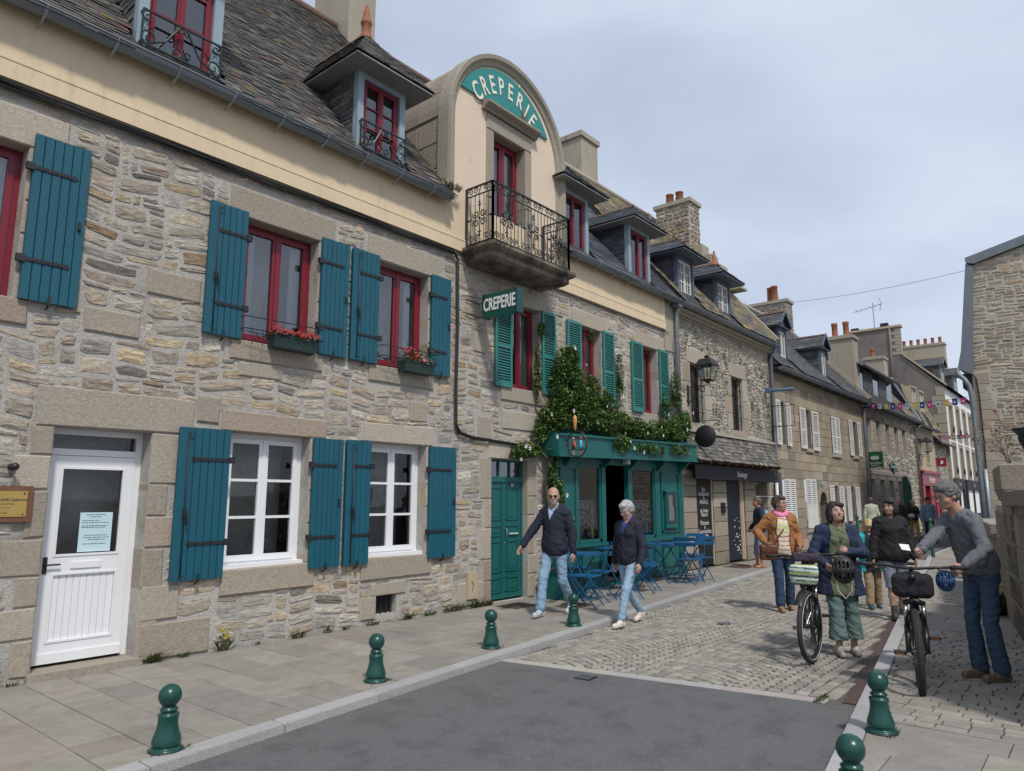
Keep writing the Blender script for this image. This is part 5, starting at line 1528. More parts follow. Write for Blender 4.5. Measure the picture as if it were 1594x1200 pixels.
m = MB(); m.add([(46.65, 7.1, 4.85), (50.6, 7.1, 4.85), (50.6, 9.6, 7.3), (46.65, 9.6, 7.3), (46.65, 12, 4.8), (50.6, 12, 4.8)], [(0, 1, 2, 3), (3, 2, 5, 4), (0, 3, 4)]); r6 = m.build('roof', M['slatebed'], h6, recalc=False)
slates(r6, (46.65, 7.08, 4.88), (50.55, 7.08, 4.88), (46.65, 9.6, 7.32), (50.55, 9.6, 7.32), .35, .2, 'slate', LICH, 0)
gutter(h6, 46.7, 50.7, 7.06, 4.85, step=2)

# ================================================================== HOUSE 7 (tall white)
T7 = Tf(7.36)
h7 = thing('tall_white_house', (56.8, 7.36, SW), 'tall white rendered house with stone window surrounds, taupe flank and big chimneys', 'house')
O7 = [(52.3 + 2.75 * k, 53.5 + 2.75 * k, z0, z0 + 1.9) for z0 in (5.7, 3.1) for k in range(4)]
m = MB(); wall_holes(m, T7, 50.7, 63, -.1, 8.65, O7, .3); m.build('wall', M['plaster_white'], h7, recalc=False)
for (a, b, c, d) in O7:
    window(h7, a, b, c, d, 7.56, 'beige', rows=2, room=.4, curtain=False)
    for (p, q, r, s_) in ((a - .32, a + .02, c - .1, d), (b - .02, b + .32, c - .1, d), (a - .34, b + .34, d, d + .28), (a - .34, b + .34, c - .3, c)): block(h7, T7, p, q, r + .003, s_ - .003, 'window_surround', .03, -.18, k=.80)
    g = MB(); g.tube(spiral(((a + b) / 2, c + .3), .25, 1.5, 0, y=7.26), .03, 4); g.bar((a, 7.27, c + .55), (b, 7.27, c + .55), .03); g.build('window_guard', M['iron'], h7)
for (a, b, t) in ((50.9, 55.0, 'Cave'), (55.9, 62.5, 'Salon')):
    m = MB(); m.box(a, b, 7.22, 7.355, 2.3, 2.95); m.box(a, a + .4, 7.24, 7.355, 0, 2.3); m.box(b - .4, b, 7.24, 7.355, 0, 2.3); m.box(a + .4, b - .4, 7.30, 7.355, 0, .7); m.box((a + b) / 2 - .1, (a + b) / 2 + .1, 7.26, 7.355, .7, 2.3)
    q = m.build('shopfront', M['black'], h7)
    text(t, .42, ((a + b) / 2, 7.215, 2.62), FACE, 'beige', q, 'shop_name', .002)
# flank gable and stack (plane x = 50.6)
m = MB(); m.prism([(7.30, 0), (7.30, 8.6), (9.42, 10.8), (9.42, 12.72), (12.45, 12.72), (12.45, 10.9), (14.5, 8.6), (14.5, 0)], 50.6, 51.0, plane='yz')
m.build('flank_wall', M['taupe'], h7)
m = MB(); m.col = (.36, .33, .26)
for k in range(14): m.box(50.57 - .0, 50.9, 7.28, 7.28 + (.45 if k % 2 else .7), .5 + k * .58, .5 + k * .58 + .55)
for k in range(8): m.box(50.57, 50.9, 9.40, 9.4 + (.35 if k % 2 else .55), 10.9 + k * .22, 10.9 + k * .22 + .2)
m.build('flank_quoins', M['granite'], h7)['kind'] = 'stuff'
m = MB(); m.bar((50.75, 7.1, 8.66), (50.75, 9.42, 10.95), .5, .10); m.box(50.5, 51.1, 9.32, 12.5, 12.72, 12.86); m.build('coping', M['beige'], h7)
m = MB(); m.tube([(50.55, 10.0, 12.8), (50.52, 10.05, 8.0)], .06, 6); m.build('flank_pipe', M['taupe'], h7)
for (y_, h_) in ((10.2, .25), (12.0, .16)): m = MB(); m.box(50.6, 51.0, y_ - .1, y_ + .35, 12.86, 12.86 + h_); m.build('chimney_cowl', M['black'], h7)
m = MB(); m.add([(50.7, 7.1, 8.62), (63, 7.1, 8.62), (63, 10.9, 12.2), (50.7, 10.9, 12.2), (50.7, 14.5, 8.6), (63, 14.5, 8.6)], [(0, 1, 2, 3), (3, 2, 5, 4), (1, 5, 2)]); r7 = m.build('roof', M['slatebed'], h7, recalc=False)
slates(r7, (50.9, 7.08, 8.64), (63, 7.08, 8.64), (50.9, 10.9, 12.22), (63, 10.9, 12.22), .5, .3, 'slate', LICH, 0)
for a in (52.9, 58.0): dormer(h7, a, a + 1.3, 7.7, 9.1, 10.3, (10.9, 7.7), lambda z: 7.1 + (z - 8.62) / .94, 'zinc', 'white_old', post=.08, hip=False, sl_cols=SL3, rows=2, slw=.4, slc=.25, overhang=.2, eave=.15)
chimney(h7, 62.6, 63.4, 8.7, 11.8, 9.5, 13.5, 'lichen_stone' if 'lichen_stone' in M else 'concrete', cap=.15, pots=tuple((63.0, 9.0 + .5 * k, .5) for k in range(6)))
an = thing('tv_antenna', (50.7, 10.9, 12.8), 'thin aluminium television antenna on the big taupe chimney stack', 'antenna')
m = MB(); m.tube([(50.7, 10.9, 12.86), (50.7, 10.9, 14.6)], .03, 5); m.build('mast', M['zinc_light'], an)
m = MB(); m.bar((50.7, 10.3, 14.45), (50.7, 12.1, 14.15), .03)
for k in range(6): m.bar((50.35, 10.5 + .28 * k, 14.42 - .05 * k), (51.05, 10.5 + .28 * k, 14.42 - .05 * k), .018)
m.bar((50.7, 10.4, 14.5), (50.7, 10.5, 14.9), .03); m.bar((50.7, 10.4, 14.5), (50.7, 10.5, 14.0), .03); m.build('yagi_elements', M['zinc_light'], an)

# ================================================================== RIGHT-HAND HOUSE (gable towards us)
XG = 27.63
TG = Tx(XG)
hr = thing('gable_end_house', (XG, 0, 0), 'pale rubble gable end with zinc mansard edging on the right side of the street', 'house')
prof_ = [(3.13, 0), (3.13, 5.9), (2.80, 9.42), (-1.5, 10.52), (-5.8, 9.42), (-6, 0)]       # y, z
def inside_g(u, z):
    y = -u
    if z < 5.9: return -6 < y < 3.13
    if z < 9.42: return -5.8 < y < 3.13 - (z - 5.9) * .094
    return z < 9.42 + (2.8 - abs(y + 1.5) + 1.5) * .256 if abs(y + 1.5) < 4.3 else False
m = MB(); m.prism(prof_, XG, XG + 9, plane='yz'); m.build('wall', M['mortar_pale'], hr)
RG = [((.50, .43, .32), 5), ((.45, .385, .29), 5), ((.38, .335, .265), 3), ((.53, .47, .37), 3), ((.30, .27, .225), 1.6), ((.44, .33, .21), 1.5)]
zg = []
z = .1
while z < 5.7:                                     # quoins
    h = random.uniform(.26, .40); w = random.uniform(.35, .75)
    block(hr, TG, -3.13, -3.13 + w, z, z + h - .012, 'quoin', .02, -.03, k=1.0); zg.append((-3.13, -3.13 + w, z, z + h)); z += h
rubble(TG, -3.12, 3.2, .05, 10.4, zg, hr, cw=.115, ch=.055, joint=.020, depth=.016, cols=RG, n_ind=300, inside=inside_g, rough=.16)
m = MB(); m.prism([(3.10, 5.72), (3.50, 5.98), (3.36, 6.55), (2.98, 9.5), (2.76, 9.38), (3.02, 6.55), (3.02, 5.98)], XG - .10, XG + 9, plane='yz')
m.prism([(2.96, 9.52), (2.98, 9.70), (-1.5, 10.80), (-1.5, 10.52), (2.74, 9.46)], XG - .14, XG + 9, plane='yz'); m.build('zinc_roof_edge', M['zinc'], hr)
m = MB(); m.box(XG + .05, XG + 1, 3.14, 3.42, 5.30, 5.78); m.build('eaves_box', M['black'], hr)
m = MB(); m.tube([(XG - .06, 3.52, 5.95), (XG - .10, 3.50, 5.75), (XG - .14, 3.34, 5.58), (XG - .14, 3.22, 5.35), (XG - .14, 3.18, 4.9), (XG - .14, 3.17, 2.4), (XG - .14, 3.16, .1)], .075, 10)
for q in (4.6, 3.0, 1.6): m.lathe([(.085, 0), (.085, .06)], 10, (XG - .14, 3.17, q))
m.build('downpipe', M['zinc'], hr)
m = MB(); m.tube([(XG - .12, 3.02, 2.6), (XG - .12, 3.02, .05)], .06, 8); m.build('lower_downpipe', M['zinc_light'], hr)
m = MB(); m.tube([(XG - .05, 3.1, 5.72), (XG - .05, 3.02, 5.6), (XG - .05, 2.98, 5.0), (XG - .05, 2.98, 3.6), (XG - .05, 3.0, 2.6)], .02, 5); m.build('cable', M['cable'], hr)
m = MB(); m.box(XG - .06, XG - .01, 2.35, 2.60, 8.0, 8.12) if False else m.ball((XG - .08, 1.17, 8.05), .10, 6, (.5, 2.2, 1)); m.build('wall_light', M['black'], hr)

# ================================================================== GARDEN WALL AND PIER ON THE RIGHT
ywl = lambda x: -.80 + .168 * x
gw = thing('garden_wall', (14, 1.5, 0), 'old low stone garden wall along the right pavement, moss at its foot', 'wall')
TW = lambda u, z, d: (u, ywl(u) + d, z)            # faces the street (+Y)
m = MB()
for (a, b, z_) in ((12.6, 16.2, 1.16), (8.2, 12.4, 1.55)):
    for q in (0,): m.add([(a, ywl(a), 0), (b, ywl(b), 0), (b, ywl(b), z_), (a, ywl(a), z_), (a, ywl(a) - .4, 0), (b, ywl(b) - .4, 0), (b, ywl(b) - .4, z_), (a, ywl(a) - .4, z_)], [(0, 1, 2, 3), (4, 7, 6, 5), (3, 2, 6, 7), (0, 3, 7, 4), (1, 5, 6, 2)])
m.build('core', M['mortar'], gw)
for (a, b, zt) in ((12.4, 16.2, 1.12), (6.2, 12.4, 1.55)):
    z = .02
    while z < zt - .1:
        h = random.uniform(.28, .42); h = min(h, zt - z); u = a
        while u < b - .1:
            w = min(random.uniform(.5, 1.0), b - u); block(gw, TW, u, u + w - .015, z, z + h - .015, 'wall_block', .02, -.25, k=.70, jit=.012); u += w
        z += h
u = 12.6
while u < 16.1: w = random.uniform(.7, 1.1); block(gw, lambda u_, z_, d_: (u_, ywl(u_) + d_, z_), u, min(u + w, 16.3) - .02, 1.13, 1.27, 'coping_stone', .09, -.5, k=.80); u += w
TE = lambda u, z, d: (12.4 + .2 - d, u, z)
pr_ = thing('stone_pier', (10.6, .95, 0), 'heavy weathered stone pier with moulded capstone at the right edge', 'pier')
for i, (z0_, z1_) in enumerate(((.0, .50), (.50, .92), (.92, 1.30), (1.30, 1.62))):
    m = MB(); m.col = gran(.62)
    a, b = 9.75, 11.05
    m.add([(a, ywl(a) + .02, z0_), (b, ywl(b) + .02, z0_), (b, ywl(b) + .02, z1_ - .012), (a, ywl(a) + .02, z1_ - .012), (a, -.2, z0_), (b, -.2, z0_), (b, -.2, z1_ - .012), (a, -.2, z1_ - .012)], [(0, 1, 2, 3), (4, 7, 6, 5), (3, 2, 6, 7), (0, 3, 7, 4), (1, 5, 6, 2), (0, 4, 5, 1)])
    m.build('pier_block', M['granite'], pr_)
def capstone(a, b, zb, zt, out, k):
    m = MB(); m.col = gran(k)
    vs = []
    for (o, z_) in ((.02, zb), (.06, zb + .02), (.06, zb + .06), (out, zb + .14), (out, zt - .02), (out - .02, zt)):
        vs += [(a - o, -.2, z_), (a - o, ywl(a) + o, z_), (b + o, ywl(b) + o, z_), (b + o, -.2, z_)]
    m.add(vs, [(4 * i + j, 4 * i + (j + 1) % 4, 4 * i + 4 + (j + 1) % 4, 4 * i + 4 + j) for i in range(5) for j in range(4)] + [(20, 21, 22, 23), (3, 2, 1, 0)])
    m.build('capstone', M['granite'], pr_)
capstone(9.7, 11.1, 1.60, 2.02, .09, .72)
for k in range(3): block(gw, TW, 6.3 + k * 1.2, 7.48 + k * 1.2, 1.55, 1.72, 'coping_stone', .09, -.5, k=.68)
un = thing('garden_urn', (10.55, .62, 2.02), 'dark green cast iron garden urn on the pier at the right edge', 'urn')
m = MB(); m.lathe([(.17, 0), (.17, .03), (.10, .06), (.06, .12), (.06, .17), (.13, .20), (.17, .30), (.175, .34), (.165, .36), (.215, .42), (.23, .44), (.225, .455), (.18, .45), (.16, .36)], 20, (10.55, .62, 2.02)); m.build('bowl', M['greeniron'], un)
m = MB(); m.lathe([(.001, .43), (.19, .43)], 12, (10.55, .62, 2.02)); m.build('soil', M['stem'], un)
# ================================================================== GROUND
def struct(name, m, mat, parent=None, recalc=False):
    o = m.build(name, M[mat] if isinstance(mat, str) else mat, parent, recalc=recalc)
    if parent is None: o['kind'] = 'structure'
    return o
def ykl(x):                                         # road edge of the left kerb
    return 4.30 + .11 * x if x < 16 else min(6.06 + .05 * (x - 16), 6.75)
def ykr(x):                                         # road edge of the right kerb
    return .79 + .1437 * x if x < 24 else 4.24 + .02 * (x - 24)
def xcr(y): return 6.29 - (y - 1.77) * .171         # edge between asphalt and setts
m = MB(); m.quad((-400, -400, -.03), (600, -400, -.03), (600, 400, -.03), (-400, 400, -.03))
struct('ground', m, mk('far_ground', (.16, .15, .12), .95))
m = MB(); m.col = (.122, .123, .128)
m.add([(-12, -9, 0), (6.2, -9, 0), (6.2, 1.70, 0), (xcr(1.70), 1.70, 0), (xcr(4.95), 4.95, 0), (-12, 4.95, 0)], [(0, 1, 2, 3, 4, 5)])
struct('asphalt_road', m, 'asphalt')
m = MB(); m.quad((5.0, 1.2, -.012), (24, 1.2, -.012), (24, 7.0, -.012), (5.0, 7.0, -.012)); cb_ = struct('cobbled_road', m, 'joint')
m = MB(); m.quad((17.6, 1.5, -.004), (22.4, 1.5, -.004), (22.4, 7.3, -.004), (17.6, 7.3, -.004)); struct('slab_crossing_bed', m, 'joint')
m = MB(); m.col = (.10, .10, .106); m.add([(22.4, 2, .0), (130, 2, .0), (130, 7.2, .0), (22.4, 7.2, .0)], [(0, 1, 2, 3)]); struct('far_asphalt_road', m, 'asphalt')
# setts in segmental arcs between the kerbs
SETT = [((.300, .282, .250), 5), ((.272, .258, .232), 4), ((.325, .305, .272), 3), ((.245, .234, .213), 2), ((.29, .265, .225), 1.5)]
def tilted_slab(mb, poly, z, th=.03, ch=.006, tilt=None):
    """poly: ccw xy list"""
    cx = sum(p[0] for p in poly) / len(poly); cy = sum(p[1] for p in poly) / len(poly)
    tx, ty = tilt or (random.uniform(-.012, .012), random.uniform(-.012, .012))
    n = len(poly); v = []
    for (x, y) in poly: v.append((x, y, z - th))
    for (x, y) in poly: v.append((x, y, z - ch + tx * (x - cx) + ty * (y - cy)))
    for (x, y) in poly:
        d = sqrt((x - cx) ** 2 + (y - cy) ** 2) or 1; k = 1 - ch * 1.5 / d
        v.append((cx + (x - cx) * k, cy + (y - cy) * k, z + tx * (x - cx) + ty * (y - cy)))
    f = [tuple(range(2 * n, 3 * n))]
    for i in (0, n):
        for k in range(n): f.append((i + k, i + (k + 1) % n, i + n + (k + 1) % n, i + n + k))
    mb.add(v, f)
pieces = []
CW = 1.35; s_ = .112
for c in range(-1, 5):
    yc = 1.4 + c * CW + CW / 2
    half = CW / 2; R = 1.0
    xrow = 4.6
    while xrow < 17.6:
        na = int(2 * math.asin(half / R) * R / s_)
        for k in range(na):
            a = -math.asin(half / R) + 2 * math.asin(half / R) * (k + .5 + random.uniform(-.05, .05)) / na
            y = yc + R * sin(a); x = xrow + R * cos(a) - R * .7; ca_ = cos(a)
            if y < ykr(x) + .14 or y > ykl(x) - .03 or x < xcr(y) + .16 or x > 17.55: continue
            w, h = s_ * random.uniform(.41, .455), s_ * random.uniform(.41, .45)
            e = Vector((-sin(a), cos(a))); nrm = Vector((cos(a), sin(a)))
            P = []
            for (i, j) in ((-1, -1), (1, -1), (1, 1), (-1, 1)):
                q = Vector((x, y)) + nrm * (i * h * ca_ + random.uniform(-.004, .004)) + e * (j * w + random.uniform(-.004, .004)); P.append((q.x, q.y))
            cc = wchoice(SETT); v = random.uniform(.82, 1.16); cc = tuple(q * v for q in cc)
            zz = random.uniform(-.002, .004)
            def fn(mb, P=P, cc=cc, zz=zz):
                mb.col = cc; tilted_slab(mb, P, zz, .02, .007, (random.uniform(-.02, .02), random.uniform(-.02, .02)))
            if inview((x, y, 0), 1.2): pieces.append((w * h, (x, y, 0), fn))
        xrow += s_ * 1.02
emit_pieces(pieces, 'sett', M['sett'], cb_, 300, recalc=False)
# granite strip between asphalt and setts
st_ = empty('crossing_strip', kind='structure')
y = 1.95
while y < 4.93:
    L = min(random.uniform(.7, 1.1), 4.95 - y)
    m = MB(); m.col = tuple(q * random.uniform(.9, 1.05) for q in (.36, .35, .335))
    tilted_slab(m, [(xcr(y) + .005, y), (xcr(y) + .145, y), (xcr(y + L - .008) + .145, y + L - .008), (xcr(y + L - .008) + .005, y + L - .008)], .004, .03, .004, (0, 0))
    m.build('strip_stone', M['kerb'], st_, recalc=False); y += L
# steel drain channel beside the right kerb
m = MB(); m.add([(6.42, ykr(6.42) + .005, -.004), (16.8, ykr(16.8) + .005, -.004), (16.8, ykr(16.8) + .13, -.004), (6.40, ykr(6.42) + .13, -.004)], [(0, 1, 2, 3)])
dc = struct('drain_channel', m, 'rustmetal')
# kerbs
def kerb(name, f, side, x0, x1, w, z):
    k = empty(name, kind='structure'); x = x0
    while x < x1:
        L = random.uniform(.9, 1.25) if x < 20 else 3.0; b = min(x + L, x1)
        m = MB(); v = random.uniform(.9, 1.1); m.col = (.345 * v, .34 * v, .335 * v)
        y0, y1 = f(x), f(b - .008)
        P = [(x, y0), (b - .008, y1), (b - .008, y1 + side * w), (x, y0 + side * w)]
        if side < 0: P = P[::-1]
        tilted_slab(m, P, z, .14, .008, (0, 0)); m.build('kerb_stone', M['kerb'], k, recalc=False); x = b
    return k
kerb('left_kerb', ykl, 1, -1.0, 50, .15, SW + .002)
kerb('right_kerb', ykr, -1, 3.0, 60, .13, .052)
# pavements
m = MB(); m.add([(-3, ykl(-3) + .1, SW - .014), (17, ykl(17) + .1, SW - .014), (70, 6.8, SW - .014), (70, 7.6, SW - .014), (-3, 7.9, SW - .014)], [(0, 1, 2, 3, 4)])
lp = struct('left_pavement', m, 'joint')
PAV = [((.265, .248, .222), 5), ((.25, .235, .212), 4), ((.28, .262, .232), 3), ((.262, .238, .206), 1.5), ((.232, .222, .205), 1.5)]
def pave(parent, x0, x1, flo, fhi, z, cx, ly, name='paving_slab', n_ind=300, cols=PAV, gap=.007, far=None):
    pieces = []; x = x0; r = 0
    while x < x1:
        w = cx * random.uniform(.85, 1.2) if name == 'paving_slab' else cx
        b = min(x + w, x1); y = min(flo(x), flo(b)) - random.uniform(0, ly)
        top = max(fhi(x), fhi(b))
        while y < top:
            L = ly * random.uniform(.7, 1.35) if name == 'paving_slab' else ly * random.uniform(.9, 1.1)
            ya = [max(y, flo(x)), max(y, flo(b - gap))]; yb = [min(y + L - gap, fhi(x)), min(y + L - gap, fhi(b - gap))]
            y += L
            if yb[0] - ya[0] < .03 and yb[1] - ya[1] < .03: continue
            yb = [max(yb[i], ya[i] + .005) for i in (0, 1)]
            P = [(x, ya[0]), (b - gap, ya[1]), (b - gap, yb[1]), (x, yb[0])]
            c = wchoice(cols); v = random.uniform(.92, 1.08); c = tuple(q * v for q in c); zz = z + random.uniform(-.002, .002)
            def fn(mb, P=P, c=c, zz=zz): mb.col = c; tilted_slab(mb, P, zz, .03, .003, (random.uniform(-.004, .004),) * 2)
            ctr = ((P[0][0] + P[2][0]) / 2, (P[0][1] + P[2][1]) / 2, z)
            if inview(ctr, 1.25): pieces.append((w * L, ctr, fn))
        x = b; r += 1
    emit_pieces(pieces, name, M['paving'], parent, n_ind, recalc=False)
pave(lp, -1, 36, lambda x: ykl(x) + .158, lambda x: 7.36, SW, .36, .50)
m = MB(); m.add([(-2, -6, .036), (70, -6, .036), (70, 4.5, .036), (28, ykr(28) - .08, .036), (24, ykr(24) - .08, .036), (3, ykr(3) - .08, .036), (-2, .3, .036)], [(0, 1, 2, 3, 4, 5, 6)])
rp_ = struct('right_pavement', m, 'joint')
lo = lambda x: ywl(x) - .05
hi = lambda x: ykr(x) - .138
pave(rp_, 2.6, 5.95, lambda x: -.6, hi, .05, .40, .56, n_ind=60)
pave(rp_, 5.95, 10.3, lo, hi, .05, .103, .185, 'paver', 300, SETT, .012)
pave(rp_, 10.3, 12.7, lo, hi, .05, .40, .56, n_ind=60)
pave(rp_, 12.7, 19, lo, hi, .05, .103, .185, 'paver', 0, SETT, .012)
pave(rp_, 19, 27.4, lambda x: 2.3, hi, .05, .5, .7, n_ind=0)
cr_ = empty('slab_crossing', kind='structure')
pave(cr_, 17.6, 22.4, lambda x: ykr(x) + .01, lambda x: ykl(x) - .01, .004, .5, .7, n_ind=0, cols=[((.36, .34, .30), 3), ((.32, .30, .265), 2)])
# covers
def cover(x, y, z, w, h, rot, lab, nm='manhole_cover', n=5):
    c = thing(nm, (x, y, z), lab, 'manhole cover' if nm == 'manhole_cover' else 'drain cover')
    a = Vector((cos(rot), sin(rot))); b = Vector((-sin(rot), cos(rot)))
    P = lambda i, j, zz: (x + a.x * i * w / 2 + b.x * j * h / 2, y + a.y * i * w / 2 + b.y * j * h / 2, zz)
    m = MB(); m.add([P(-1, -1, z), P(1, -1, z), P(1, 1, z), P(-1, 1, z), P(-1, -1, z + .006), P(1, -1, z + .006), P(1, 1, z + .006), P(-1, 1, z + .006)], [(4, 5, 6, 7), (0, 1, 5, 4), (1, 2, 6, 5), (2, 3, 7, 6), (3, 0, 4, 7)]); m.build('plate', M['rustmetal'] if n == 0 else M['black'], c)
    if n:
        m = MB()
        for k in range(n): t = -.8 + 1.6 * k / (n - 1); m.bar(P(t, -.8, z + .010), P(t, .8, z + .010), w * .06, .005)
        m.build('ribs', M['zinc'], c)
cover(5.73, 3.89, .0, .17, .17, .1, 'small square iron cover set in the near asphalt')
cover(8.48, 6.96, SW, .55, .42, 0, 'brownish steel cover in the pavement in front of the green door', n=0)
cover(9.02, 6.3, SW, .5, .38, 0, 'rusty steel cover near the walking man on the left pavement', n=0)
cover(16.8, 6.9, SW, .9, .6, 0, 'square pavement cover in front of the bakery pillars', n=0)
cover(9.3, 4.1, .0, .16, .16, .3, 'small dark cover in the middle of the cobbles')

# ================================================================== BOLLARDS
BP = [(.098, 0), (.100, .012), (.095, .020), (.080, .024), (.078, .032), (.086, .040), (.088, .054), (.086, .070), (.079, .092), (.070, .118), (.063, .145), (.060, .172), (.061, .200), (.064, .212), (.062, .222), (.047, .228), (.042, .236), (.053, .241), (.055, .250), (.044, .257), (.040, .266)]
cz_ = .329; rb_ = .070
for k in range(1, 15):
    a = radians(-58) + radians(148) * k / 14
    BP.append((max(.0005, rb_ * cos(a)), cz_ + rb_ * sin(a)))
def bollard(x, y, z, lab, tilt=0):
    b = empty('bollard', (x, y, z), random.uniform(0, 3), lab, 'bollard', 'green bollards along both kerbs')
    b.rotation_euler[0] = tilt
    m = MB(); m.lathe(BP, 28); m.build('post', M['bollard'], b)
    m = MB(); m.lathe([(.104, -.01), (.106, .008), (.098, .012)], 24); m.build('base_ring', M['greeniron'], b)
    return b
kz = SW
for (x, y, z, lab, t) in ((2.28, 4.745, kz, 'nearest green bollard on the left pavement', .02), (4.25, 5.09, kz, 'green bollard on the left pavement below the right-hand white window', 0), (5.95, 5.25, kz, 'green bollard on the left pavement below the pale meter cabinet', -.01),
                       (7.62, 5.34, kz, 'green bollard standing between the two walkers', .01), (5.60, 1.37, .05, 'green bollard with chipped base beside the right-hand man\'s bicycle', .02), (4.04, 1.14, .05, 'green bollard cut by the bottom edge, nearest on the right', 0)):
    bollard(x, y, z, lab, t)
for (x, y, lab) in ((23.0, 3.95, 'tall slim green post behind the grey jumper man'), (26.0, 6.6, 'tall slim green post on the far left pavement')):
    p = empty('street_post', (x, y, .04), 0, lab, 'post', 'tall green posts')
    m = MB(); m.lathe([(.05, 0), (.05, .9), (.035, .93), (.035, .96), (.055, .98), (.05, 1.05), (.001, 1.08)], 10); m.build('post', M['streetgreen'], p)

# ================================================================== SIGNS ON BRACKETS
sg_ = thing('creperie_box_sign', (8.0, 7.3, 4.5), 'green lit box sign reading CREPERIE on a bracket above the first louvred window', 'sign')
m = MB(); m.box(7.92, 8.06, 6.52, 7.18, 4.40, 4.76); m.build('sign_box', M['signgreen'], sg_)
for q in ((7.915, 8.065, 6.50, 6.55), (7.915, 8.065, 7.15, 7.20)): m = MB(); m.box(q[0], q[1], q[2], q[3], 4.39, 4.77); m.build('sign_edge', M['bollard'], sg_)
text('CREPERIE', .275, (7.914, 6.85, 4.58), (radians(90), 0, radians(-90)), 'white', sg_, 'sign_text', .002, sx=.56, bold=.006)
m = MB()
for zz in (4.44, 4.66): m.tube([(7.99, 7.19, zz), (7.99, 7.33, zz), (7.70, 7.34, zz + .02)], .010, 5)
m.tube([(7.99, 7.18, 4.7), (7.8, 7.33, 4.74), (7.60, 7.34, 4.72)], .006, 4); m.build('bracket', M['iron'], sg_)

rd = thing('round_black_sign', (15.2, 7.3, 3.0), 'blank round black disc sign hanging from a thin iron bracket', 'sign')
m = MB(); m.lathe([(.001, -.012), (.25, -.012), (.255, 0), (.25, .012), (.001, .012)], 36, (15.2, 6.94, 3.05), axis='x'); m.build('disc', M['black'], rd)
m = MB(); m.tube([(15.2, 7.39, 3.40), (15.2, 6.60, 3.40)], .009, 5); m.tube([(15.2, 6.94, 3.40), (15.2, 6.94, 3.30)], .007, 4); m.tube([(15.2, 6.66, 3.40), (15.2, 6.66, 3.30)], .005, 4); m.build('bracket', M['iron'], rd)

bf = thing('empty_sign_frame', (20.3, 7.3, 4.3), 'empty square iron sign frame under a blue horizontal lamp bar', 'sign')
m = MB(); m.lathe([(.045, 0), (.045, -.72), (.02, -.75)], 10, (20.3, 7.30, 4.72), axis='y'); m.box(20.24, 20.36, 7.24, 7.40, 4.66, 4.80); m.build('lamp_bar', mk('blue_grey_metal', (.07, .14, .22), .4), bf)
m = MB(); m.tube([(20.3, 7.38, 4.27), (20.3, 6.60, 4.27), (20.3, 6.60, 3.68), (20.3, 7.38, 3.68)], .014, 5); m.tube([(20.3, 6.66, 4.68), (20.3, 6.66, 4.27)], .005, 4); m.tube([(20.3, 7.05, 4.27), (20.3, 7.05, 3.68)], .006, 4); m.build('frame', M['iron'], bf)

cs = thing('supermarket_sign', (31.5, 7.4, 3.2), 'green square supermarket sign with white emblem projecting from the stone house', 'sign')
m = MB(); m.box(31.45, 31.62, 6.86, 7.44, 2.92, 3.54); m.build('sign_box', mk('deep_green_panel', (.004, .11, .035), .4), cs)
m = MB()
m.prism([(7.32, 3.29), (7.22, 3.39), (7.25, 3.33), (7.21, 3.29), (7.25, 3.25), (7.22, 3.19)], 31.43, 31.448, plane='yz')
m.prism([(6.98, 3.29), (7.08, 3.39), (7.05, 3.33), (7.09, 3.29), (7.05, 3.25), (7.08, 3.19)], 31.43, 31.448, plane='yz')
for k in range(2): s2 = 1 if k else -1; m.prism([(7.15 + s2 * .015, 3.38), (7.15 + s2 * .075, 3.34), (7.15 + s2 * .05, 3.30), (7.15 + s2 * .05, 3.28), (7.15 + s2 * .075, 3.24), (7.15 + s2 * .015, 3.20)], 31.43, 31.448, plane='yz')
m.build('emblem', M['white'], cs)
text('Carrefour', .13, (31.44, 7.15, 3.09), (radians(90), 0, radians(-90)), 'white', cs, 'sign_text', .002)
text('express', .10, (31.44, 7.15, 3.0), (radians(90), 0, radians(-90)), 'white', cs, 'sign_text', .002)
c2 = thing('green_wall_sign', (35.6, 7.4, 3.1), 'cut-out green lettering sign on the supermarket wall', 'sign')
m = MB(); m.lathe([(.001, -.03), (.30, -.03), (.30, 0)], 16, (35.7, 7.40, 3.06), axis='y'); m.box(35.1, 36.3, 7.37, 7.40, 3.0, 3.22); m.build('sign_shape', M['streetgreen'], c2)
text('Express', .2, (35.7, 7.36, 3.1), FACE, 'white', c2, 'sign_text', .002)
fl = thing('feather_flag', (34.3, 6.8, SW), 'tall green feather flag standing outside the supermarket', 'flag')
m = MB(); m.tube([(34.3, 6.8, .06), (34.3, 6.8, 2.5), (34.35, 6.7, 2.66)], .015, 5); m.build('pole', M['zinc'], fl)
m = MB(); m.add([(34.31, 6.78, .5), (34.31, 6.78, 2.6), (34.36, 6.62, 2.62), (34.42, 6.50, 2.2), (34.40, 6.48, 1.4), (34.36, 6.62, .55), (34.33, 6.80, .5), (34.33, 6.80, 2.6)], [(0, 1, 2, 3, 4, 5), (0, 6, 7, 1)]); m.build('banner', M['streetgreen'], fl)
rs_ = thing('red_hanging_sign', (46.8, 7.3, 3.7), 'dark red rectangular hanging sign with a small white figure mark', 'sign')
m = MB(); m.box(46.75, 46.85, 7.19, 7.44, 3.5, 3.98); m.box(46.74, 46.86, 6.95, 7.19, 3.5, 3.98); m.build('sign_board', M['redshop'], rs_)
m = MB(); m.prism([(7.25, 3.62), (7.20, 3.80), (7.15, 3.86), (7.12, 3.78), (7.05, 3.66), (7.12, 3.70), (7.16, 3.62)], 46.72, 46.735, plane='yz'); m.build('mark', M['white'], rs_)

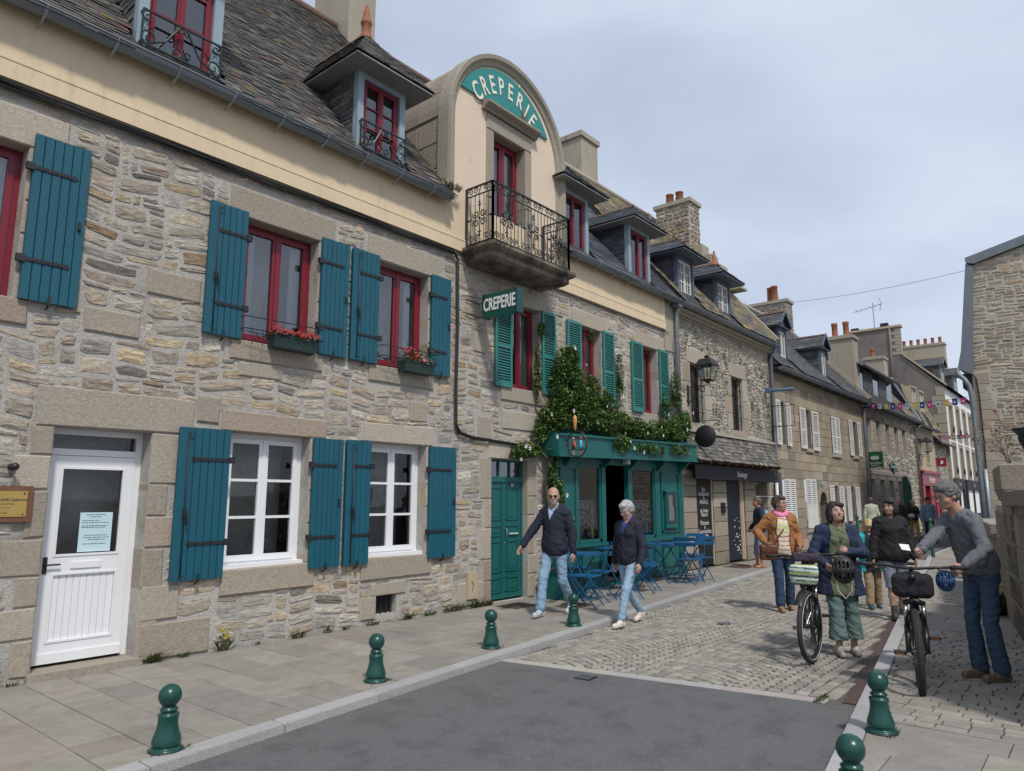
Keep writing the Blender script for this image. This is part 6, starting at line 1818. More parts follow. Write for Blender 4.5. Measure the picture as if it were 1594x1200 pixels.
# hanging creperie emblem: ring with two painted figures
pe = thing('hanging_emblem', (9.72, 6.8, 2.3), 'wrought iron ring emblem with two small painted figures and an orange spindle', 'sign')
m = MB(); R_ = .20
m.tube([(9.72, 6.70 + R_ * cos(a), 2.53 + R_ * 1.05 * sin(a)) for a in [2 * pi * k / 26 for k in range(26)]], .011, 5, closed=True)
m.bar((9.72, 6.52, 2.44), (9.72, 6.88, 2.44), .012); m.tube([(9.72, 6.70, 2.75), (9.72, 6.72, 2.98), (9.72, 6.95, 3.02)], .008, 5); m.tube([(9.72, 6.90, 2.6), (9.72, 7.35, 2.78)], .012, 5)
for s2 in (-1, 1): m.tube(spiral((6.70 + s2 * .10, 2.34), .06, 1.3, pi / 2, s2), .007, 4)
b0 = 0
m.build('ring', M['iron'], pe)
m = MB(); m.lathe([(.001, -.13), (.018, -.10), (.030, -.02), (.038, .05), (.03, .11), (.001, .14)], 10, (9.70, 6.72, 2.88)); m.build('spindle', mk('orange_wood', (.60, .26, .07), .5), pe)
for (y_, bc, hc) in ((6.77, (.24, .01, .015), (.5, .3, .22)), (6.62, (.05, .42, .75), (.5, .05, .04))):
    f = MB(); f.mi = 0
    f.lathe([(.001, .10), (.028, .10), (.030, .16), (.022, .24), (.001, .25)], 8, (9.72, y_, 2.35)); f.mi = 1
    f.ball((9.72, y_, 2.35 + .275), .024, 6)
    for s2 in (-1, 1): f.tube([(9.72, y_ + s2 * .013, 2.45), (9.72, y_ + s2 * .014, 2.36)], .008, 5); f.tube([(9.72, y_ + s2 * .026, 2.58), (9.72, y_ + s2 * .045, 2.50)], .007, 4)
    f.build('painted_figure', [mk('figure_cloth', bc, .5), mk('figure_skin', hc, .5)], pe)

# lamps
def lantern(name, x, y, z, s, lab, ywall):
    L = thing(name, (x, y, z), lab, 'street lamp', 'wall lanterns on iron brackets')
    m = MB()
    m.lathe([(.06, -.02), (.05, .0), (.095, .03), (.10, .06)], 4, (x, y, z), pi / 4, 2 * pi + pi / 4)
    tw, bw = .19 * s, .115 * s; z0, z1 = z + .05, z + .05 + .34 * s
    for a in range(4):
        an = pi / 4 + a * pi / 2
        m.bar((x + bw * 1.41 * cos(an), y + bw * 1.41 * sin(an), z0), (x + tw * 1.41 * cos(an), y + tw * 1.41 * sin(an), z1), .016)
        an2 = an + pi / 2
        for (r, zz) in ((bw, z0), (tw, z1)): m.bar((x + r * 1.41 * cos(an), y + r * 1.41 * sin(an), zz), (x + r * 1.41 * cos(an2), y + r * 1.41 * sin(an2), zz), .02)
    m.lathe([(tw * 1.55, 0), (tw * 1.45, .03), (tw * .95, .15), (.06, .17), (.05, .20), (.07, .22), (.03, .24), (.001, .27)], 4, (x, y, z1), pi / 4, 2 * pi + pi / 4)
    for i in range(len(m.sm)): m.sm[i] = False
    m.build('lantern_frame', M['rust_iron'], L)
    g = MB()
    for a in range(4):
        an, an2 = pi / 4 + a * pi / 2, pi / 4 + (a + 1) * pi / 2
        g.quad((x + bw * 1.37 * cos(an), y + bw * 1.37 * sin(an), z0), (x + bw * 1.37 * cos(an2), y + bw * 1.37 * sin(an2), z0), (x + tw * 1.37 * cos(an2), y + tw * 1.37 * sin(an2), z1), (x + tw * 1.37 * cos(an), y + tw * 1.37 * sin(an), z1))
    g.build('lantern_glass', M['lampglass'], L, recalc=False)
    b = MB(); b.lathe([(.02, .0), (.03, .05), (.03, .14), (.001, .18)], 8, (x, y, z0 + .06)); b.build('bulb', M['white_old'], L)
    b = MB()
    b.tube([(x, y, z - .02), (x, y, z - .06), (x, y + .10, z - .07), (x, ywall, z - .07)], .012, 5)
    b.tube(spiral((y + .14, z - .13), .07, 1.2, pi / 2, 1), .01, 4) if False else b.tube([(x, y + .14 + .06 * cos(t), z - .15 + .06 * sin(t)) for t in [pi / 2 + .5 * k for k in range(11)]], .010, 4)
    b.tube([(x, ywall, z - .45), (x, (y + ywall) / 2 + .05, z - .33), (x, y + .2, z - .08)], .010, 5)
    b.box(x - .03, x + .03, ywall - .02, ywall + .01, z - .5, z - .02)
    b.build('bracket', M['iron'], L)
M['lampglass'] = glassmat('lantern_glass', .12, (.85, .88, .85), .1)
lantern('wall_lantern', 15.3, 6.87, 4.30, 1.0, 'large black wall lantern above the round black sign', 7.38)
lantern('wall_lantern', 42.0, 7.05, 4.02, 1.5, 'distant wall lantern above the red shopfront', 7.44)

# bunting and wire
FC = [((.02, .05, .35), 'b'), ((.80, .05, .26), 'p'), ((.78, .80, .82), 'w'), ((.85, .62, .12), 'y')]
def bunting(name, p0, p1, sag, n, size, lab):
    B_ = thing(name, ((p0[0] + p1[0]) / 2, (p0[1] + p1[1]) / 2, p0[2]), lab, 'bunting', 'strings of pennants across the street')
    p0, p1 = Vector(p0), Vector(p1)
    P = lambda t: p0.lerp(p1, t) - Vector((0, 0, sag * 4 * t * (1 - t)))
    m = MB(); m.tube([P(k / 30) for k in range(31)], .007, 4); m.build('cord', M['cable'], B_)
    e = (p1 - p0).normalized()
    for k in range(n):
        t = (k + .5) / n; c = P(t); w = size * .5
        m = MB(); m.col = FC[k % 4][0]; sw = random.uniform(-.06, .06)
        a, b = c - e * w, c + e * w; q = Vector((sw * .6, sw * .2, -size * 1.0))
        th = Vector((.006, 0, 0))
        m.add([a, b, b + q + e * random.uniform(-.02, .02), a + q, a + th, b + th, b + q + th, a + q + th], [(0, 1, 2, 3), (7, 6, 5, 4), (0, 3, 7, 4), (1, 5, 6, 2), (3, 2, 6, 7)])
        f = m.build('pennant', M['flag'], B_, recalc=False)
        m = MB(); m.col = (.85, .85, .85) if k % 4 != 2 else (.1, .2, .6); cc = c + q * .5
        m.quad(cc - e * w * .45 + Vector((-.004, 0, .03)), cc + e * w * .45 + Vector((-.004, 0, .03)), cc + e * w * .3 + Vector((-.004, 0, -.04)), cc - e * w * .5 + Vector((-.004, 0, -.04)))
        m.build('pennant_print', M['flag'], f, recalc=False)
bunting('bunting', (31.0, 7.30, 5.50), (27.5, 3.30, 4.98), .10, 14, .22, 'nearer string of blue, pink, white and yellow square pennants')
bunting('bunting', (47.5, 7.40, 5.30), (46.5, 4.9, 5.25), .05, 10, .20, 'farther string of small pennants in front of the white house')
wr = thing('overhead_wire', (29, 6, 9), 'thin dark wire crossing the sky between the rooftops', 'wire')
m = MB(); pa, pb = Vector((31.5, 10.0, 10.3)), Vector((27.6, 2.9, 9.3)); m.tube([pa.lerp(pb, k / 20) - Vector((0, 0, .5 * (k / 20) * (1 - k / 20))) for k in range(21)], .007, 4); m.build('wire', M['cable'], wr)

# ================================================================== CAFE FURNITURE
def bistro_chair():
    r = empty('bistro_chair', label='x', cat='chair', group='blue folding bistro chairs outside the creperie')
    for k in range(5):
        y = -.17 + .085 * k; m = MB(); m.box(-.19, .19, y - .034, y + .034, .445, .457); m.build('seat_slat', M['bluechair'], r, recalc=False)
    for z in (.70, .80):
        m = MB(); m.add([(-.20, .235 + (z - .7) * .2, z), (.20, .235 + (z - .7) * .2, z), (.20, .25 + (z - .7) * .2, z + .065), (-.20, .25 + (z - .7) * .2, z + .065), (-.20, .245 + (z - .7) * .2, z), (.20, .245 + (z - .7) * .2, z), (.20, .26 + (z - .7) * .2, z + .065), (-.20, .26 + (z - .7) * .2, z + .065)], [(0, 1, 2, 3), (7, 6, 5, 4), (0, 4, 5, 1), (3, 2, 6, 7)]); m.build('back_slat', M['bluechair'], r, recalc=False)
    for s in (-1, 1):
        x = s * .205
        m = MB(); m.bar((x, -.22, 0), (x, .13, .45), .018, .008, up=(1, 0, 0)); m.bar((x, .13, .45), (x, .27, .87), .018, .008, up=(1, 0, 0)); m.build('back_leg' if False else 'frame_leg', M['bluechair'], r)
        x = s * .185
        m = MB(); m.bar((x, .24, 0), (x, -.17, .445), .018, .008, up=(1, 0, 0)); m.build('cross_leg', M['bluechair'], r)
    m = MB()
    for (y, z, w) in ((-.19, .04, .205), (.205, .04, .185), (-.17, .44, .20), (.17, .44, .20)): m.tube([(-w, y, z), (w, y, z)], .006, 4)
    m.build('stretcher', M['bluechair'], r)
    return r
def bistro_table():
    r = empty('bistro_table', label='x', cat='table', group='blue folding bistro tables outside the creperie')
    m = MB(); m.box(-.30, .30, -.30, .30, .715, .73); m.box(-.30, .30, -.305, -.295, .69, .73); m.box(-.30, .30, .295, .305, .69, .73); m.build('table_top', M['bluechair'], r)
    for s in (-1, 1):
        m = MB(); m.bar((s * .25, -.27, 0), (s * .25, .22, .71), .02, .01, up=(1, 0, 0)); m.build('leg', M['bluechair'], r)
        m = MB(); m.bar((s * .23, .27, 0), (s * .23, -.22, .71), .02, .01, up=(1, 0, 0)); m.build('leg', M['bluechair'], r)
    m = MB()
    for (y, z) in ((-.25, .03), (.25, .03), (.0, .38)): m.tube([(-.25, y, z), (.25, y, z)], .007, 4)
    m.build('stretcher', M['bluechair'], r)
    return r
ch0, tb0 = bistro_chair(), bistro_table()
CH = [(9.05, 6.12, .3, 'blue bistro chair with its seat beside the walking man, nearest the planter'), (9.75, 6.35, -2.9, 'blue bistro chair just behind the first cafe table'), (9.95, 6.95, 1.6, 'blue bistro chair under the cafe window by the planter'),
      (11.15, 6.30, .2, 'blue bistro chair just right of the grey-haired woman'), (11.55, 6.55, -2.8, 'blue bistro chair on the near side of the middle table'), (12.05, 6.98, 1.4, 'blue bistro chair backed to the cafe doorway'),
      (12.75, 6.25, 1.7, 'blue bistro chair on the street side of the right cafe tables'), (13.35, 6.35, 2.6, 'blue bistro chair second from the bakery pillar'), (13.9, 6.75, -1.5, 'blue bistro chair nearest the bakery pillar'), (10.35, 6.15, .6, 'blue bistro chair hidden behind the grey-haired woman')]
TB = [(9.55, 6.62, .1, 'blue square bistro table between the two walkers'), (11.0, 6.75, .0, 'blue square bistro table behind the grey-haired woman'), (12.6, 6.80, .15, 'blue square bistro table in front of the menu case'), (13.15, 6.55, -.1, 'blue square bistro table at the bakery end of the terrace')]
for i, (x, y, a, lab) in enumerate(CH):
    o = ch0 if i == 0 else copy_tree(ch0)
    o.location = (x, y, SW + .001); o.rotation_euler.z = a; o['label'] = lab
for i, (x, y, a, lab) in enumerate(TB):
    o = tb0 if i == 0 else copy_tree(tb0)
    o.location = (x, y, SW + .001); o.rotation_euler.z = a; o['label'] = lab

# ================================================================== FLOWER BOXES AND GUARD RAILS
def flower_box(u0, u1, z, lab, cols, green, bushy):
    b = thing('flower_box', ((u0 + u1) / 2, YW - .12, z), lab, 'flower box', 'window boxes on the sills')
    m = MB(); yb_, yf_ = YW - .02, YW - .20
    m.add([(u0 + .02, yf_ + .02, z), (u1 - .02, yf_ + .02, z), (u1 - .02, yb_ - .01, z), (u0 + .02, yb_ - .01, z), (u0, yf_, z + .14), (u1, yf_, z + .14), (u1, yb_, z + .14), (u0, yb_, z + .14)], [(0, 3, 2, 1), (0, 1, 5, 4), (1, 2, 6, 5), (2, 3, 7, 6), (3, 0, 4, 7)])
    m.box(u0 - .008, u1 + .008, yf_ - .008, yf_ + .004, z + .13, z + .148); m.build('trough', M['planter_green'], b)
    m = MB(); rr = random.Random(9)
    for k in range(420):
        x, y = rr.uniform(u0 - .02, u1 + .02), rr.uniform(yf_ - .03, yb_); zz = z + .13 + abs(rr.gauss(0, .06 * bushy)) - (.08 if rr.random() < .08 * bushy else 0)
        s = rr.uniform(.012, .022); a = rr.uniform(0, 6.28); t = rr.uniform(-.6, .6); v = rr.uniform(.6, 1.4)
        m.col = tuple(q * v for q in green)
        e = Vector((cos(a), sin(a), t)) * s; f = Vector((-sin(a), cos(a), rr.uniform(-.5, .8))) * s * .8; c = Vector((x, y, zz))
        m.quad(c - e, c - f, c + e, c + f)
    m.build('leaves', M['leaf'], b, recalc=False)['kind'] = 'stuff'
    m = MB()
    for k in range(cols[0][2] * 8):
        col, (x0, x1), _ = cols[k % len(cols)]
        x, y = rr.uniform(u0 + (u1 - u0) * x0, u0 + (u1 - u0) * x1), rr.uniform(yf_ - .04, yb_ - .03); zz = z + .17 + rr.uniform(0, .10 * bushy); m.col = tuple(q * rr.uniform(.5, .95) for q in col)
        for q in range(5):
            a = q * 1.257 + k; p = Vector((x, y, zz)) + Vector((cos(a), rr.uniform(-.5, .2), sin(a))) * .013
            m.quad(p + Vector((-.011, 0, -.009)), p + Vector((.011, -.006, -.009)), p + Vector((.012, 0, .010)), p + Vector((-.010, .006, .011)))
    m.build('blossoms', M['petal'], b, recalc=False)['kind'] = 'stuff'
    m = MB()
    for zz, l in ((z + .30, .0), (z + .16, .0)):
        m.tube([(u0 - .35, YW - .01, zz), (u0 - .33, YW - .14, zz), (u1 + .05, YW - .22, zz), (u1 + .06, YW - .02, zz)], .006, 4)
    for uu in (u0 + .1, u1 - .06): m.tube([(uu, YW - .215, z + .16), (uu, YW - .215, z - .01), (uu, YW - .10, z - .02)], .006, 4)
    for uu in (u0 - .25, u0 - .12): m.tube([(uu, YW - .15, z + .16), (uu, YW - .15, z - .02)], .005, 4); m.tube(spiral((uu + .05, z + .06), .045, 1.3, 0, y=YW - .15), .004, 4)
    m.build('rail_bracket', M['iron'], b)
flower_box(4.36, 4.96, 3.36, 'green trough of small red flowers on the left red window', [((.42, .008, .008), (.0, .95), 6)], (.07, .09, .03), .6)
flower_box(6.34, 6.90, 3.36, 'bushy green trough with pink and red geraniums on the right red window', [((.45, .01, .02), (.0, .2), 2), ((.70, .12, .28), (.45, .7), 2), ((.50, .06, .10), (.2, .5), 2)], (.13, .17, .03), 1.5)

# ================================================================== CLIMBING ROSE
cr = thing('climbing_rose', (9.55, 7.25, SW), 'climbing rose with small white flowers spreading above the creperie canopy', 'climbing plant')
rr = random.Random(4)
m = MB()
for pts, r0 in (([(9.62, 7.18, .06), (9.58, 7.22, .8), (9.66, 7.2, 1.5), (9.6, 7.2, 2.1), (9.7, 7.1, 2.8), (10.2, 7.1, 3.1), (11.5, 7.0, 3.0), (13, 7.0, 3.0), (14.4, 7.1, 3.2)], .035),
                ([(9.55, 7.2, .1), (9.68, 7.24, 1.0), (9.56, 7.2, 1.8), (9.75, 7.15, 2.7), (10.2, 7.2, 3.6), (10.5, 7.25, 4.2)], .028),
                ([(9.6, 7.2, 2.3), (9.3, 7.25, 2.5), (8.8, 7.28, 2.45)], .02), ([(9.75, 7.2, 3.0), (9.5, 7.28, 3.5), (9.4, 7.3, 4.1), (9.55, 7.32, 4.6)], .012),
                ([(14.2, 7.2, 3.1), (14.3, 7.25, 3.8), (14.2, 7.25, 4.5)], .014), ([(12.0, 7.2, 3.1), (12.1, 7.3, 3.8), (11.9, 7.3, 4.5)], .01)):
    P = [Vector(p) for p in pts]; fine = []
    for a, b in zip(P, P[1:]):
        for k in range(5): t = k / 5; fine.append(a.lerp(b, t) + Vector((rr.uniform(-.02, .02), rr.uniform(-.015, .015), rr.uniform(-.02, .02))))
    fine.append(P[-1]); m.tube(fine, [r0 * (1 - .75 * i / len(fine)) for i in range(len(fine))], 6)
m.build('stem', M['stem'], cr)
BL = [  # u, z, ru, rz, y, ry, weight
    (10.3, 3.25, .85, .50, 7.12, .20, 11), (10.15, 3.75, .52, .50, 7.18, .14, 6.5), (10.9, 3.5, .4, .4, 7.18, .12, 3), (9.45, 2.85, .25, .35, 7.2, .12, 2), (10.35, 4.15, .26, .22, 7.22, .10, 1.6), (9.75, 3.0, .35, .4, 7.12, .18, 4), (11.3, 3.05, .8, .30, 7.08, .20, 7), (12.4, 2.98, .9, .24, 7.05, .2, 6.5), (13.6, 3.05, .9, .30, 7.08, .2, 7),
    (14.45, 3.25, .4, .40, 7.12, .16, 3.2), (14.35, 3.9, .22, .5, 7.2, .10, 1.7), (13.85, 3.65, .18, .35, 7.2, .08, .8), (12.05, 3.9, .13, .6, 7.25, .07, 1.0), (11.35, 3.45, .45, .25, 7.15, .12, 1.8), (9.42, 3.75, .10, .65, 7.28, .05, .9), (9.55, 4.55, .14, .14, 7.3, .05, .25),
    (9.15, 2.42, .38, .13, 7.22, .12, 1.9), (8.85, 2.36, .22, .12, 7.22, .10, .9), (9.68, 2.45, .16, .35, 7.12, .12, 1.8), (9.70, 1.65, .16, .35, 7.10, .12, 1.5), (9.85, 1.15, .18, .35, 7.0, .14, 1.1), (9.62, 2.0, .10, .3, 7.15, .1, .6),
    (11.1, 4.7, .2, .12, 7.4, .05, .25), (14.75, 3.3, .25, .35, 7.2, .10, 1.0), (12.6, 2.62, .9, .12, 6.90, .03, .9), (11.6, 2.66, .4, .2, 6.90, .03, .8), (13.9, 2.66, .5, .16, 6.90, .03, .6)]
tot = sum(b[6] for b in BL); m = MB(); fm = MB()
NL = 48000
for b in BL:
    for k in range(int(NL * b[6] / tot)):
        while True:
            a, c_, d = rr.uniform(-1, 1), rr.uniform(-1, 1), rr.uniform(-1, 1)
            q = a * a + c_ * c_ + d * d
            if q < 1: break
        lump = .78 + .30 * sin(5.1 * a * b[2] + b[0] * 3) * cos(6.3 * d * b[3] + b[1] * 5)
        u, z, y = b[0] + a * b[2] * lump * 1.1, b[1] + d * b[3] * lump * 1.1, b[4] + c_ * b[5]
        if sin(u * 9 + z * 4) * sin(z * 8 - u * 3) > .72: continue
        y = min(y, YW - .06)
        c = Vector((u, y, z)); s = rr.uniform(.020, .038)
        an = rr.uniform(0, 6.28); el = rr.gauss(-.25, .45)
        e = Vector((cos(an) * cos(el), sin(an) * cos(el), sin(el))); w = e.cross(Vector((rr.uniform(-.4, .4), rr.uniform(-.6, .2), 1))).normalized(); n_ = w.cross(e)
        g = rr.random(); v = rr.uniform(.7, 1.3)
        m.col = tuple(x * v for x in ((.060, .125, .030) if g < .5 else ((.105, .185, .042) if g < .84 else (.19, .25, .075))))
        t1 = c + e * s * 1.3; l = c + w * s * .5 + n_ * s * .12; r_ = c - w * s * .5 + n_ * s * .12; b0 = c - e * s
        m.add([b0, r_, t1, l], [(0, 1, 2), (0, 2, 3)])
m.build('foliage', M['leaf'], cr, recalc=False)['kind'] = 'stuff'
for k in range(26):
    b = rr.choice([x for x in BL if x[6] > .7]); a, d = rr.uniform(-.9, .9), rr.uniform(-.9, .9)
    p = Vector((b[0] + a * b[2], b[4] - b[5] - .02, b[1] + d * b[3])); fm.col = (.80, .80, .72)
    R = rr.uniform(.012, .026)
    for q in range(6): an = q * 1.05; c = p + Vector((cos(an) * R, 0, sin(an) * R)); w = Vector((-sin(an), 0, cos(an))) * R * .7; o = Vector((cos(an), -.5, sin(an))) * R; fm.quad(c - w, c + o * .6 - w * .4, c + o * .6 + w * .4, c + w)
    fm.ball(p, R * .5, 4)
fm.build('white_blossoms', M['petal'], cr, recalc=False)['kind'] = 'stuff'

# ================================================================== WEEDS
def weed(x, y, z, h, n, lab, cols=((.035, .07, .015), (.07, .11, .025), (.10, .11, .04)), flower=None, spread=.10, name='weed', cat='weed', leaf=.010):
    w = thing(name, (x, y, z), lab, cat, 'weeds at the foot of the walls'); m = MB()
    for k in range(n):
        a = rr.uniform(0, 6.28); L = h * rr.uniform(.5, 1.1); m.col = rr.choice(cols)
        p0 = Vector((x + rr.uniform(-spread, spread), y + rr.uniform(-.03, .02), z)); tip = p0 + Vector((cos(a) * L * .5, -abs(sin(a)) * L * .4, L))
        tip = p0 + Vector((cos(a) * L * .9, -abs(sin(a)) * L * .7, L * rr.uniform(.25, .9))); mid = p0.lerp(tip, .5) + Vector((0, 0, L * .22)); s = Vector((sin(a), -cos(a), 0)) * leaf * rr.uniform(.35, .8)
        m.add([p0 - s * .5, p0 + s * .5, mid + s, tip, mid - s], [(0, 1, 2, 4), (4, 2, 3)])
    m.build('leaves', M['grass'], w, recalc=False)['kind'] = 'stuff'
    if flower:
        m = MB()
        for k in range(14): m.col = flower; m.ball((x + rr.uniform(-spread, spread), y - rr.uniform(0, .06), z + h * rr.uniform(.6, 1.1)), .014, 4)
        m.build('flowers', M['petal'], w, recalc=False)['kind'] = 'stuff'
for (x, h, n, lab, fl_, sp_) in ((3.33, .16, 70, 'bright green fern-like weed beside the white door jamb', None, .07), (3.62, .08, 30, 'small low weed just right of the door jamb block', None, .04), (4.05, .20, 40, 'yellow-flowering weed under the first blue shutter', (.7, .5, .03), .05),
    (4.45, .06, 20, 'tiny weed tuft under the left white window', None, .05), (4.95, .12, 45, 'green weed clump below the paired blue shutters', None, .08), (5.35, .11, 30, 'thin weed below the middle blue shutters', None, .06), (5.62, .09, 30, 'reddish low weed left of the cellar vent', None, .05),
    (6.02, .10, 40, 'grass tuft just left of the cellar vent', None, .10), (6.62, .14, 60, 'grass tuft just right of the cellar vent', None, .10), (7.0, .10, 45, 'low grass patch under the last blue shutter', None, .10), (7.5, .15, 80, 'long green weed strip by the meter cabinet', None, .20), (7.95, .20, 90, 'tallest green weed clump by the green door jamb', None, .12), (8.2, .16, 60, 'weed clump at the corner of the green door', None, .08), (2.15, .06, 20, 'small weed left of the white door step', None, .05)):
    weed(x, YW - .05, SW, h, n, lab, flower=(.38, .28, .03) if fl_ else None, spread=sp_)
for i, (x, y, z, sp_, n) in enumerate(((2.28, 4.79, SW, .13, 60), (4.25, 5.12, SW, .12, 26), (5.95, 5.28, SW, .11, 22), (5.60, 1.40, .05, .11, 40))):
    weed(x, y - .10, z, .035, n, 'moss and grass sprouting at the foot of the ' + ('nearest left bollard', 'second left bollard', 'third left bollard', 'right bollard by the bicycle')[i], spread=sp_, name='moss_tuft', cat='moss', leaf=.008)
weed(12.4, 1.36, .05, .42, 260, 'dark green weeds heaped at the foot of the garden wall pier', cols=((.03, .06, .015), (.05, .09, .02)), spread=.35, name='wall_foot_plants', cat='plants', flower=(.6, .4, .05), leaf=.03)
weed(16.6, 2.10, .05, .50, 240, 'leafy green plants growing along the low garden wall', cols=((.03, .06, .015), (.06, .1, .02)), spread=.8, name='wall_foot_plants', cat='plants', flower=(.7, .5, .1), leaf=.03)
weed(6.35, 2.0, 0.0, .05, 90, 'mossy grass growing where asphalt, cobbles and kerb meet', spread=.12, name='moss_tuft', cat='moss', leaf=.008)
weed(7.25, 7.22, 6.28, .14, 80, 'green weeds growing in the gutter beside the round gable', spread=.14, name='gutter_weed', cat='weed')
for i, (x, lab) in enumerate(((17.3, 'teal glazed flower pot by the low garden wall'), (18.2, 'second teal pot further along the garden wall'))):
    fp = thing('flower_pot', (x, 2.35 + i * .12, .05), lab, 'flower pot'); y = 2.35 + i * .12
    m = MB(); m.lathe([(.12, 0), (.17, .12), (.19, .3), (.20, .34), (.17, .34), (.15, .28)], 14, (x, y, .05)); m.build('pot', mk('teal_glaze', (.02, .09, .10), .3), fp)
    m = MB()
    for k in range(160):
        a = rr.uniform(0, 6.28); p0 = Vector((x + rr.uniform(-.15, .15), y + rr.uniform(-.15, .15), .36)); L = rr.uniform(.1, .4); m.col = (.05, .10, .02) if k % 6 else (.75, .42, .05)
        t = p0 + Vector((cos(a) * L * .5, sin(a) * L * .5, L)); s = Vector((sin(a), -cos(a), 0)) * .02; m.add([p0, t - s, t + Vector((0, 0, .03)), t + s], [(0, 1, 2, 3)])
    m.build('plant', M['leaf'], fp, recalc=False)['kind'] = 'stuff'
# dry creeper on the right gable and in the urn
cp = thing('dry_creeper', (10.6, .6, 2.4), 'thin dry branching twigs with small seed heads behind the green urn', 'plant')
m = MB(); tips = []
def twig(p, d, L, r, lv):
    q = p + d * L; mid = p.lerp(q, .5) + Vector((rr.uniform(-1, 1), rr.uniform(-1, 1), rr.uniform(-1, 1))) * L * .08
    m.tube([p, mid, q], [r, r * .8, r * .55], 4, caps=False)
    if lv == 0: tips.append(q); return
    for k in range(rr.choice((2, 3))):
        nd = (d + Vector((rr.uniform(-.8, .8), rr.uniform(-.8, .8), rr.uniform(-.35, .6)))).normalized(); twig(q, nd, L * rr.uniform(.55, .85), r * .55, lv - 1)
for k in range(9): twig(Vector((10.55 + rr.uniform(-.08, .08), .62 + rr.uniform(-.08, .08), 2.44)), Vector((rr.uniform(-.5, .6), rr.uniform(-.3, 1.0), rr.uniform(.1, 1))).normalized(), rr.uniform(.10, .22), .006, 3)
for k in range(6): twig(Vector((10.9 + rr.uniform(-.3, .3), .9, 1.95)), Vector((rr.uniform(-.2, .3), rr.uniform(.0, .4), 1)).normalized(), rr.uniform(.15, .26), .006, 3)
m.build('twigs', M['stem'], cp)
m = MB()
for t in tips: m.col = rr.choice([(.22, .12, .09), (.10, .10, .05), (.30, .2, .12)]); m.ball(t, rr.uniform(.007, .016), 3)
m.build('seed_heads', M['petal'], cp, recalc=False)['kind'] = 'stuff'
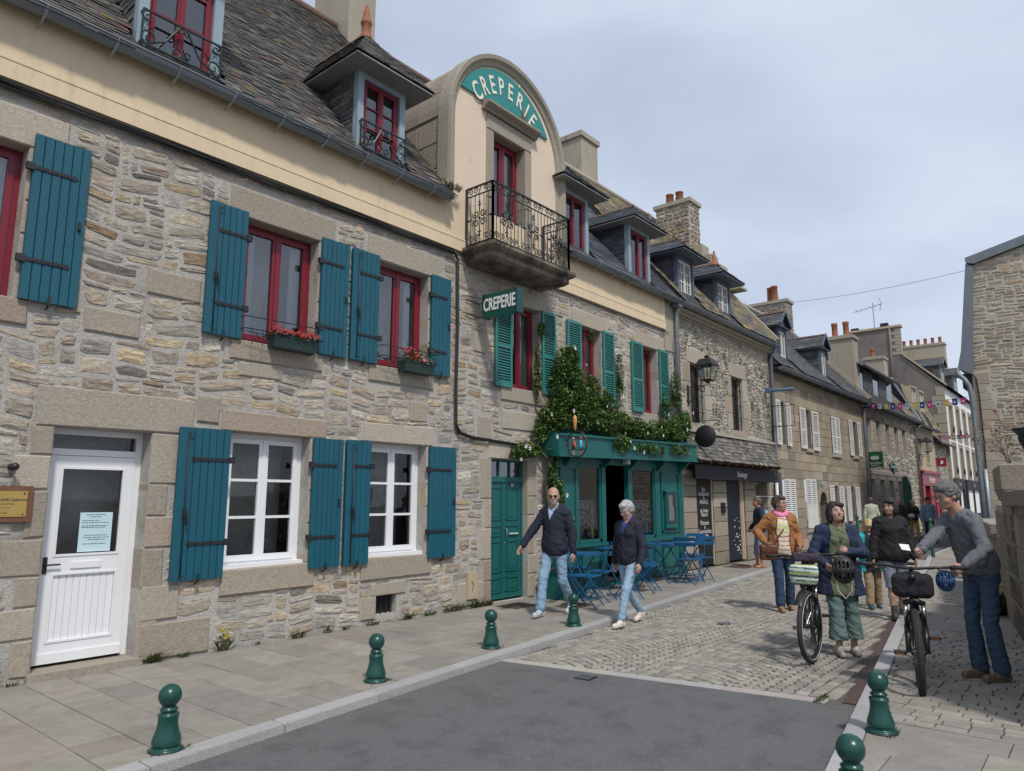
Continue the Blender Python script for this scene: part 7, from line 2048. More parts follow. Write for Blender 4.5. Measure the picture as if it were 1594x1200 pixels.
# ================================================================== PEOPLE (signed-distance bodies turned into one surface each)
def V3(*a): return np.array(a, float)
class SDF:
    def __init__(s, lo, hi, h):
        s.h = h; s.lo = np.array(lo, float) - 2 * h
        s.n = np.ceil((np.array(hi) - s.lo) / h).astype(int) + 3
        s.f = np.full(s.n, .12, np.float32)
        s.ax = [s.lo[i] + h * np.arange(s.n[i]) for i in range(3)]
    def sl(s, lo, hi):
        a = np.maximum(0, np.floor((np.array(lo) - s.lo) / s.h).astype(int)); b = np.minimum(s.n, np.ceil((np.array(hi) - s.lo) / s.h).astype(int) + 1)
        return tuple(slice(int(a[i]), int(b[i])) for i in range(3))
    def grid(s, q):
        return np.meshgrid(s.ax[0][q[0]], s.ax[1][q[1]], s.ax[2][q[2]], indexing='ij', sparse=True)
    def comb(s, q, d, k):
        a = s.f[q]; d = d.astype(np.float32)
        if k < 0: s.f[q] = np.maximum(a, -d); return
        h = np.clip(.5 + .5 * (a - d) / k, 0, 1) if k > 0 else (d < a)
        s.f[q] = a + (d - a) * h - (k * h * (1 - h) if k > 0 else 0)
    def cap(s, a, b, r0, r1=None, k=.02, flat=None):
        a, b = np.array(a, float), np.array(b, float); r1 = r0 if r1 is None else r1; R = max(r0, r1) + .09
        q = s.sl(np.minimum(a, b) - R, np.maximum(a, b) + R); X, Y, Z = s.grid(q)
        ab = b - a; L = max(1e-9, ab @ ab)
        t = np.clip(((X - a[0]) * ab[0] + (Y - a[1]) * ab[1] + (Z - a[2]) * ab[2]) / L, 0, 1)
        d = np.sqrt((X - a[0] - t * ab[0]) ** 2 + (Y - a[1] - t * ab[1]) ** 2 + (Z - a[2] - t * ab[2]) ** 2) - (r0 + (r1 - r0) * t)
        s.comb(q, d, k)
    def rbox(s, c, b, r, k=.01):
        c = np.array(c, float); m = max(b) + .09; q = s.sl(c - m, c + m); X, Y, Z = s.grid(q)
        p = [np.abs(v) - (b[i] - r) for i, v in enumerate((X - c[0], Y - c[1], Z - c[2]))]
        s.comb(q, np.sqrt(sum(np.maximum(v, 0) ** 2 for v in p)) + np.minimum(np.maximum(np.maximum(p[0], p[1]), p[2]), 0) - r, k)
    def ell(s, c, r, k=.02, R=None, neg=False):
        c = np.array(c, float); r = np.array(r, float); m = max(r) + .09
        q = s.sl(c - m, c + m); X, Y, Z = s.grid(q)
        if R is None: P = [X - c[0], Y - c[1], Z - c[2]]
        else: D = [X - c[0], Y - c[1], Z - c[2]]; P = [R[0][i] * D[0] + R[1][i] * D[1] + R[2][i] * D[2] for i in range(3)]
        k0 = np.sqrt((P[0] / r[0]) ** 2 + (P[1] / r[1]) ** 2 + (P[2] / r[2]) ** 2); k1 = np.sqrt((P[0] / r[0] ** 2) ** 2 + (P[1] / r[1] ** 2) ** 2 + (P[2] / r[2] ** 2) ** 2) + 1e-9
        s.comb(q, k0 * (k0 - 1) / k1, -1 if neg else k)
    def cut(s, p, n):
        p = np.array(p, float); n = np.array(n, float); n /= np.linalg.norm(n)
        X, Y, Z = s.grid((slice(None),) * 3)
        s.f = np.maximum(s.f, ((X - p[0]) * n[0] + (Y - p[1]) * n[1] + (Z - p[2]) * n[2]).astype(np.float32))
    def noise(s, seed, f, st=(1, 1, 1)):
        """value noise on the grid, f lattice cells per metre"""
        r = np.random.RandomState(seed); T_ = r.uniform(-1, 1, (24, 24, 24)).astype(np.float32)
        X, Y, Z = [a.astype(np.float32) for a in s.grid((slice(None),) * 3)]
        def ip(C, o):
            C = C + o; i = np.floor(C).astype(int); t = C - i; return i % 24, (i + 1) % 24, t * t * (3 - 2 * t)
        Z2 = Z * f * st[2] + .35 * np.sin(X * 17 + seed) ; Z2 = Z2 + (X + Y) * f * st[2] * .45
        z0, z1, tz = ip(Z2, 40.); x0, x1, tx = ip(X * f * st[0], 40.); y0, y1, ty = ip(Y * f * st[1], 40.)
        L = lambda a, b, t: a + (b - a) * t
        return L(L(L(T_[x0, y0, z0], T_[x1, y0, z0], tx), L(T_[x0, y1, z0], T_[x1, y1, z0], tx), ty), L(L(T_[x0, y0, z1], T_[x1, y0, z1], tx), L(T_[x0, y1, z1], T_[x1, y1, z1], tx), ty), tz)
    def wrinkle(s, A, seed=0, f=1.0, sz=1.0):
        n1 = s.noise(seed, 9 * f, (1, 1, 1.5 * sz)); n2 = s.noise(seed + 9, 19 * f, (.8, .8, 1.5 * sz))
        s.f = s.f + (A * (1.15 * (1 - np.abs(n1)) ** 4 + .75 * (1 - np.abs(n2)) ** 5 - .75 + .25 * n2)).astype(np.float32)
    def mesh(s):
        f = s.f; h = s.h; ins = f < 0
        c = [ins[i:f.shape[0] - 1 + i, j:f.shape[1] - 1 + j, k:f.shape[2] - 1 + k] for i in (0, 1) for j in (0, 1) for k in (0, 1)]
        cnt = sum(x.astype(np.int8) for x in c); act = (cnt > 0) & (cnt < 8)
        I = np.argwhere(act); idx = -np.ones(act.shape, np.int64); idx[act] = np.arange(len(I))
        acc = np.zeros((len(I), 3)); nn = np.zeros(len(I))
        off = [(i, j, k) for i in (0, 1) for j in (0, 1) for k in (0, 1)]
        for a in off:
            for ax in range(3):
                if a[ax]: continue
                b = list(a); b[ax] = 1
                fa = f[I[:, 0] + a[0], I[:, 1] + a[1], I[:, 2] + a[2]]; fb = f[I[:, 0] + b[0], I[:, 1] + b[1], I[:, 2] + b[2]]
                m = (fa < 0) != (fb < 0); t = np.where(m, fa / np.where(m, fa - fb, 1), 0)
                p = np.tile(np.array(a, float), (len(I), 1)); p[:, ax] += t
                acc[m] += p[m]; nn[m] += 1
        V = s.lo + h * (I + acc / np.maximum(nn, 1)[:, None])
        F = []
        for ax in range(3):
            sl0 = [slice(1, -1)] * 3; sl0[ax] = slice(0, -1); sl1 = list(sl0); sl1[ax] = slice(1, None)
            A, B = ins[tuple(sl0)], ins[tuple(sl1)]; E = np.argwhere(A != B)
            if not len(E): continue
            o = [1, 1, 1]; o[ax] = 0; E = E + o
            u, v = [(1, 2), (2, 0), (0, 1)][ax]
            def cell(du, dv): q = E.copy(); q[:, u] -= du; q[:, v] -= dv; return idx[q[:, 0], q[:, 1], q[:, 2]]
            Q = np.stack([cell(1, 1), cell(0, 1), cell(0, 0), cell(1, 0)], 1)
            fl = ~ins[E[:, 0], E[:, 1], E[:, 2]]; Q[fl] = Q[fl][:, ::-1]
            F.append(Q[(Q >= 0).all(1)])
        return V, np.concatenate(F) if F else np.zeros((0, 4), int)

def np_obj(name, V, F, mat, parent, cols=None):
    me = bpy.data.meshes.new(name); me.from_pydata(V.tolist(), [], F.tolist()); me.materials.append(mat)
    me.polygons.foreach_set('use_smooth', [True] * len(F))
    ca = me.color_attributes.new('tint', 'FLOAT_COLOR', 'POINT')
    if cols is None: cols = np.ones((len(V), 3))
    ca.data.foreach_set('color', np.concatenate([cols, np.ones((len(V), 1))], 1).ravel())
    me.update(); o = bpy.data.objects.new(name, me); COL.objects.link(o); o.parent = parent; return o

M['skin'] = mk('skin', (1, 1, 1), .5, .06, 14, .05, 60, tint=True, spec=.35)
M['cloth'] = mk('woven_cloth', (1, 1, 1), .85, .10, 9, .07, 120, .5, 14, tint=True, bdist=.012)
M['shell'] = mk('shell_jacket', (1, 1, 1), .82, .10, 8, .04, 90, .5, 12, tint=True, bdist=.012)
M['denim'] = mk('denim', (1, 1, 1), .85, .16, 11, .12, 160, .4, 16, tint=True, bdist=.01)
M['hair'] = mk('hair', (1, 1, 1), .55, .22, 20, .25, 90, .9, 45, tint=True, bdist=.015, stretch=(1, 1, .35))
M['leather'] = mk('leather', (1, 1, 1), .5, .12, 12, .05, 60, .2, 40, tint=True)
M['eyes'] = mk('eyes', (1, 1, 1), .2, 0, 1, 0, 1, tint=True)

def ik(a, b, l1, l2, hint):
    a, b, hint = map(lambda q: np.array(q, float), (a, b, hint)); d = b - a; D = np.linalg.norm(d)
    if D > (l1 + l2) * .995: b = a + d / D * (l1 + l2) * .995; d = b - a; D = np.linalg.norm(d)
    u = d / D; x = (l1 * l1 - l2 * l2 + D * D) / (2 * D); hh = sqrt(max(0, l1 * l1 - x * x)); v = hint - u * (hint @ u); v /= np.linalg.norm(v) + 1e-9
    return a + u * x + v * hh, b

def person(loc, face, height, label, group=None, feet=((.1, .09, 0), (-.1, -.09, 0)), hands=((0, .26, .80), (0, -.26, .80)), lean=.0, hipx=0.0, head=(0, 0), headoff=(0, 0), build=1.0,
           top=None, leg=None, shoe=None, hair=None, skin=(.48, .25, .17), res=.011, elbow=None, curl=(.5, .5), drop=0.0, beard=None, glasses=None, foot_yaw=(0, 0), female=False):
    k = height / 1.70
    root = empty('person', loc, radians(face), label, 'person', group)
    W_ = build; hz = .90 - drop
    pel = V3(hipx, 0, hz + .03); ch = V3(hipx + lean * .62, 0, hz + .36); nk = V3(hipx + lean * .95, 0, hz + .545)
    sw = .168 * (1 + (W_ - 1) * .5) * (.93 if female else 1)
    shl = {1: nk + V3(-.01, sw, -.06), -1: nk + V3(-.01, -sw, -.06)}
    hc = nk + V3(.035 + headoff[0], headoff[1], .155)
    yaw, pit = radians(head[0]), radians(head[1])
    R = np.array(Matrix.Rotation(yaw, 3, 'Z') @ Matrix.Rotation(-pit, 3, 'Y'))
    H = lambda x, y, z: hc + R @ V3(x, y, z)
    J = {}
    for s, ft, hd, el in ((1, feet[0], hands[0], (elbow or (None, None))[0]), (-1, feet[1], hands[1], (elbow or (None, None))[1])):
        hip = pel + V3(0, s * .088, -.03); ank = V3(*ft) + V3(0, 0, .085)
        kn, ank = ik(hip, ank, .415, .405, (1, s * .05, 0))
        wr = V3(*hd); e, wr = ik(shl[s], wr, .285, .255, el if el is not None else (-.6, s * .5, -.3))
        J[s] = dict(hip=hip, kn=kn, ank=ank, el=e, wr=wr)
    lo, hi = V3(-.75, -.75, -.05), V3(.75, .75, 1.95)
    P = [hc, pel, nk] + [J[s][q] for s in (1, -1) for q in J[s]] + [shl[1], shl[-1]]
    lo = np.min(P, 0) - V3(.24, .24, .15); hi = np.max(P, 0) + V3(.24, .24, .22)
    def finish(S_, name, mat, colf):
        V, F = S_.mesh()
        if len(V) == 0: return None
        c = colf(V) if callable(colf) else np.tile(np.array(colf, float), (len(V), 1))
        return np_obj(name, V * k, F, M[mat], root, c)
    # --- skin
    s_ = SDF(lo, hi, res * .85)
    s_.ell(H(-.012, 0, .025), (.098, .078, .102), .01, R); s_.ell(H(.030, 0, -.040), (.062, .060, .075), .03, R); s_.ell(H(.050, 0, -.088), (.034, .036, .024), .025, R)
    s_.ell(H(.070, 0, .018), (.022, .052, .014), .015, R); s_.cap(H(.084, 0, .006), H(.108, 0, -.030), .009, .014, .012); s_.ell(H(.084, 0, -.062), (.014, .026, .010), .008, R)
    for q in (1, -1): s_.ell(H(-.004, q * .079, -.008), (.022, .010, .031), .006, R); s_.ell(H(.056, q * .042, -.030), (.026, .022, .024), .02, R); s_.ell(H(.092, q * .030, .004), (.010, .013, .008), 0, R, neg=True)
    s_.cap(H(-.015, 0, -.06), nk + V3(-.01, 0, -.03), .056, .062, .03)
    s_.cap(pel, ch, .075, .08, .05); s_.cap(ch, nk + V3(0, 0, -.06), .08, .05, .05); s_.cap(shl[1], shl[-1], .030, .030, .05)
    for q, cu in ((1, curl[0]), (-1, curl[1])):
        j = J[q]; s_.cap(shl[q], j['el'], .034, .026, .02); s_.cap(j['el'], j['wr'], .027, .025, .015)
        bare = leg and leg.get('len', 1) < .8; s_.cap(j['hip'], j['kn'], .055, .048 if bare else .032, .03); s_.cap(j['kn'], j['ank'] + (j['kn'] - j['ank']) * .6, .048 if bare else .032, .052 if bare else .034, .02); s_.cap(j['ank'] + (j['kn'] - j['ank']) * .6, j['ank'], .052 if bare else .034, .036, .02)
        d = j['wr'] - j['el']; d /= np.linalg.norm(d); side = np.cross(d, V3(0, q, 0)); side = side if np.linalg.norm(side) > .2 else V3(1, 0, 0); side /= np.linalg.norm(side); pn = np.cross(side, d) * q
        pn = pn if pn @ V3(0, -q, 0) > 0 else -pn
        pc = j['wr'] + d * .05
        s_.ell(pc, (.045, .016, .040), .012, np.stack([d, pn, side], 1))
        for i, (o, L) in enumerate(((-.030, .062), (-.010, .074), (.010, .080), (.030, .072))):
            a = pc + d * .034 + side * o * -1; d1 = d * cos(cu * .9) + pn * sin(cu * .9); b = a + d1 * L * .5; d2 = d * cos(cu * 2.1) + pn * sin(cu * 2.1); c_ = b + d2 * L * .5
            s_.cap(a, b, .0095, .0088, .003); s_.cap(b, c_, .0088, .0075, .003)
        tb = pc - d * .02 + side * .030; td = d * .7 + side * .55 + pn * .35; td /= np.linalg.norm(td); s_.cap(tb, tb + td * .038, .013, .011, .008); s_.cap(tb + td * .038, tb + td * .038 + (d * .9 + pn * .4) * .03, .011, .009, .004)
    def sc(V):
        c = np.tile(np.array(skin, float), (len(V), 1))
        loc_ = (V - hc) @ R
        lip = (np.abs(loc_[:, 1]) < .024) & (np.abs(loc_[:, 2] + .062) < .008) & (loc_[:, 0] > .07); c[lip] *= (.85, .55, .55)
        brow = (np.abs(np.abs(loc_[:, 1]) - .032) < .018) & (np.abs(loc_[:, 2] - .024) < .006) & (loc_[:, 0] > .06); c[brow] = np.array(hair[1]) * .7 if hair else c[brow]
        if beard: b = (loc_[:, 2] < -.045) & (loc_[:, 2] > -.125) & (loc_[:, 0] > .02) & ~lip; c[b] = c[b] * .45 + np.array(beard) * .55
        return c
    finish(s_, 'body', 'skin', sc)
    m = MB()
    for q in (1, -1):
        m.col = (.38, .34, .31); p = H(.079, q * .030, .004); m.ball(p * k, .0115 * k, 6); m.col = (.03, .02, .015); p = H(.0855, q * .030, .004); m.ball(p * k, .0066 * k, 5)
    m.build('eyes', M['eyes'], root, recalc=False)
    if glasses:
        m = MB(); m.col = (1, 1, 1)
        for q in (1, -1):
            cen = H(.103, q * .032, .002)
            ring = [tuple((H(.103, q * .032 + .024 * cos(a), .002 + .018 * sin(a))) * k) for a in [2 * pi * i / 12 for i in range(12)]]
            if glasses == 'sun': m.add(ring + [tuple(H(.108, q * .032, .002) * k)], [(i, (i + 1) % 12, 12) for i in range(12)])
            m.tube(ring, .0022 * k, 4, closed=True); m.tube([tuple(H(.10, q * .055, .006) * k), tuple(H(.02, q * .082, .008) * k), tuple(H(-.01, q * .084, .0) * k)], .002 * k, 4)
        m.tube([tuple(H(.106, .010, .006) * k), tuple(H(.106, -.010, .006) * k)], .002 * k, 4); m.build('glasses', M['black'], root)
    # --- hair
    if hair:
        st, hcol = hair[0], hair[1]
        s_ = SDF(hc - .22, hc + .22, res * .8)
        if st != 'bald':
            s_.ell(H(-.022, 0, .034), (.104, .088, .104), .01, R)
            if st == 'short': s_.ell(H(-.05, 0, .0), (.075, .086, .085), .02, R)
            if st in ('bob', 'tied'): s_.ell(H(-.045, 0, -.03), (.085, .096, .11), .02, R); s_.ell(H(-.005, .075, -.035), (.045, .022, .085), .02, R); s_.ell(H(-.005, -.075, -.035), (.045, .022, .085), .02, R); s_.ell(H(.055, .03, .075), (.045, .055, .030), .02, R)
            if st == 'curly': s_.ell(H(-.045, 0, .01), (.086, .092, .095), .02, R); s_.ell(H(.03, 0, .085), (.065, .066, .035), .02, R)
            if st == 'long': s_.ell(H(-.03, 0, -.02), (.095, .10, .12), .02, R); s_.cap(H(-.03, .07, -.05), H(.02, .085, -.17), .045, .03, .02); s_.cap(H(-.03, -.07, -.05), H(.02, -.085, -.17), .045, .03, .02); s_.ell(H(.06, 0, .06), (.04, .07, .04), .02, R)
            s_.wrinkle(.0045 if st != 'curly' else .008, 3, 2.3)
            s_.ell(H(.105, 0, -.035 if st not in ('bob', 'long') else -.045), (.085, .064 if st != 'long' else .05, .088), 0, R, neg=True)
            if st in ('short', 'curly'):
                s_.ell(H(.04, 0, -.11), (.09, .11, .09), 0, R, neg=True)
            finish(s_, 'hair', 'hair', hcol)
        if st == 'bald':
            s_.ell(H(-.03, 0, -.005), (.082, .0835, .060), .01, R); s_.ell(H(.075, 0, -.01), (.085, .095, .12), 0, R, neg=True); finish(s_, 'hair', 'hair', hcol)
    if hair and hair[0] == 'hat' or (top and top.get('hat')):
        s_ = SDF(hc - .25, hc + .25, res); s_.ell(H(-.01, 0, .06), (.105, .09, .075), .01, R); s_.ell(H(.05, 0, .045), (.12, .085, .012), .01, R); finish(s_, 'hat', 'cloth', top.get('hat'))
    # --- upper garment
    if top:
        o = top.get('thick', .012); hem = top.get('hem', hz - .08); s_ = SDF(lo, hi, res)
        w = W_
        s_.ell(ch + V3(.0, 0, .0), (.115 * w + o, .160 * w + o, .22), .04)
        s_.ell((pel + ch) / 2 + V3(.012 * w, 0, -.02), (.112 * w + o, .150 * w + o, .20), .05)
        s_.cap(shl[1] + V3(0, -.02, -.01), shl[-1] + V3(0, .02, -.01), .062 + o, .062 + o, .05)
        s_.cap(nk + V3(-.01, .05, -.045), nk + V3(-.01, -.05, -.045), .055 + o, .055 + o, .04)
        if female: 
            for q in (1, -1): s_.ell(ch + V3(.085 * w, q * .068, .015), (.055, .062, .06), .04)
        hemw = top.get('flare', .0)
        s_.ell(V3(pel[0], 0, max(hem + .10, pel[2] - .0)), (.122 * w + o + hemw, .165 * w + o + hemw, .20), .05)
        if hem < hz - .14: s_.cap(V3(pel[0], .07, pel[2]), V3(pel[0] + .0, .085 + hemw, hem - .02), .11 * w + o, .115 * w + o + hemw, .05); s_.cap(V3(pel[0], -.07, pel[2]), V3(pel[0], -.085 - hemw, hem - .02), .11 * w + o, .115 * w + o + hemw, .05)
        sl_ = top.get('sleeve', 1.0)
        s_.cut((0, 0, hem), (0, 0, -1))
        for q in (1, -1):
            j = J[q]; s_.cap(shl[q] + V3(0, -q * .01, -.01), j['el'], .052 * (.7 + .3 * w) + o, .040 + o, .03)
            e2 = j['el'] + (j['wr'] - j['el']) * (sl_ * .96)
            if sl_ > 0: s_.cap(j['el'], e2, .041 + o, .031 + o * .9, .015)
        if top.get('collar'): s_.cap(nk + V3(-.03, .035, .03), nk + V3(-.03, -.035, .03), .052, .052, .015); s_.cap(nk + V3(-.02, .06, .01), nk + V3(.045, .05, -.03), .022, .02, .012); s_.cap(nk + V3(-.02, -.06, .01), nk + V3(.045, -.05, -.03), .022, .02, .012)
        if top.get('scarf') is None: s_.ell(nk + V3(.05, 0, .035), (.07, .055, .075 if not top.get('vneck') else .11), 0, neg=True)
        s_.wrinkle(top.get('wr', .007), top.get('seed', 1), .9)
        fc = top['col']
        def tcf(V):
            c = np.tile(np.array(fc, float), (len(V), 1)); cx = (pel[0] + (nk[0] - pel[0]) * np.clip((V[:, 2] - pel[2]) / (nk[2] - pel[2]), 0, 1))
            x, y, z = V[:, 0] - cx, V[:, 1], V[:, 2]
            if top.get('open'):
                ow, u1_, u2_ = top['open']; arm = np.minimum(*[np.linalg.norm(np.cross(V - J[q]['el'], (J[q]['wr'] - J[q]['el']) / np.linalg.norm(J[q]['wr'] - J[q]['el'])), axis=1) + 10 * ((V - J[q]['el']) @ (J[q]['wr'] - J[q]['el']) < -.01) for q in (1, -1)])
                ww = ow * (1 + .5 * (nk[2] - z) * .6) + .012 * np.sin(z * 17)
                mm = (np.abs(y) < ww) & (x > .02) & (arm > .062)
                c[mm] = u1_
                if u2_ is not None: m2 = mm & (np.sin(z * 95 + y * 8) > .25); c[m2] = u2_; m3 = mm & (np.sin(z * 95 + y * 8) < -.6) & (np.abs(z - ch[2]) > .09); c[m3] = np.array(u1_) * (.6, .25, .9)
                ed = (np.abs(np.abs(y) - ww) < .010) & (x > .02) & (arm > .062); c[ed] = np.array(fc) * .45
            elif top.get('zip') is not None: mm = (np.abs(y - .008) < .008) & (x > .05); c[mm] = np.array(fc) * top['zip']
            if top.get('stripe') is not None: mm = np.sin(z * 60) > .3; c[mm] = top['stripe']
            if top.get('inner') is not None: mm = (z > nk[2] - .005) & (x > .0) & (np.abs(y) < .07); c[mm] = top['inner']; mm = (z > nk[2] - .16) & (np.abs(y) < (z - nk[2] + .16) * .35) & (x > .04); c[mm] = top['inner']
            return c
        finish(s_, top.get('name', 'jacket'), top.get('mat', 'cloth'), tcf)
        if top.get('scarf') is not None:
            s_ = SDF(nk - .22, nk + .22, res); pts_ = [nk + V3(.075 * cos(a) - .01 + .03 * (cos(a) > 0), .085 * sin(a), .028 - .055 * max(0, cos(a))) for a in [2 * pi * i / 12 for i in range(13)]]
            for a_, b_ in zip(pts_, pts_[1:]): s_.cap(a_, b_, .034, .034, .015)
            s_.cap(nk + V3(.08, .03, -.04), nk + V3(.13, .015, -.11), .035, .02, .02); s_.wrinkle(.008, 9, 1.6); finish(s_, 'scarf', 'cloth', top['scarf'])
    # --- trousers
    if leg:
        s_ = SDF(lo, hi, res); o = leg.get('thick', .010); w = W_; L = leg.get('len', 1.0)
        s_.ell(pel + V3(-.008, 0, -.01), (.112 * w + o, .155 * w + o, .13), .03); s_.cap(pel + V3(-.045, .06, -.07), pel + V3(-.045, -.06, -.07), .075 * w, .075 * w, .03)
        for q in (1, -1):
            j = J[q]; s_.cap(j['hip'] + V3(0, 0, .0), j['kn'], .077 * w + o, .052 * (.5 + .5 * w) + o, .03)
            e_ = j['kn'] + (j['ank'] - j['kn']) * ((L - .5) * 2 - (.04 if L == 1 else 0))
            cr = leg.get('cuff', .046); s_.cap(j['kn'], e_, .051 * (.5 + .5 * w) + o, cr + o, .015)
            if L < 1:
                dd = (j['ank'] - j['kn']); s_.cut(e_ + V3(0, 0, .0), (0, 0, -1)) if q == -1 else None
        s_.cut(pel + V3(0, 0, .10), (0, 0, 1))
        s_.wrinkle(leg.get('wr', .006), leg.get('seed', 2), 1.1, leg.get('wz', 1.3))
        lc = leg['col']
        def lcf(V):
            c = np.tile(np.array(lc, float), (len(V), 1)); 
            if leg.get('fade'):
                for q in (1, -1):
                    a, b = J[q]['hip'], J[q]['kn']; t = np.clip(((V - a) @ (b - a)) / ((b - a) @ (b - a)), 0, 1.3); d = np.linalg.norm(V - (a + (b - a) * t[:, None] + V3(.07, 0, 0)), axis=1); c *= (1 + .22 * np.exp(-(d / .05) ** 2))[:, None]
            return c
        finish(s_, leg.get('name', 'trousers'), leg.get('mat', 'denim'), lcf)
    # --- shoes
    if shoe:
        for i, q in enumerate((1, -1)):
            an = J[q]['ank']; fy = radians(foot_yaw[i]); d = V3(cos(fy), sin(fy), 0); n_ = V3(-sin(fy), cos(fy), 0)
            toe = an + d * .155 + V3(0, 0, -.055); 
            if feet[i][2] > .02: toe = an + d * .125 + V3(0, 0, -.055 - feet[i][2] * .75)
            heel = an - d * .045 + V3(0, 0, -.050)
            lo2 = np.min([toe, heel, an], 0) - .12; hi2 = np.max([toe, heel, an], 0) + .14; s_ = SDF(lo2, hi2, min(res * .7, .010))
            s_.cap(heel, toe, .036, .031, .02); s_.cap(an + V3(0, 0, shoe.get('high', .0)), an + d * .03 + V3(0, 0, -.035), .040, .038, .03); s_.cap(heel + V3(0, 0, -.012), toe + V3(0, 0, -.008), .033, .034, .01)
            zb = min(toe[2], heel[2]) - .040
            s_.cut((0, 0, zb + .008), (0, 0, -1)); scol, sole = shoe['col'], shoe['sole']
            def scf(V, zb=zb, toe=toe, heel=heel, an=an):
                t = np.clip(((V - heel) @ (toe - heel)) / ((toe - heel) @ (toe - heel)), 0, 1); base = heel[2] + (toe[2] - heel[2]) * t
                c = np.tile(np.array(scol, float), (len(V), 1)); c[V[:, 2] < base - .014] = sole
                if shoe.get('mark') is not None: mm = (np.abs((V[:, 2] - base) - (.35 - t) * .05) < .006) & (t > .25) & (t < .7); c[mm] = shoe['mark']
                if shoe.get('sock') is not None: c[V[:, 2] > an[2] + .015] = shoe['sock']
                return c
            V, F = s_.mesh(); np_obj('shoe', V * k, F, M['leather'], root, scf(V))
    return root, k, dict(J=J, hc=hc, nk=nk, ch=ch, pel=pel, H=H, shl=shl)

def w2l(loc, face, k, p):
    """world point to the figure's own metres"""
    a = radians(face); dx, dy = p[0] - loc[0], p[1] - loc[1]
    return ((dx * cos(a) + dy * sin(a)) / k, (-dx * sin(a) + dy * cos(a)) / k, (p[2] - loc[2]) / k)

def worn(root, k, name, mat, col, prims, res=.012, wr=0):
    P = [np.array(q) for p in prims for q in (p[1:3] if p[0] == 'c' else p[1:2])]
    s_ = SDF(np.min(P, 0) - .2, np.max(P, 0) + .2, res)
    for p in prims:
        if p[0] == 'c': s_.cap(p[1], p[2], p[3], p[4], .012)
        else: s_.ell(p[1], p[2], .02)
    if wr: s_.wrinkle(wr, 5, 1.3)
    V, F = s_.mesh(); return np_obj(name, V * k, F, M[mat], root, np.tile(np.array(col, float), (len(V), 1)))

SK = (.46, .27, .20); SKP = (.50, .32, .25)
NAVY = (.010, .013, .028)
# man in sunglasses
r, k, q = person((8.16, 6.02, SW), 188, 1.74, 'bald man with sunglasses in a navy jacket and pale jeans walking past the green door', feet=((-.27, .10, .05), (.28, -.08, 0)), hands=((-.02, .27, .83), (.24, -.38, .90)), head=(26, 0), hair=('bald', (.42, .40, .38)), skin=SK, beard=(.45, .43, .40), glasses='sun', res=.0105,
    top=dict(col=NAVY, mat='shell', hem=.78, collar=True, inner=(.32, .42, .62), thick=.020, flare=.01, wr=.008, zip=.4), leg=dict(col=(.20, .31, .43), fade=True, cuff=.052, wz=1.8, wr=.007), shoe=dict(col=(.42, .46, .54), sole=(.70, .72, .74), mark=(.02, .02, .04)), curl=(.5, .2), drop=.03)
# grey-haired woman
r, k, q = person((8.46, 5.02, 0), 176, 1.63, 'grey-haired woman in a dark navy jacket and light blue jeans looking down as she walks', feet=((.34, .08, 0), (-.34, -.06, .06)), hands=((.13, .27, .84), (-.05, -.28, .82)), head=(-4, -24), hair=('curly', (.40, .40, .39)), skin=SKP, glasses='thin', res=.0105, female=True,
    top=dict(col=NAVY, mat='shell', hem=.80, collar=True, thick=.016, zip=2.2, inner=(.03, .06, .22), wr=.008, seed=5), leg=dict(col=(.24, .36, .47), fade=True, cuff=.042, wz=1.8, wr=.007, seed=8), shoe=dict(col=(.66, .58, .53), sole=(.78, .76, .72)), drop=.05)
c_ = q['ch']
worn(r, k, 'backpack', 'shell', (.035, .025, .025), [('e', c_ + V3(-.17, .02, -.10), (.07, .12, .19))], wr=.004); worn(r, k, 'backpack_strap', 'shell', (.03, .02, .02), [('c', c_ + V3(-.10, .11, .17), c_ + V3(.06, .125, .17), .014, .014), ('c', c_ + V3(.06, .125, .17), c_ + V3(.125, .12, .02), .013, .013), ('c', c_ + V3(.125, .12, .02), c_ + V3(-.02, .155, -.14), .012, .012)], .009)
# woman in brown jacket
r, k, q = person((11.0, 3.88, 0), 212, 1.66, 'woman in a tan jacket, pink scarf and striped top', feet=((-.10, .10, .0), (.12, -.09, 0)), hands=((.20, .22, .98), (.20, -.30, 1.04)), elbow=((-.7, .3, -.3), (-.5, -.6, -.2)), head=(46, 2), hair=('curly', (.055, .035, .025)), skin=(.47, .27, .20), glasses='thin', build=1.14, female=True,
    top=dict(col=(.30, .13, .045), hem=.78, thick=.024, flare=.02, open=(.085, (.70, .66, .25), (.66, .62, .60)), scarf=(.75, .22, .38), wr=.010, collar=True), leg=dict(col=(.025, .05, .10), cuff=.055, thick=.014), shoe=dict(col=(.30, .17, .10), sole=(.50, .36, .25)), curl=(.9, 1.0))
worn(r, k, 'bag_strap', 'leather', (.14, .05, .02), [('c', q['shl'][1] + V3(.07, -.06, .03), q['ch'] + V3(.16, .0, -.05), .012, .012), ('c', q['ch'] + V3(.16, .0, -.05), q['pel'] + V3(.17, -.15, .06), .012, .012)], .008)
bg_ = thing('shoulder_bag', (10.78, 3.9, .8), 'brown leather shoulder bag hanging at the hip of the woman in the tan jacket', 'bag')
s2 = SDF(V3(-.25, -.25, -.25), V3(.25, .25, .25), .011); s2.rbox((0, 0, -.01), (.05, .12, .11), .035); s2.rbox((.012, 0, .04), (.052, .122, .065), .03); s2.cut((0, 0, .13), (0, 0, 1)); s2.wrinkle(.004, 3, 1)
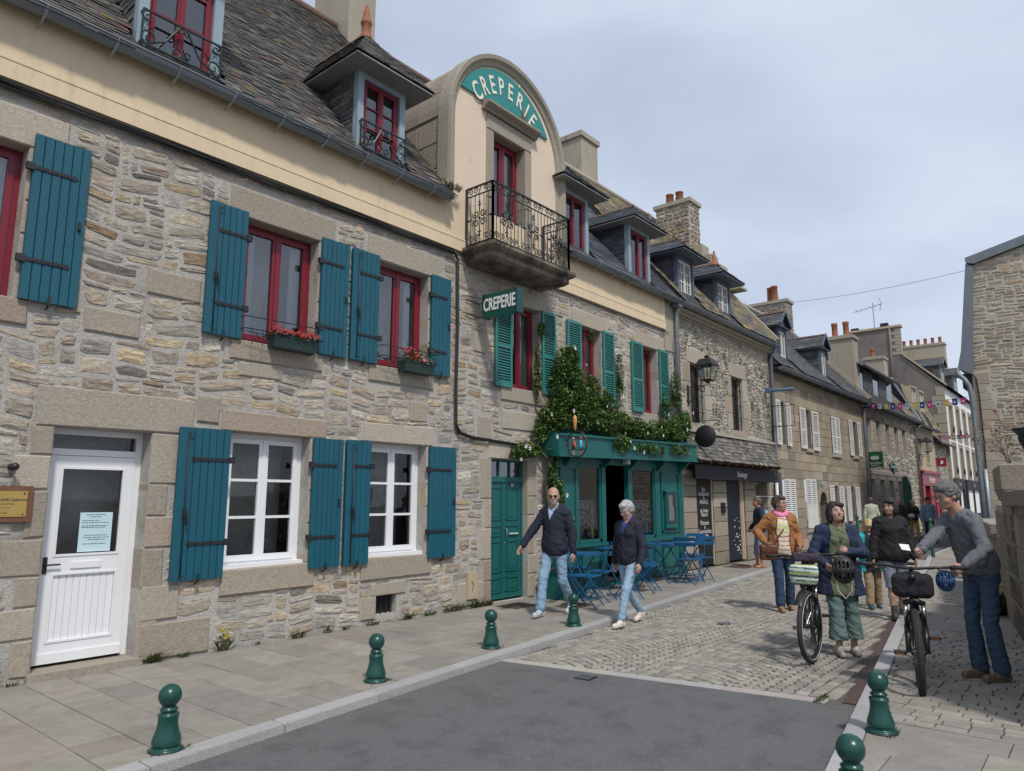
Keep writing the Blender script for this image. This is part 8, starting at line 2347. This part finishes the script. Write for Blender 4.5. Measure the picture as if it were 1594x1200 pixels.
V, F = s2.mesh(); a_ = radians(212); Rz = np.array([[cos(a_), -sin(a_), 0], [sin(a_), cos(a_), 0], [0, 0, 1]]); V = V @ Rz.T + V3(11.0, 3.88, .86) + Rz @ V3(.20, -.24, 0); np_obj('pouch', V, F, M['leather'], bg_, np.tile((.12, .042, .018), (len(V), 1)))
# woman with the left bicycle
LB = (8.37, 2.35, 0)
r, k, q = person(LB, 208, 1.58, 'dark-haired woman in an open blue coat and sage trousers walking beside the left bicycle', feet=((.0, .11, .0), (.14, -.08, 0)), hands=((.26, .06, 1.16), (.26, -.20, 1.02)), elbow=((-.4, .8, -.5), (-.5, -.6, -.5)), head=(14, 10), hair=('bob', (.022, .014, .010)), skin=(.47, .28, .21), build=1.15, female=True, res=.0105,
    top=dict(col=(.014, .026, .066), mat='shell', hem=.66, thick=.020, flare=.02, open=(.105, (.11, .13, .075), None), vneck=True, wr=.010, seed=7, collar=True), leg=dict(col=(.105, .165, .155), len=.90, cuff=.085, thick=.018, mat='cloth', wr=.010, wz=2.0), shoe=dict(col=(.42, .38, .33), sole=(.20, .18, .16)), curl=(1.2, .8))
worn(r, k, 'neck_cord', 'leather', (.03, .05, .03), [('c', q['nk'] + V3(.07, .05, 0), q['ch'] + V3(.18, .02, .02), .005, .005), ('c', q['nk'] + V3(.07, -.05, 0), q['ch'] + V3(.18, .01, .02), .005, .005)], .007)
# man on the right
MB2 = (7.84, .95, .05)
bar_hand = w2l(MB2, 137, 1.71 / 1.7, (7.19, 1.42, 1.08)); bar_hand2 = w2l(MB2, 137, 1.71 / 1.7, (7.31, 1.03, 1.06))
r, k, q = person(MB2, 137, 1.71, 'grey-haired man with glasses in a grey long-sleeved top holding the right bicycle', feet=((.0, .085, 0), (.06, -.085, 0)), hands=(bar_hand2, bar_hand), elbow=((-1, .5, .1), (-.2, -.5, -1)), lean=.17, hipx=.04, headoff=(.07, 0), head=(6, -16), hair=('curly', (.115, .11, .105)), skin=(.47, .26, .19), glasses='thin', build=.90, res=.0100,
    top=dict(col=(.115, .125, .140), name='jumper', hem=.90, thick=.014, wr=.011, seed=12, flare=.01), leg=dict(col=(.042, .072, .120), fade=True, cuff=.058, wr=.009, wz=2.2, seed=4), shoe=dict(col=(.15, .105, .065), sole=(.24, .17, .10), high=.05), curl=(1.0, .9))
# woman in black
r, k, q = person((11.2, 2.42, 0), 214, 1.62, 'dark-haired woman in black jacket, grey knee shorts and boots between the bicycles', feet=((-.08, .10, 0), (.12, -.09, 0)), hands=((.14, .25, .86), (.06, -.30, .84)), head=(-48, -2), hair=('bob', (.020, .014, .012)), skin=(.47, .28, .21), build=1.18, female=True,
    top=dict(col=(.009, .009, .011), mat='shell', hem=.82, thick=.022, flare=.02, wr=.009, collar=True, zip=2.5), leg=dict(col=(.20, .22, .28), len=.56, cuff=.075, thick=.014, name='shorts', mat='cloth'), shoe=dict(col=(.06, .065, .055), sole=(.03, .03, .03), high=.11, sock=(.04, .04, .05)))
ppr = thing('folded_paper', (10.75, 2.25, 1.0), 'white folded sheet held behind the right bicycle handlebar', 'paper')
m = MB(); m.add([(10.72, 2.20, .97), (10.80, 2.11, .95), (10.85, 2.14, 1.03), (10.77, 2.24, 1.04)], [(0, 1, 2, 3)]); m.build('sheet', M['white'], ppr)
# blonde child
r, k, q = person((12.1, 2.92, 0), 205, 1.30, 'blond child in an open turquoise jacket and beige trousers looking down', feet=((-.10, .10, .0), (.14, -.10, 0)), hands=((.26, .07, 1.06), (.26, -.07, 1.06)), elbow=((-.4, .8, -.5), (-.4, -.8, -.5)), head=(-10, -34), hair=('long', (.52, .36, .18)), skin=(.56, .32, .24), build=1.08,
    top=dict(col=(.02, .46, .46), mat='shell', hem=.72, thick=.022, flare=.03, open=(.11, (.02, .02, .025), None), wr=.008), leg=dict(col=(.33, .23, .14), cuff=.06, mat='cloth', thick=.014), shoe=dict(col=(.03, .10, .14), sole=(.05, .06, .06), high=.03), curl=(1, 1))
# person in the bakery doorway
r, k, q = person((16.8, 6.42, SW), 128, 1.60, 'person in navy jacket and grey shorts with pale blue backpack by the bakery pillars', feet=((.0, .1, 0), (.06, -.1, 0)), hands=((.15, .24, .95), (.15, -.24, .95)), hair=('short', (.10, .07, .06)), skin=(.45, .2, .14), res=.014,
    top=dict(col=(.012, .02, .045), mat='shell', hem=.80, thick=.02), leg=dict(col=(.22, .25, .33), len=.72, cuff=.07, mat='cloth'), shoe=dict(col=(.34, .18, .09), sole=(.4, .25, .15)))
worn(r, k, 'backpack', 'shell', (.20, .38, .48), [('e', q['ch'] + V3(-.18, 0, -.02), (.08, .13, .17))])
# distant people
r, k, q = person((27.9, 6.6, SW), 20, 1.62, 'distant person in a pale beige jacket seen from behind outside the supermarket', group=None, hair=('short', (.06, .05, .05)), res=.018, top=dict(col=(.42, .44, .32), hem=.80, thick=.02), leg=dict(col=(.12, .11, .10), cuff=.06), shoe=dict(col=(.1, .1, .1), sole=(.1, .1, .1)))
r, k, q = person((30.2, 6.2, SW), 215, 1.62, 'distant grey-haired person in dark clothes behind the woman in black', hair=('short', (.3, .3, .3)), res=.018, head=(-30, 0), top=dict(col=(.015, .016, .02), hem=.8, thick=.02), leg=dict(col=(.03, .03, .04), cuff=.06), shoe=dict(col=(.05, .05, .05), sole=(.1, .1, .1)))
r, k, q = person((32.0, 6.05, 0), 214, 1.60, 'distant woman in a black top and mustard trousers carrying a white bag', hair=('short', (.33, .31, .29)), res=.018, female=True, hands=((.18, .2, 1.0), (.15, -.2, .95)), feet=((.12, .1, 0), (-.14, -.1, 0)), top=dict(col=(.02, .015, .018), hem=.85, thick=.02), leg=dict(col=(.42, .23, .05), cuff=.05, mat='cloth'), shoe=dict(col=(.05, .04, .05), sole=(.5, .5, .5)))
worn(r, k, 'handbag', 'leather', (.62, .56, .47), [('e', q['pel'] + V3(.16, -.15, .13), (.06, .14, .09))])
r, k, q = person((31.6, 5.45, 0), 212, 1.70, 'distant man in a dark hat, pale blue striped jumper and dark jeans', hair=('short', (.03, .03, .03)), res=.018, hands=((.05, .27, .86), (.05, -.3, .86)), feet=((.16, .1, 0), (-.12, -.1, 0)), top=dict(col=(.20, .27, .36), stripe=(.13, .19, .27), hem=.80, thick=.024, name='jumper', hat=(.012, .012, .015)), leg=dict(col=(.02, .025, .04), cuff=.06), shoe=dict(col=(.03, .03, .03), sole=(.5, .5, .5)))

# ================================================================== BICYCLES
M['rubber'] = mk('tyre_rubber', (.028, .029, .031), .8, .15, 10, .1, 60)
M['bikeblack'] = mk('black_frame_paint', (.013, .013, .015), .35, .1, 5, .03, 30)
M['chrome'] = mk('polished_metal', (.5, .5, .52), .25, .05, 5, metal=.9)
M['reflex'] = mk('reflective_stripe', (.48, .49, .50), .5)
M['orange'] = mk('orange_reflector', (.45, .13, .02), .4)
def bicycle(loc, heading, steer, label, tyre=.024, knob=False, stripe=False, rack=True):
    b = empty('bicycle', (loc[0], loc[1], 0), radians(heading), label, 'bicycle')
    Rw = .352
    fw_, rw_ = Vector((0, 0, Rw)), Vector((-1.12, 0, Rw))
    def wheel(c, rot):
        wv = empty('wheel', tuple(c), rot, parent=b)
        t = MB(); n = 48; t.tube([((Rw - tyre) * cos(a), 0, (Rw - tyre) * sin(a)) for a in [2 * pi * i / n for i in range(n)]], tyre, 10, closed=True)
        if knob:
            for i in range(84):
                a = 2 * pi * i / 84
                for s in (-1, 0, 1):
                    aa = a + (.037 if s == 0 else 0); rr_ = Rw - tyre + tyre * (1.0 if s == 0 else .78); t.obox((rr_ * cos(aa), s * tyre * .55, rr_ * sin(aa)), (cos(aa), 0, sin(aa)), (0, 1, 0), (-sin(aa), 0, cos(aa)), .005, .0065, .007)
        t.build('tyre', M['rubber'], wv)
        rm_ = MB()
        for y in (-.010, .010): rm_.tube([((Rw - .055) * cos(a), y, (Rw - .055) * sin(a)) for a in [2 * pi * i / 40 for i in range(40)]], .009, 6, closed=True)
        rm_.build('rim', M['bikeblack'], wv)
        if stripe:
            q = MB()
            for y in (-tyre * .93, tyre * .93): q.tube([((Rw - tyre * 1.4) * cos(a), y, (Rw - tyre * 1.4) * sin(a)) for a in [2 * pi * i / 40 for i in range(40)]], .0035, 4, closed=True)
            q.build('reflective_stripe', M['reflex'], wv)
        sp = MB()
        for i in range(28):
            a = 2 * pi * i / 28; a2 = a + (.9 if i % 2 else -.9); y = .03 if i % 4 < 2 else -.03
            sp.tube([(.024 * cos(a2), y, .024 * sin(a2)), ((Rw - .058) * cos(a), 0, (Rw - .058) * sin(a))], .0016, 3)
        sp.build('spokes', M['chrome'], wv)
        h = MB(); h.lathe([(.012, -.06), (.03, -.04), (.022, -.03), (.022, .03), (.03, .04), (.012, .06)], 12, axis='y'); h.lathe([(.06, .045), (.09, .045), (.09, .048), (.06, .048)], 20, axis='y'); h.build('hub', M['bikeblack'], wv)
    sr = radians(steer)
    ha, hb = Vector((-.215, 0, .93)), Vector((-.165, 0, .76))          # head tube top and bottom
    axd = (ha - hb).normalized()
    def st(p):                                                        # turn about the steering axis
        p = Vector(p); return hb + Matrix.Rotation(sr, 3, axd) @ (p - hb)
    fc_ = st(fw_); wheel(fc_, sr); wheel(rw_, 0)
    m = MB()
    bb, stp, sd_ = Vector((-.68, 0, .30)), Vector((-.80, 0, .74)), Vector((-.83, 0, .90))
    m.tube([ha, hb], .024, 10); m.tube([hb + Vector((.0, 0, .02)), bb + Vector((.03, 0, .05))], .034, 10); m.tube([ha - Vector((-.01, 0, .05)), stp], .022, 8); m.tube([bb, stp], .019, 8)
    for s in (-1, 1): m.tube([bb + Vector((0, s * .03, 0)), rw_ + Vector((0, s * .065, 0))], .011, 6); m.tube([stp + Vector((0, s * .02, -.04)), rw_ + Vector((0, s * .065, 0))], .009, 6)
    m.ball(bb, .06, 8, (1, .8, 1)); m.build('frame', M['bikeblack'], b)
    m = MB()
    for s in (-1, 1):
        c0, c1, c2 = hb + Vector((.02, s * .068, -.03)), Vector((-.085, s * .068, .56)), fw_ + Vector((0, s * .068, 0))
        m.tube([st(c0), st(c1)], .0165, 8); m.tube([st(c1), st(c2)], .023, 8)
    m.tube([st(hb + Vector((.02, -.08, -.03))), st(hb + Vector((.03, 0, .005))), st(hb + Vector((.02, .08, -.03)))], .024, 8); m.tube([st((-.075, -.068, .60)), st((-.02, -.05, .68)), st((-.02, .05, .68)), st((-.075, .068, .60))], .014, 6)
    m.build('fork', M['bikeblack'], b)
    for s in (-1, 1): m = MB(); m.tube([st(hb + Vector((.02, s * .068, -.03))), st(Vector((-.105, s * .068, .62)))], .0168, 8); m.build('fork_stanchion', M['chrome'], b)
    hc_ = ha + Vector((.02, 0, .10))
    m = MB(); m.tube([ha, ha + axd * .10], .019, 8); m.tube([ha + axd * .09, hc_ + Vector((.05, 0, .0))], .018, 8)
    h0 = hc_ + Vector((.05, 0, 0)); hp = [h0 + Vector((-.09, -.43, .02)), h0 + Vector((-.02, -.18, .015)), h0 + Vector((0, -.05, 0)), h0 + Vector((0, .05, 0)), h0 + Vector((-.02, .18, .015)), h0 + Vector((-.09, .43, .02))]
    m.tube([st(p) for p in hp], .0125, 8); m.build('handlebar', M['bikeblack'], b)
    for s in (-1, 1):
        a_, b2 = h0 + Vector((-.045, s * .30, .018)), h0 + Vector((-.09, s * .435, .02))
        m = MB(); m.tube([st(a_), st(b2)], .0175, 8); m.build('grip', M['rubber'], b)
        m = MB(); m.tube([st(h0 + Vector((-.02, s * .20, .0))), st(h0 + Vector((.035, s * .22, -.005))), st(h0 + Vector((.02, s * .33, -.02)))], .006, 5); m.box(0, 0, 0, 0, 0, 0); m.build('brake_lever', M['bikeblack'], b)
        m = MB(); m.tube([st(h0 + Vector((.02, s * .19, .01))), st(h0 + Vector((.12, s * .12, .0))), st(h0 + Vector((.10, s * .04, -.10))), st(hb + Vector((.05, s * .03, -.02)))], .0028, 4); m.build('brake_cable', M['cable'], b)
    m = MB(); m.obox(st(h0 + Vector((.0, .0, .04))), (1, 0, .4), (0, 1, 0), (-.4, 0, 1), .02, .03, .008); m.build('display', M['black'], b)
    m = MB(); m.ball(st(h0 + Vector((.05, 0, -.07))), .028, 8, (1, 1, 1)); m.build('headlight', M['bikeblack'], b)
    m = MB(); m.tube([stp, sd_], .014, 8); m.build('seat_post', M['bikeblack'], b)
    s3 = SDF(V3(-1.1, -.15, .8), V3(-.6, .15, 1.05), .012); s3.ell((-.90, 0, .92), (.12, .08, .03), .02); s3.ell((-.76, 0, .925), (.11, .028, .025), .03); V, F = s3.mesh(); np_obj('saddle', V, F, M['leather'], b, np.tile((.02, .02, .022), (len(V), 1)))
    m = MB(); m.lathe([(.06, 0), (.085, 0), (.085, .006), (.06, .006)], 20, (bb.x, -.065, bb.z), axis='y')
    for s, dz, dx in ((-1, -.05, .16), (1, .05, -.16)): m.bar((bb.x, s * .075, bb.z), (bb.x + dx, s * .09, bb.z + dz), .022, .012)
    m.build('crank', M['bikeblack'], b)
    for s, dz, dx in ((-1, -.05, .16), (1, .05, -.16)):
        p = Vector((bb.x + dx, s * .145, bb.z + dz)); m = MB(); m.box(p.x - .045, p.x + .045, p.y - .05, p.y + .05, p.z - .013, p.z + .013); pd = m.build('pedal', M['bikeblack'], b)
        m = MB(); m.box(p.x + .045, p.x + .050, p.y - .035, p.y + .035, p.z - .008, p.z + .008); m.build('reflector', M['orange'], pd)
    for (cw, f) in ((rw_, lambda p: p), (fw_, st)):
        m = MB(); R2 = Rw + .025; A = (radians(60), radians(175)) if cw is rw_ else (radians(40), radians(110))
        A = (radians(20), radians(170)) if cw is rw_ else A
        n = 14; vs = []
        for i in range(n + 1):
            a = A[0] + (A[1] - A[0]) * i / n
            for (y, dr) in ((-.033, -.012), (-.015, 0), (.015, 0), (.033, -.012)): vs.append(tuple(f(Vector((cw.x + (R2 + dr) * cos(a), y, cw.z + (R2 + dr) * sin(a))))))
        m.add(vs, [(4 * i + j, 4 * i + j + 1, 4 * i + 5 + j, 4 * i + 4 + j) for i in range(n) for j in range(3)], smooth=True)
        if cw is rw_ or rack: m.build('mudguard', M['bikeblack'], b)
    if rack:
        m = MB()
        for s in (-1, 1): m.tube([(-.86, s * .05, .76), (-1.38, s * .06, .78), (-1.16, s * .075, .38)], .006, 5)
        m.build('rear_rack', M['bikeblack'], b)
    return b, st, h0
def toworld(b, p):
    a = b.rotation_euler.z; return Vector((b.location.x + p.x * cos(a) - p.y * sin(a), b.location.y + p.x * sin(a) + p.y * cos(a), p.z))
B1, st1, h01 = bicycle((7.69, 2.46), 197, -17, 'black bicycle with striped front bag pushed by the woman in the blue coat', tyre=.026, stripe=True)
B2, st2, h02 = bicycle((6.98, 1.375), 191, 2, 'black mountain bike with knobbly tyre held by the man in the grey top', tyre=.030, knob=True, rack=False)
def softbag(name, b, p, r, lab, cat, colf, wr=.004, mat='cloth', extra=None):
    t = thing(name, tuple(toworld(b, p)), lab, cat); s2 = SDF(-V3(*r) - .06, V3(*r) + .06, .010)
    s2.rbox((0, 0, 0), r, min(r) * .55)
    if extra: extra(s2)
    s2.wrinkle(wr, 6, 1.4); V, F = s2.mesh(); c = colf(V); a = b.rotation_euler.z; Rz = np.array([[cos(a), -sin(a), 0], [sin(a), cos(a), 0], [0, 0, 1]])
    w_ = toworld(b, p); V = V @ Rz.T + np.array(w_); np_obj('fabric_body', V, F, M[mat], t, c); return t
def stripes(V):
    c = np.tile((.50, .56, .52), (len(V), 1)); s_ = np.sin(V[:, 2] * 150 + V[:, 1] * 10)
    c[s_ > .45] = (.60, .62, .56); c[s_ < -.35] = (.045, .14, .12); c[(np.sin(V[:, 2] * 75) > .85)] = (.35, .40, .12); return c
softbag('handlebar_bag', B1, st1(Vector((-.04, -.0, .86))), (.088, .135, .10), 'green and white striped bag hanging on the front of the left bicycle', 'bag', stripes, .003, extra=lambda s2: s2.rbox((.012, 0, .04), (.095, .142, .055), .035))
softbag('folded_jacket', B1, st1(Vector((-.10, .03, 1.03))), (.06, .13, .04), 'dark plum folded garment lying on the handlebar of the left bicycle', 'garment', lambda V: np.tile((.045, .028, .045), (len(V), 1)), .010)
def helm(b, p, lab, col, sc=1.0):
    t = thing('cycle_helmet', tuple(toworld(b, p)), lab, 'helmet'); w_ = np.array(toworld(b, p)); s2 = SDF(V3(-.2, -.2, -.2), V3(.2, .2, .2), .009)
    s2.ell((0, 0, 0), (.095, .11, .135), .02); s2.ell((-.05, 0, 0), (.085, .092, .115), 0, neg=True)
    for y in (-.075, -.038, 0, .038, .075):
        for z in (-.055, .055): s2.ell((.08, y, z), (.06, .010, .038), 0, neg=True)
    V, F = s2.mesh(); a = b.rotation_euler.z; Rz = np.array([[cos(a), -sin(a), 0], [sin(a), cos(a), 0], [0, 0, 1]]); np_obj('shell', V * sc @ Rz.T + w_, F, M['leather'], t, np.tile(col, (len(V), 1)))
    if sc != 1: return t
    m = MB()
    for s in (-1, 1): m.tube([tuple(Rz @ V3(.03, s * .07, -.10) + w_), tuple(Rz @ V3(.05, s * .06, -.2) + w_), tuple(Rz @ V3(.06, s * .0, -.27) + w_)], .004, 4)
    m.build('chin_strap', M['reflex'] if sc == 1 else M['black'], t)
helm(B1, st1(Vector((-.02, .40, .90))), 'black cycle helmet hanging from the left bicycle in front of the green shirt', (.02, .021, .023))
softbag('pannier_bag', B2, st2(Vector((-.20, .0, .88))), (.10, .16, .10), 'black bag hanging behind the handlebar of the right bicycle', 'bag', lambda V: np.tile((.012, .012, .016), (len(V), 1)), .006, 'shell')
helm(B2, st2(Vector((-.16, .25, .94))), 'dark blue cycle helmet hanging under the right grip of the right bicycle', (.02, .055, .16), .68)
# ------------------------------------------------------------------ finish
bake_texts()
for e, base in ROOTS:
    e.location = base
    for ch in e.children:
        ch.matrix_parent_inverse = Matrix.Translation(-base)
bpy.context.view_layer.update()
